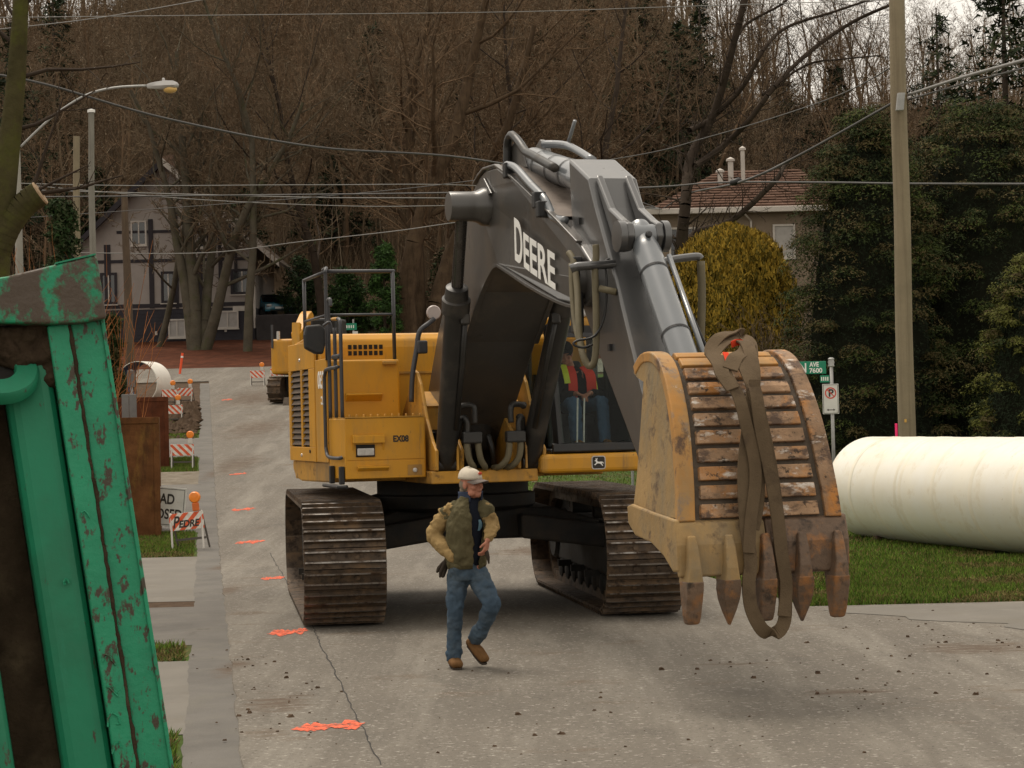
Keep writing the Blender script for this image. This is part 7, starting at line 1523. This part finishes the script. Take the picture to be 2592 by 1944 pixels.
def golden():
    Y = 55; rng = np.random.default_rng(71); c = at(1858, 1000, Y); gz = zg(c.x, Y); hw = (at(2022, 800, Y).x - at(1700, 800, Y).x) / 2; top = at(1858, 580, Y).z; H_ = top - gz
    t = thing('golden_bush', (c.x, Y, gz), 'clipped egg-shaped golden yellow conifer behind the bucket', 'bush', world=False)
    k = 60000; h = rng.random(k) ** .8; th = rng.uniform(0, 2 * np.pi, k); w = np.interp(h, [0, .1, .3, .5, .65, .8, .9, .96, 1], [.7, .85, .98, 1., 1., .93, .78, .55, .10]) * hw
    lump = 1 + .05 * np.sin(th * 5 + h * 14) + .04 * np.sin(th * 11 - h * 25) + .03 * np.sin(th * 23 + h * 47); rad = w * lump * (1 - .16 * rng.random(k) ** 1.6)
    P = np.stack([np.cos(th) * rad, np.sin(th) * rad, h * H_ + rng.normal(0, .03, k)], 1); N = np.stack([np.cos(th), np.sin(th), .35 * np.ones(k)], 1)
    N = N + rng.normal(0, .45, (k, 3)); N /= np.linalg.norm(N, axis=1)[:, None]; upv = np.array([0, 0, 1.]) + rng.normal(0, .28, (k, 3)); B_ = upv - N * (upv * N).sum(1)[:, None]; B_ /= np.linalg.norm(B_, axis=1)[:, None]; Tn = np.cross(N, B_); L = rng.uniform(.06, .17, k)[:, None]; W_ = rng.uniform(.012, .032, k)[:, None]
    V = np.stack([P - Tn * W_, P + Tn * W_, P + Tn * W_ * .6 + B_ * L + N * .03, P - Tn * W_ * .6 + B_ * L + N * .03], 1).reshape(-1, 3)
    np_mesh('crown', V, np.arange(k * 4).reshape(k, 4), None, midx=rng.choice(2, k, p=[.6, .4]), mats=['gold_leaf', 'gold_dark'], parent=t)
    mb = MB(); mb.rings([[(math.cos(2 * math.pi * i / 20) * w_ * hw * .86, math.sin(2 * math.pi * i / 20) * w_ * hw * .86, h_ * H_ * .97) for i in range(20)] for h_, w_ in zip([0, .1, .3, .5, .65, .8, .9, .96], [.7, .85, .98, 1., .96, .8, .58, .3])]); mb.build('shade_core', 'fir_core', t)  # closed hull under the leaves, its dark colour painting the inner shade
    mb = MB(); mb.tube([(0, 0, -.2), (0, 0, H_ * .6)], [.15, .08], 8); mb.build('trunk', 'bark_brown', t)
golden()
# brown dormant shrub between golden bush and cedars
def dormant():
    Y = 52; c = at(2010, 1000, Y); gz = zg(c.x, Y); t = thing('shrub', (c.x, Y, gz), 'greyish brown dormant shrub between golden bush and cedars', 'shrub', world=False); Tr = Tree(73); c_ = dict(CFG); c_['n'] = [5, 3, 2]; c_['kids'] = [8, 6]; c_['taper'] = [.3, .3, .2]; c_['wob'] = [.1, .15, .2]; c_['up'] = [.05, .05, .03]; c_['start'] = [.2, .1]; c_['ang'] = [35, 40]; c_['lk'] = [.4, .45]; c_['rk'] = [.6, .6]
    for k in range(60): Tr.grow((random.gauss(0, .5), random.gauss(0, .4), 0), (random.gauss(0, .25), random.gauss(0, .2), 1), random.uniform(2.2, 4.2), .02, 0, c_)
    A = seg_arrays(Tr); V, Q, T3 = mesh_from_segs(A, [4, 3, 2], .006); np_mesh('stems', V, Q, T3, 'twig_brown', t)
dormant()
def fir(x, ytop, Y, hw, label, seed, H_=None, mats=('fir_dark', 'fir_mid'), pm=(.65, .35), dens=1.):
    rng = np.random.default_rng(seed); c = at(x, 800, Y); gz = zg(c.x, Y); top = at(x, ytop, Y).z; H_ = top - gz if H_ is None else H_
    t = thing('fir_tree', (c.x, Y, gz), label, 'tree', 'evergreens on the hillside', world=False); mb = MB(); mb.tube([(0, 0, -.5), (0, 0, H_)], [.3, .04], 8); mb.build('trunk', 'bark_dark', t, smooth=True)
    P = []; N = []; nb = int(95 * dens)
    for k in range(nb):
        h = .08 + .9 * (k + rng.random()) / nb; L = hw * (1 - h) ** .75 * rng.uniform(.65, 1.15) + .25; th = rng.uniform(0, 2 * np.pi); m = int(70 * max(.3, L / hw)); s = rng.random(m) ** .7; side = rng.normal(0, .16, m) * L * (1.15 - s); x_ = s * L; z = h * H_ + .25 * x_ - .30 * x_ * s - np.abs(rng.normal(0, .22, m))
        P.append(np.stack([np.cos(th) * x_ - np.sin(th) * side, np.sin(th) * x_ + np.cos(th) * side, z], 1)); N.append(np.tile([.3 * np.cos(th), .3 * np.sin(th), 1], (m, 1)))
    crown_obj('crown', t, np.concatenate(P), np.concatenate(N), .55, list(mats), list(pm), rng, 2.2, .5)
fir(1790, -30, 150, 3.6, 'tall dark fir against the bright sky gap, top centre right', 81)
fir(1500, -60, 165, 3.8, 'dark fir at the top edge above the boom', 82)
fir(1650, -40, 158, 3.4, 'dark fir next to the sky gap fir, on its left', 83)
fir(2130, 160, 170, 3.4, 'fir with a pointed top below the arching limbs', 84)
fir(2000, 190, 172, 3.6, 'small dark fir beneath the bright sky gap', 85)
fir(2560, -90, 90, 6.0, 'dark fir filling the upper right corner', 86, dens=1.4)
fir(150, -60, 150, 4.0, 'dark fir in the upper left corner', 87)
fir(850, 330, 146, 3.4, 'small dark fir deep in the wood left of centre', 88)
fir(1180, 200, 152, 3.2, 'dark fir deep in the wood above the boom', 89)
fir(620, 470, 142, 3., 'dark fir behind the timbered house gable', 90)
fir(250, 420, 140, 3.2, 'dark fir behind the poles at left', 91)
fir(2390, 20, 140, 4.6, 'dark fir beyond the wooden pole at upper right', 98)
fir(1400, 60, 150, 4.2, 'broad dark fir rising behind the stick cylinder', 99)
fir(1590, 120, 146, 4.0, 'broad dark fir above the stick', 100)
fir(40, 40, 138, 4.6, 'broad dark fir behind the mossy trunk', 101)
fir(1730, 40, 145, 4.4, 'broad dark fir left of the bright sky gap', 102)
fir(960, 60, 160, 4., 'dark fir high in the wood above the twin-trunked tree', 103)
def leafy(x, Y, ytop, ybot, hwpx, label, seed, mats, pm, name='evergreen_shrub'):
    rng = np.random.default_rng(seed); c = at(x, ybot, Y); gz = zg(c.x, Y); top = at(x, ytop, Y).z; H_ = max(1., top - gz); hw = hwpx * Y / F_PX
    t = thing(name, (c.x, Y, gz), label, 'shrub', world=False); P = []; N = []
    for k in range(46):
        h = rng.random(); w = np.interp(h, [0, .3, .7, 1], [.9, 1, .75, .25]) * hw; th = rng.uniform(0, 2 * np.pi); c_ = np.array([np.cos(th) * w * .8, np.sin(th) * w * .8, h * H_]); v = rng.normal(0, 1, (150, 3)); v /= np.linalg.norm(v, axis=1)[:, None]; P.append(c_ + v * (rng.random(150) ** .4)[:, None] * hw * .4); N.append(v + [0, 0, .3])
    crown_obj('foliage', t, np.concatenate(P), np.concatenate(N), .26, mats, pm, rng, 1.8, .6); mb = MB(); mb.tube([(0, 0, -.2), (0, 0, H_ * .7)], [.12, .05], 7); mb.build('stem', 'bark_dark', t)
leafy(975, 114, 625, 850, 42, 'bright ivy-green evergreen shrub left of the twin-trunked tree', 92, ['ivy', 'ivy_dark'], [.5, .5])
leafy(880, 122, 690, 850, 60, 'dark leafy shrub behind the guard rail', 93, ['ivy_dark', 'ivy'], [.8, .2])
leafy(760, 128, 660, 830, 60, 'dark shrub behind the blue car', 94, ['ivy_dark', 'fir_dark'], [.6, .4])
leafy(285, 60, 800, 960, 26, 'low dark shrub just right of the green shield', 95, ['ivy_dark', 'cedar_olive'], [.6, .4])
leafy(155, 72, 520, 700, 70, 'dark evergreen shrub behind the orange whips', 96, ['fir_mid', 'ivy_dark'], [.5, .5])
leafy(1130, 119, 640, 850, 50, 'dark undergrowth shrub right of the twin-trunked tree', 97, ['ivy_dark', 'twig_brown'], [.4, .6])
# ---- grass
M('grass_green', (.12, .19, .028), .85, var=.3, vs=1.2, world=True); M('grass_dry', (.17, .13, .055), .9, var=.3, vs=1.2, world=True); M('grass_dark', (.045, .085, .016), .85, var=.3, vs=1., world=True)
def grass():
    rng = np.random.default_rng(5); P = []
    def fill(n, y0, y1, lf, rf):
        y = rng.uniform(y0, y1, n); t = rng.random(n); a = np.array([lf(q) for q in y]); b = np.array([rf(q) for q in y]); P.append(np.stack([a + (b - a) * t, y, np.interp(y, PY, PZ)], 1))
    fill(80000, 25.35, 33, lambda y: edgeR(y) + .05, lambda y: y * .25 + .4); fill(40000, 33, 42, lambda y: edgeR(y) + .05, lambda y: y * .22); fill(22000, 42, 62, lambda y: edgeR(y) + .05, lambda y: 6)
    for a, b, q in GR: fill(int(5000 * min(6, b - a)), max(a, 11), b, lambda y: edgeL(y) - 3.2, lambda y: edgeL(y) - .45)
    P = np.concatenate(P); k = len(P); patch = np.sin(P[:, 0] * 1.7 + P[:, 1] * .9) * np.sin(P[:, 1] * 1.3 - P[:, 0] * .6) + .5 * np.sin(P[:, 0] * 4.1 + 2) * np.sin(P[:, 1] * 3.3); th = rng.uniform(0, 2 * np.pi, k); w = np.stack([np.cos(th), np.sin(th), np.zeros(k)], 1) * rng.uniform(.006, .013, k)[:, None]; L = rng.uniform(.03, .085, k) * (1 - .35 * (patch < -.35)); tip = P + np.stack([rng.normal(0, .028, k), rng.normal(0, .028, k), L + .01], 1)
    P[:, 2] += .008; V = np.stack([P - w, P + w, tip], 1).reshape(-1, 3); pr = rng.random(k); mi = np.where(pr < .22 + .45 * (patch < -.35), 1, np.where(pr > .78, 2, 0))
    stuff(np_mesh('grass_blades', V, np.zeros((0, 4), int), np.arange(k * 3).reshape(k, 3), midx=mi, mats=['grass_green', 'grass_dry', 'grass_dark']), 'short rough grass on the lawn and verges', 'grass')
grass()
for _n, _m in MATS.items():
    if any(_n.startswith(q) for q in ('twig', 'bark', 'cedar', 'fir', 'gold', 'ivy', 'cypress', 'grass', 'soil', 'leaf', 'lawn', 'mud', 'roof', 'stucco', 'rust', 'gravel', 'denim', 'jacket', 'sleeve', 'navy', 'hood_blue', 'webbing', 'boot', 'glove', 'black_cloth')):
        _m.node_tree.nodes['Principled BSDF'].inputs['Specular IOR Level'].default_value = .07
for _o in bpy.data.objects:
    if '_w' in _o: del _o['_w']
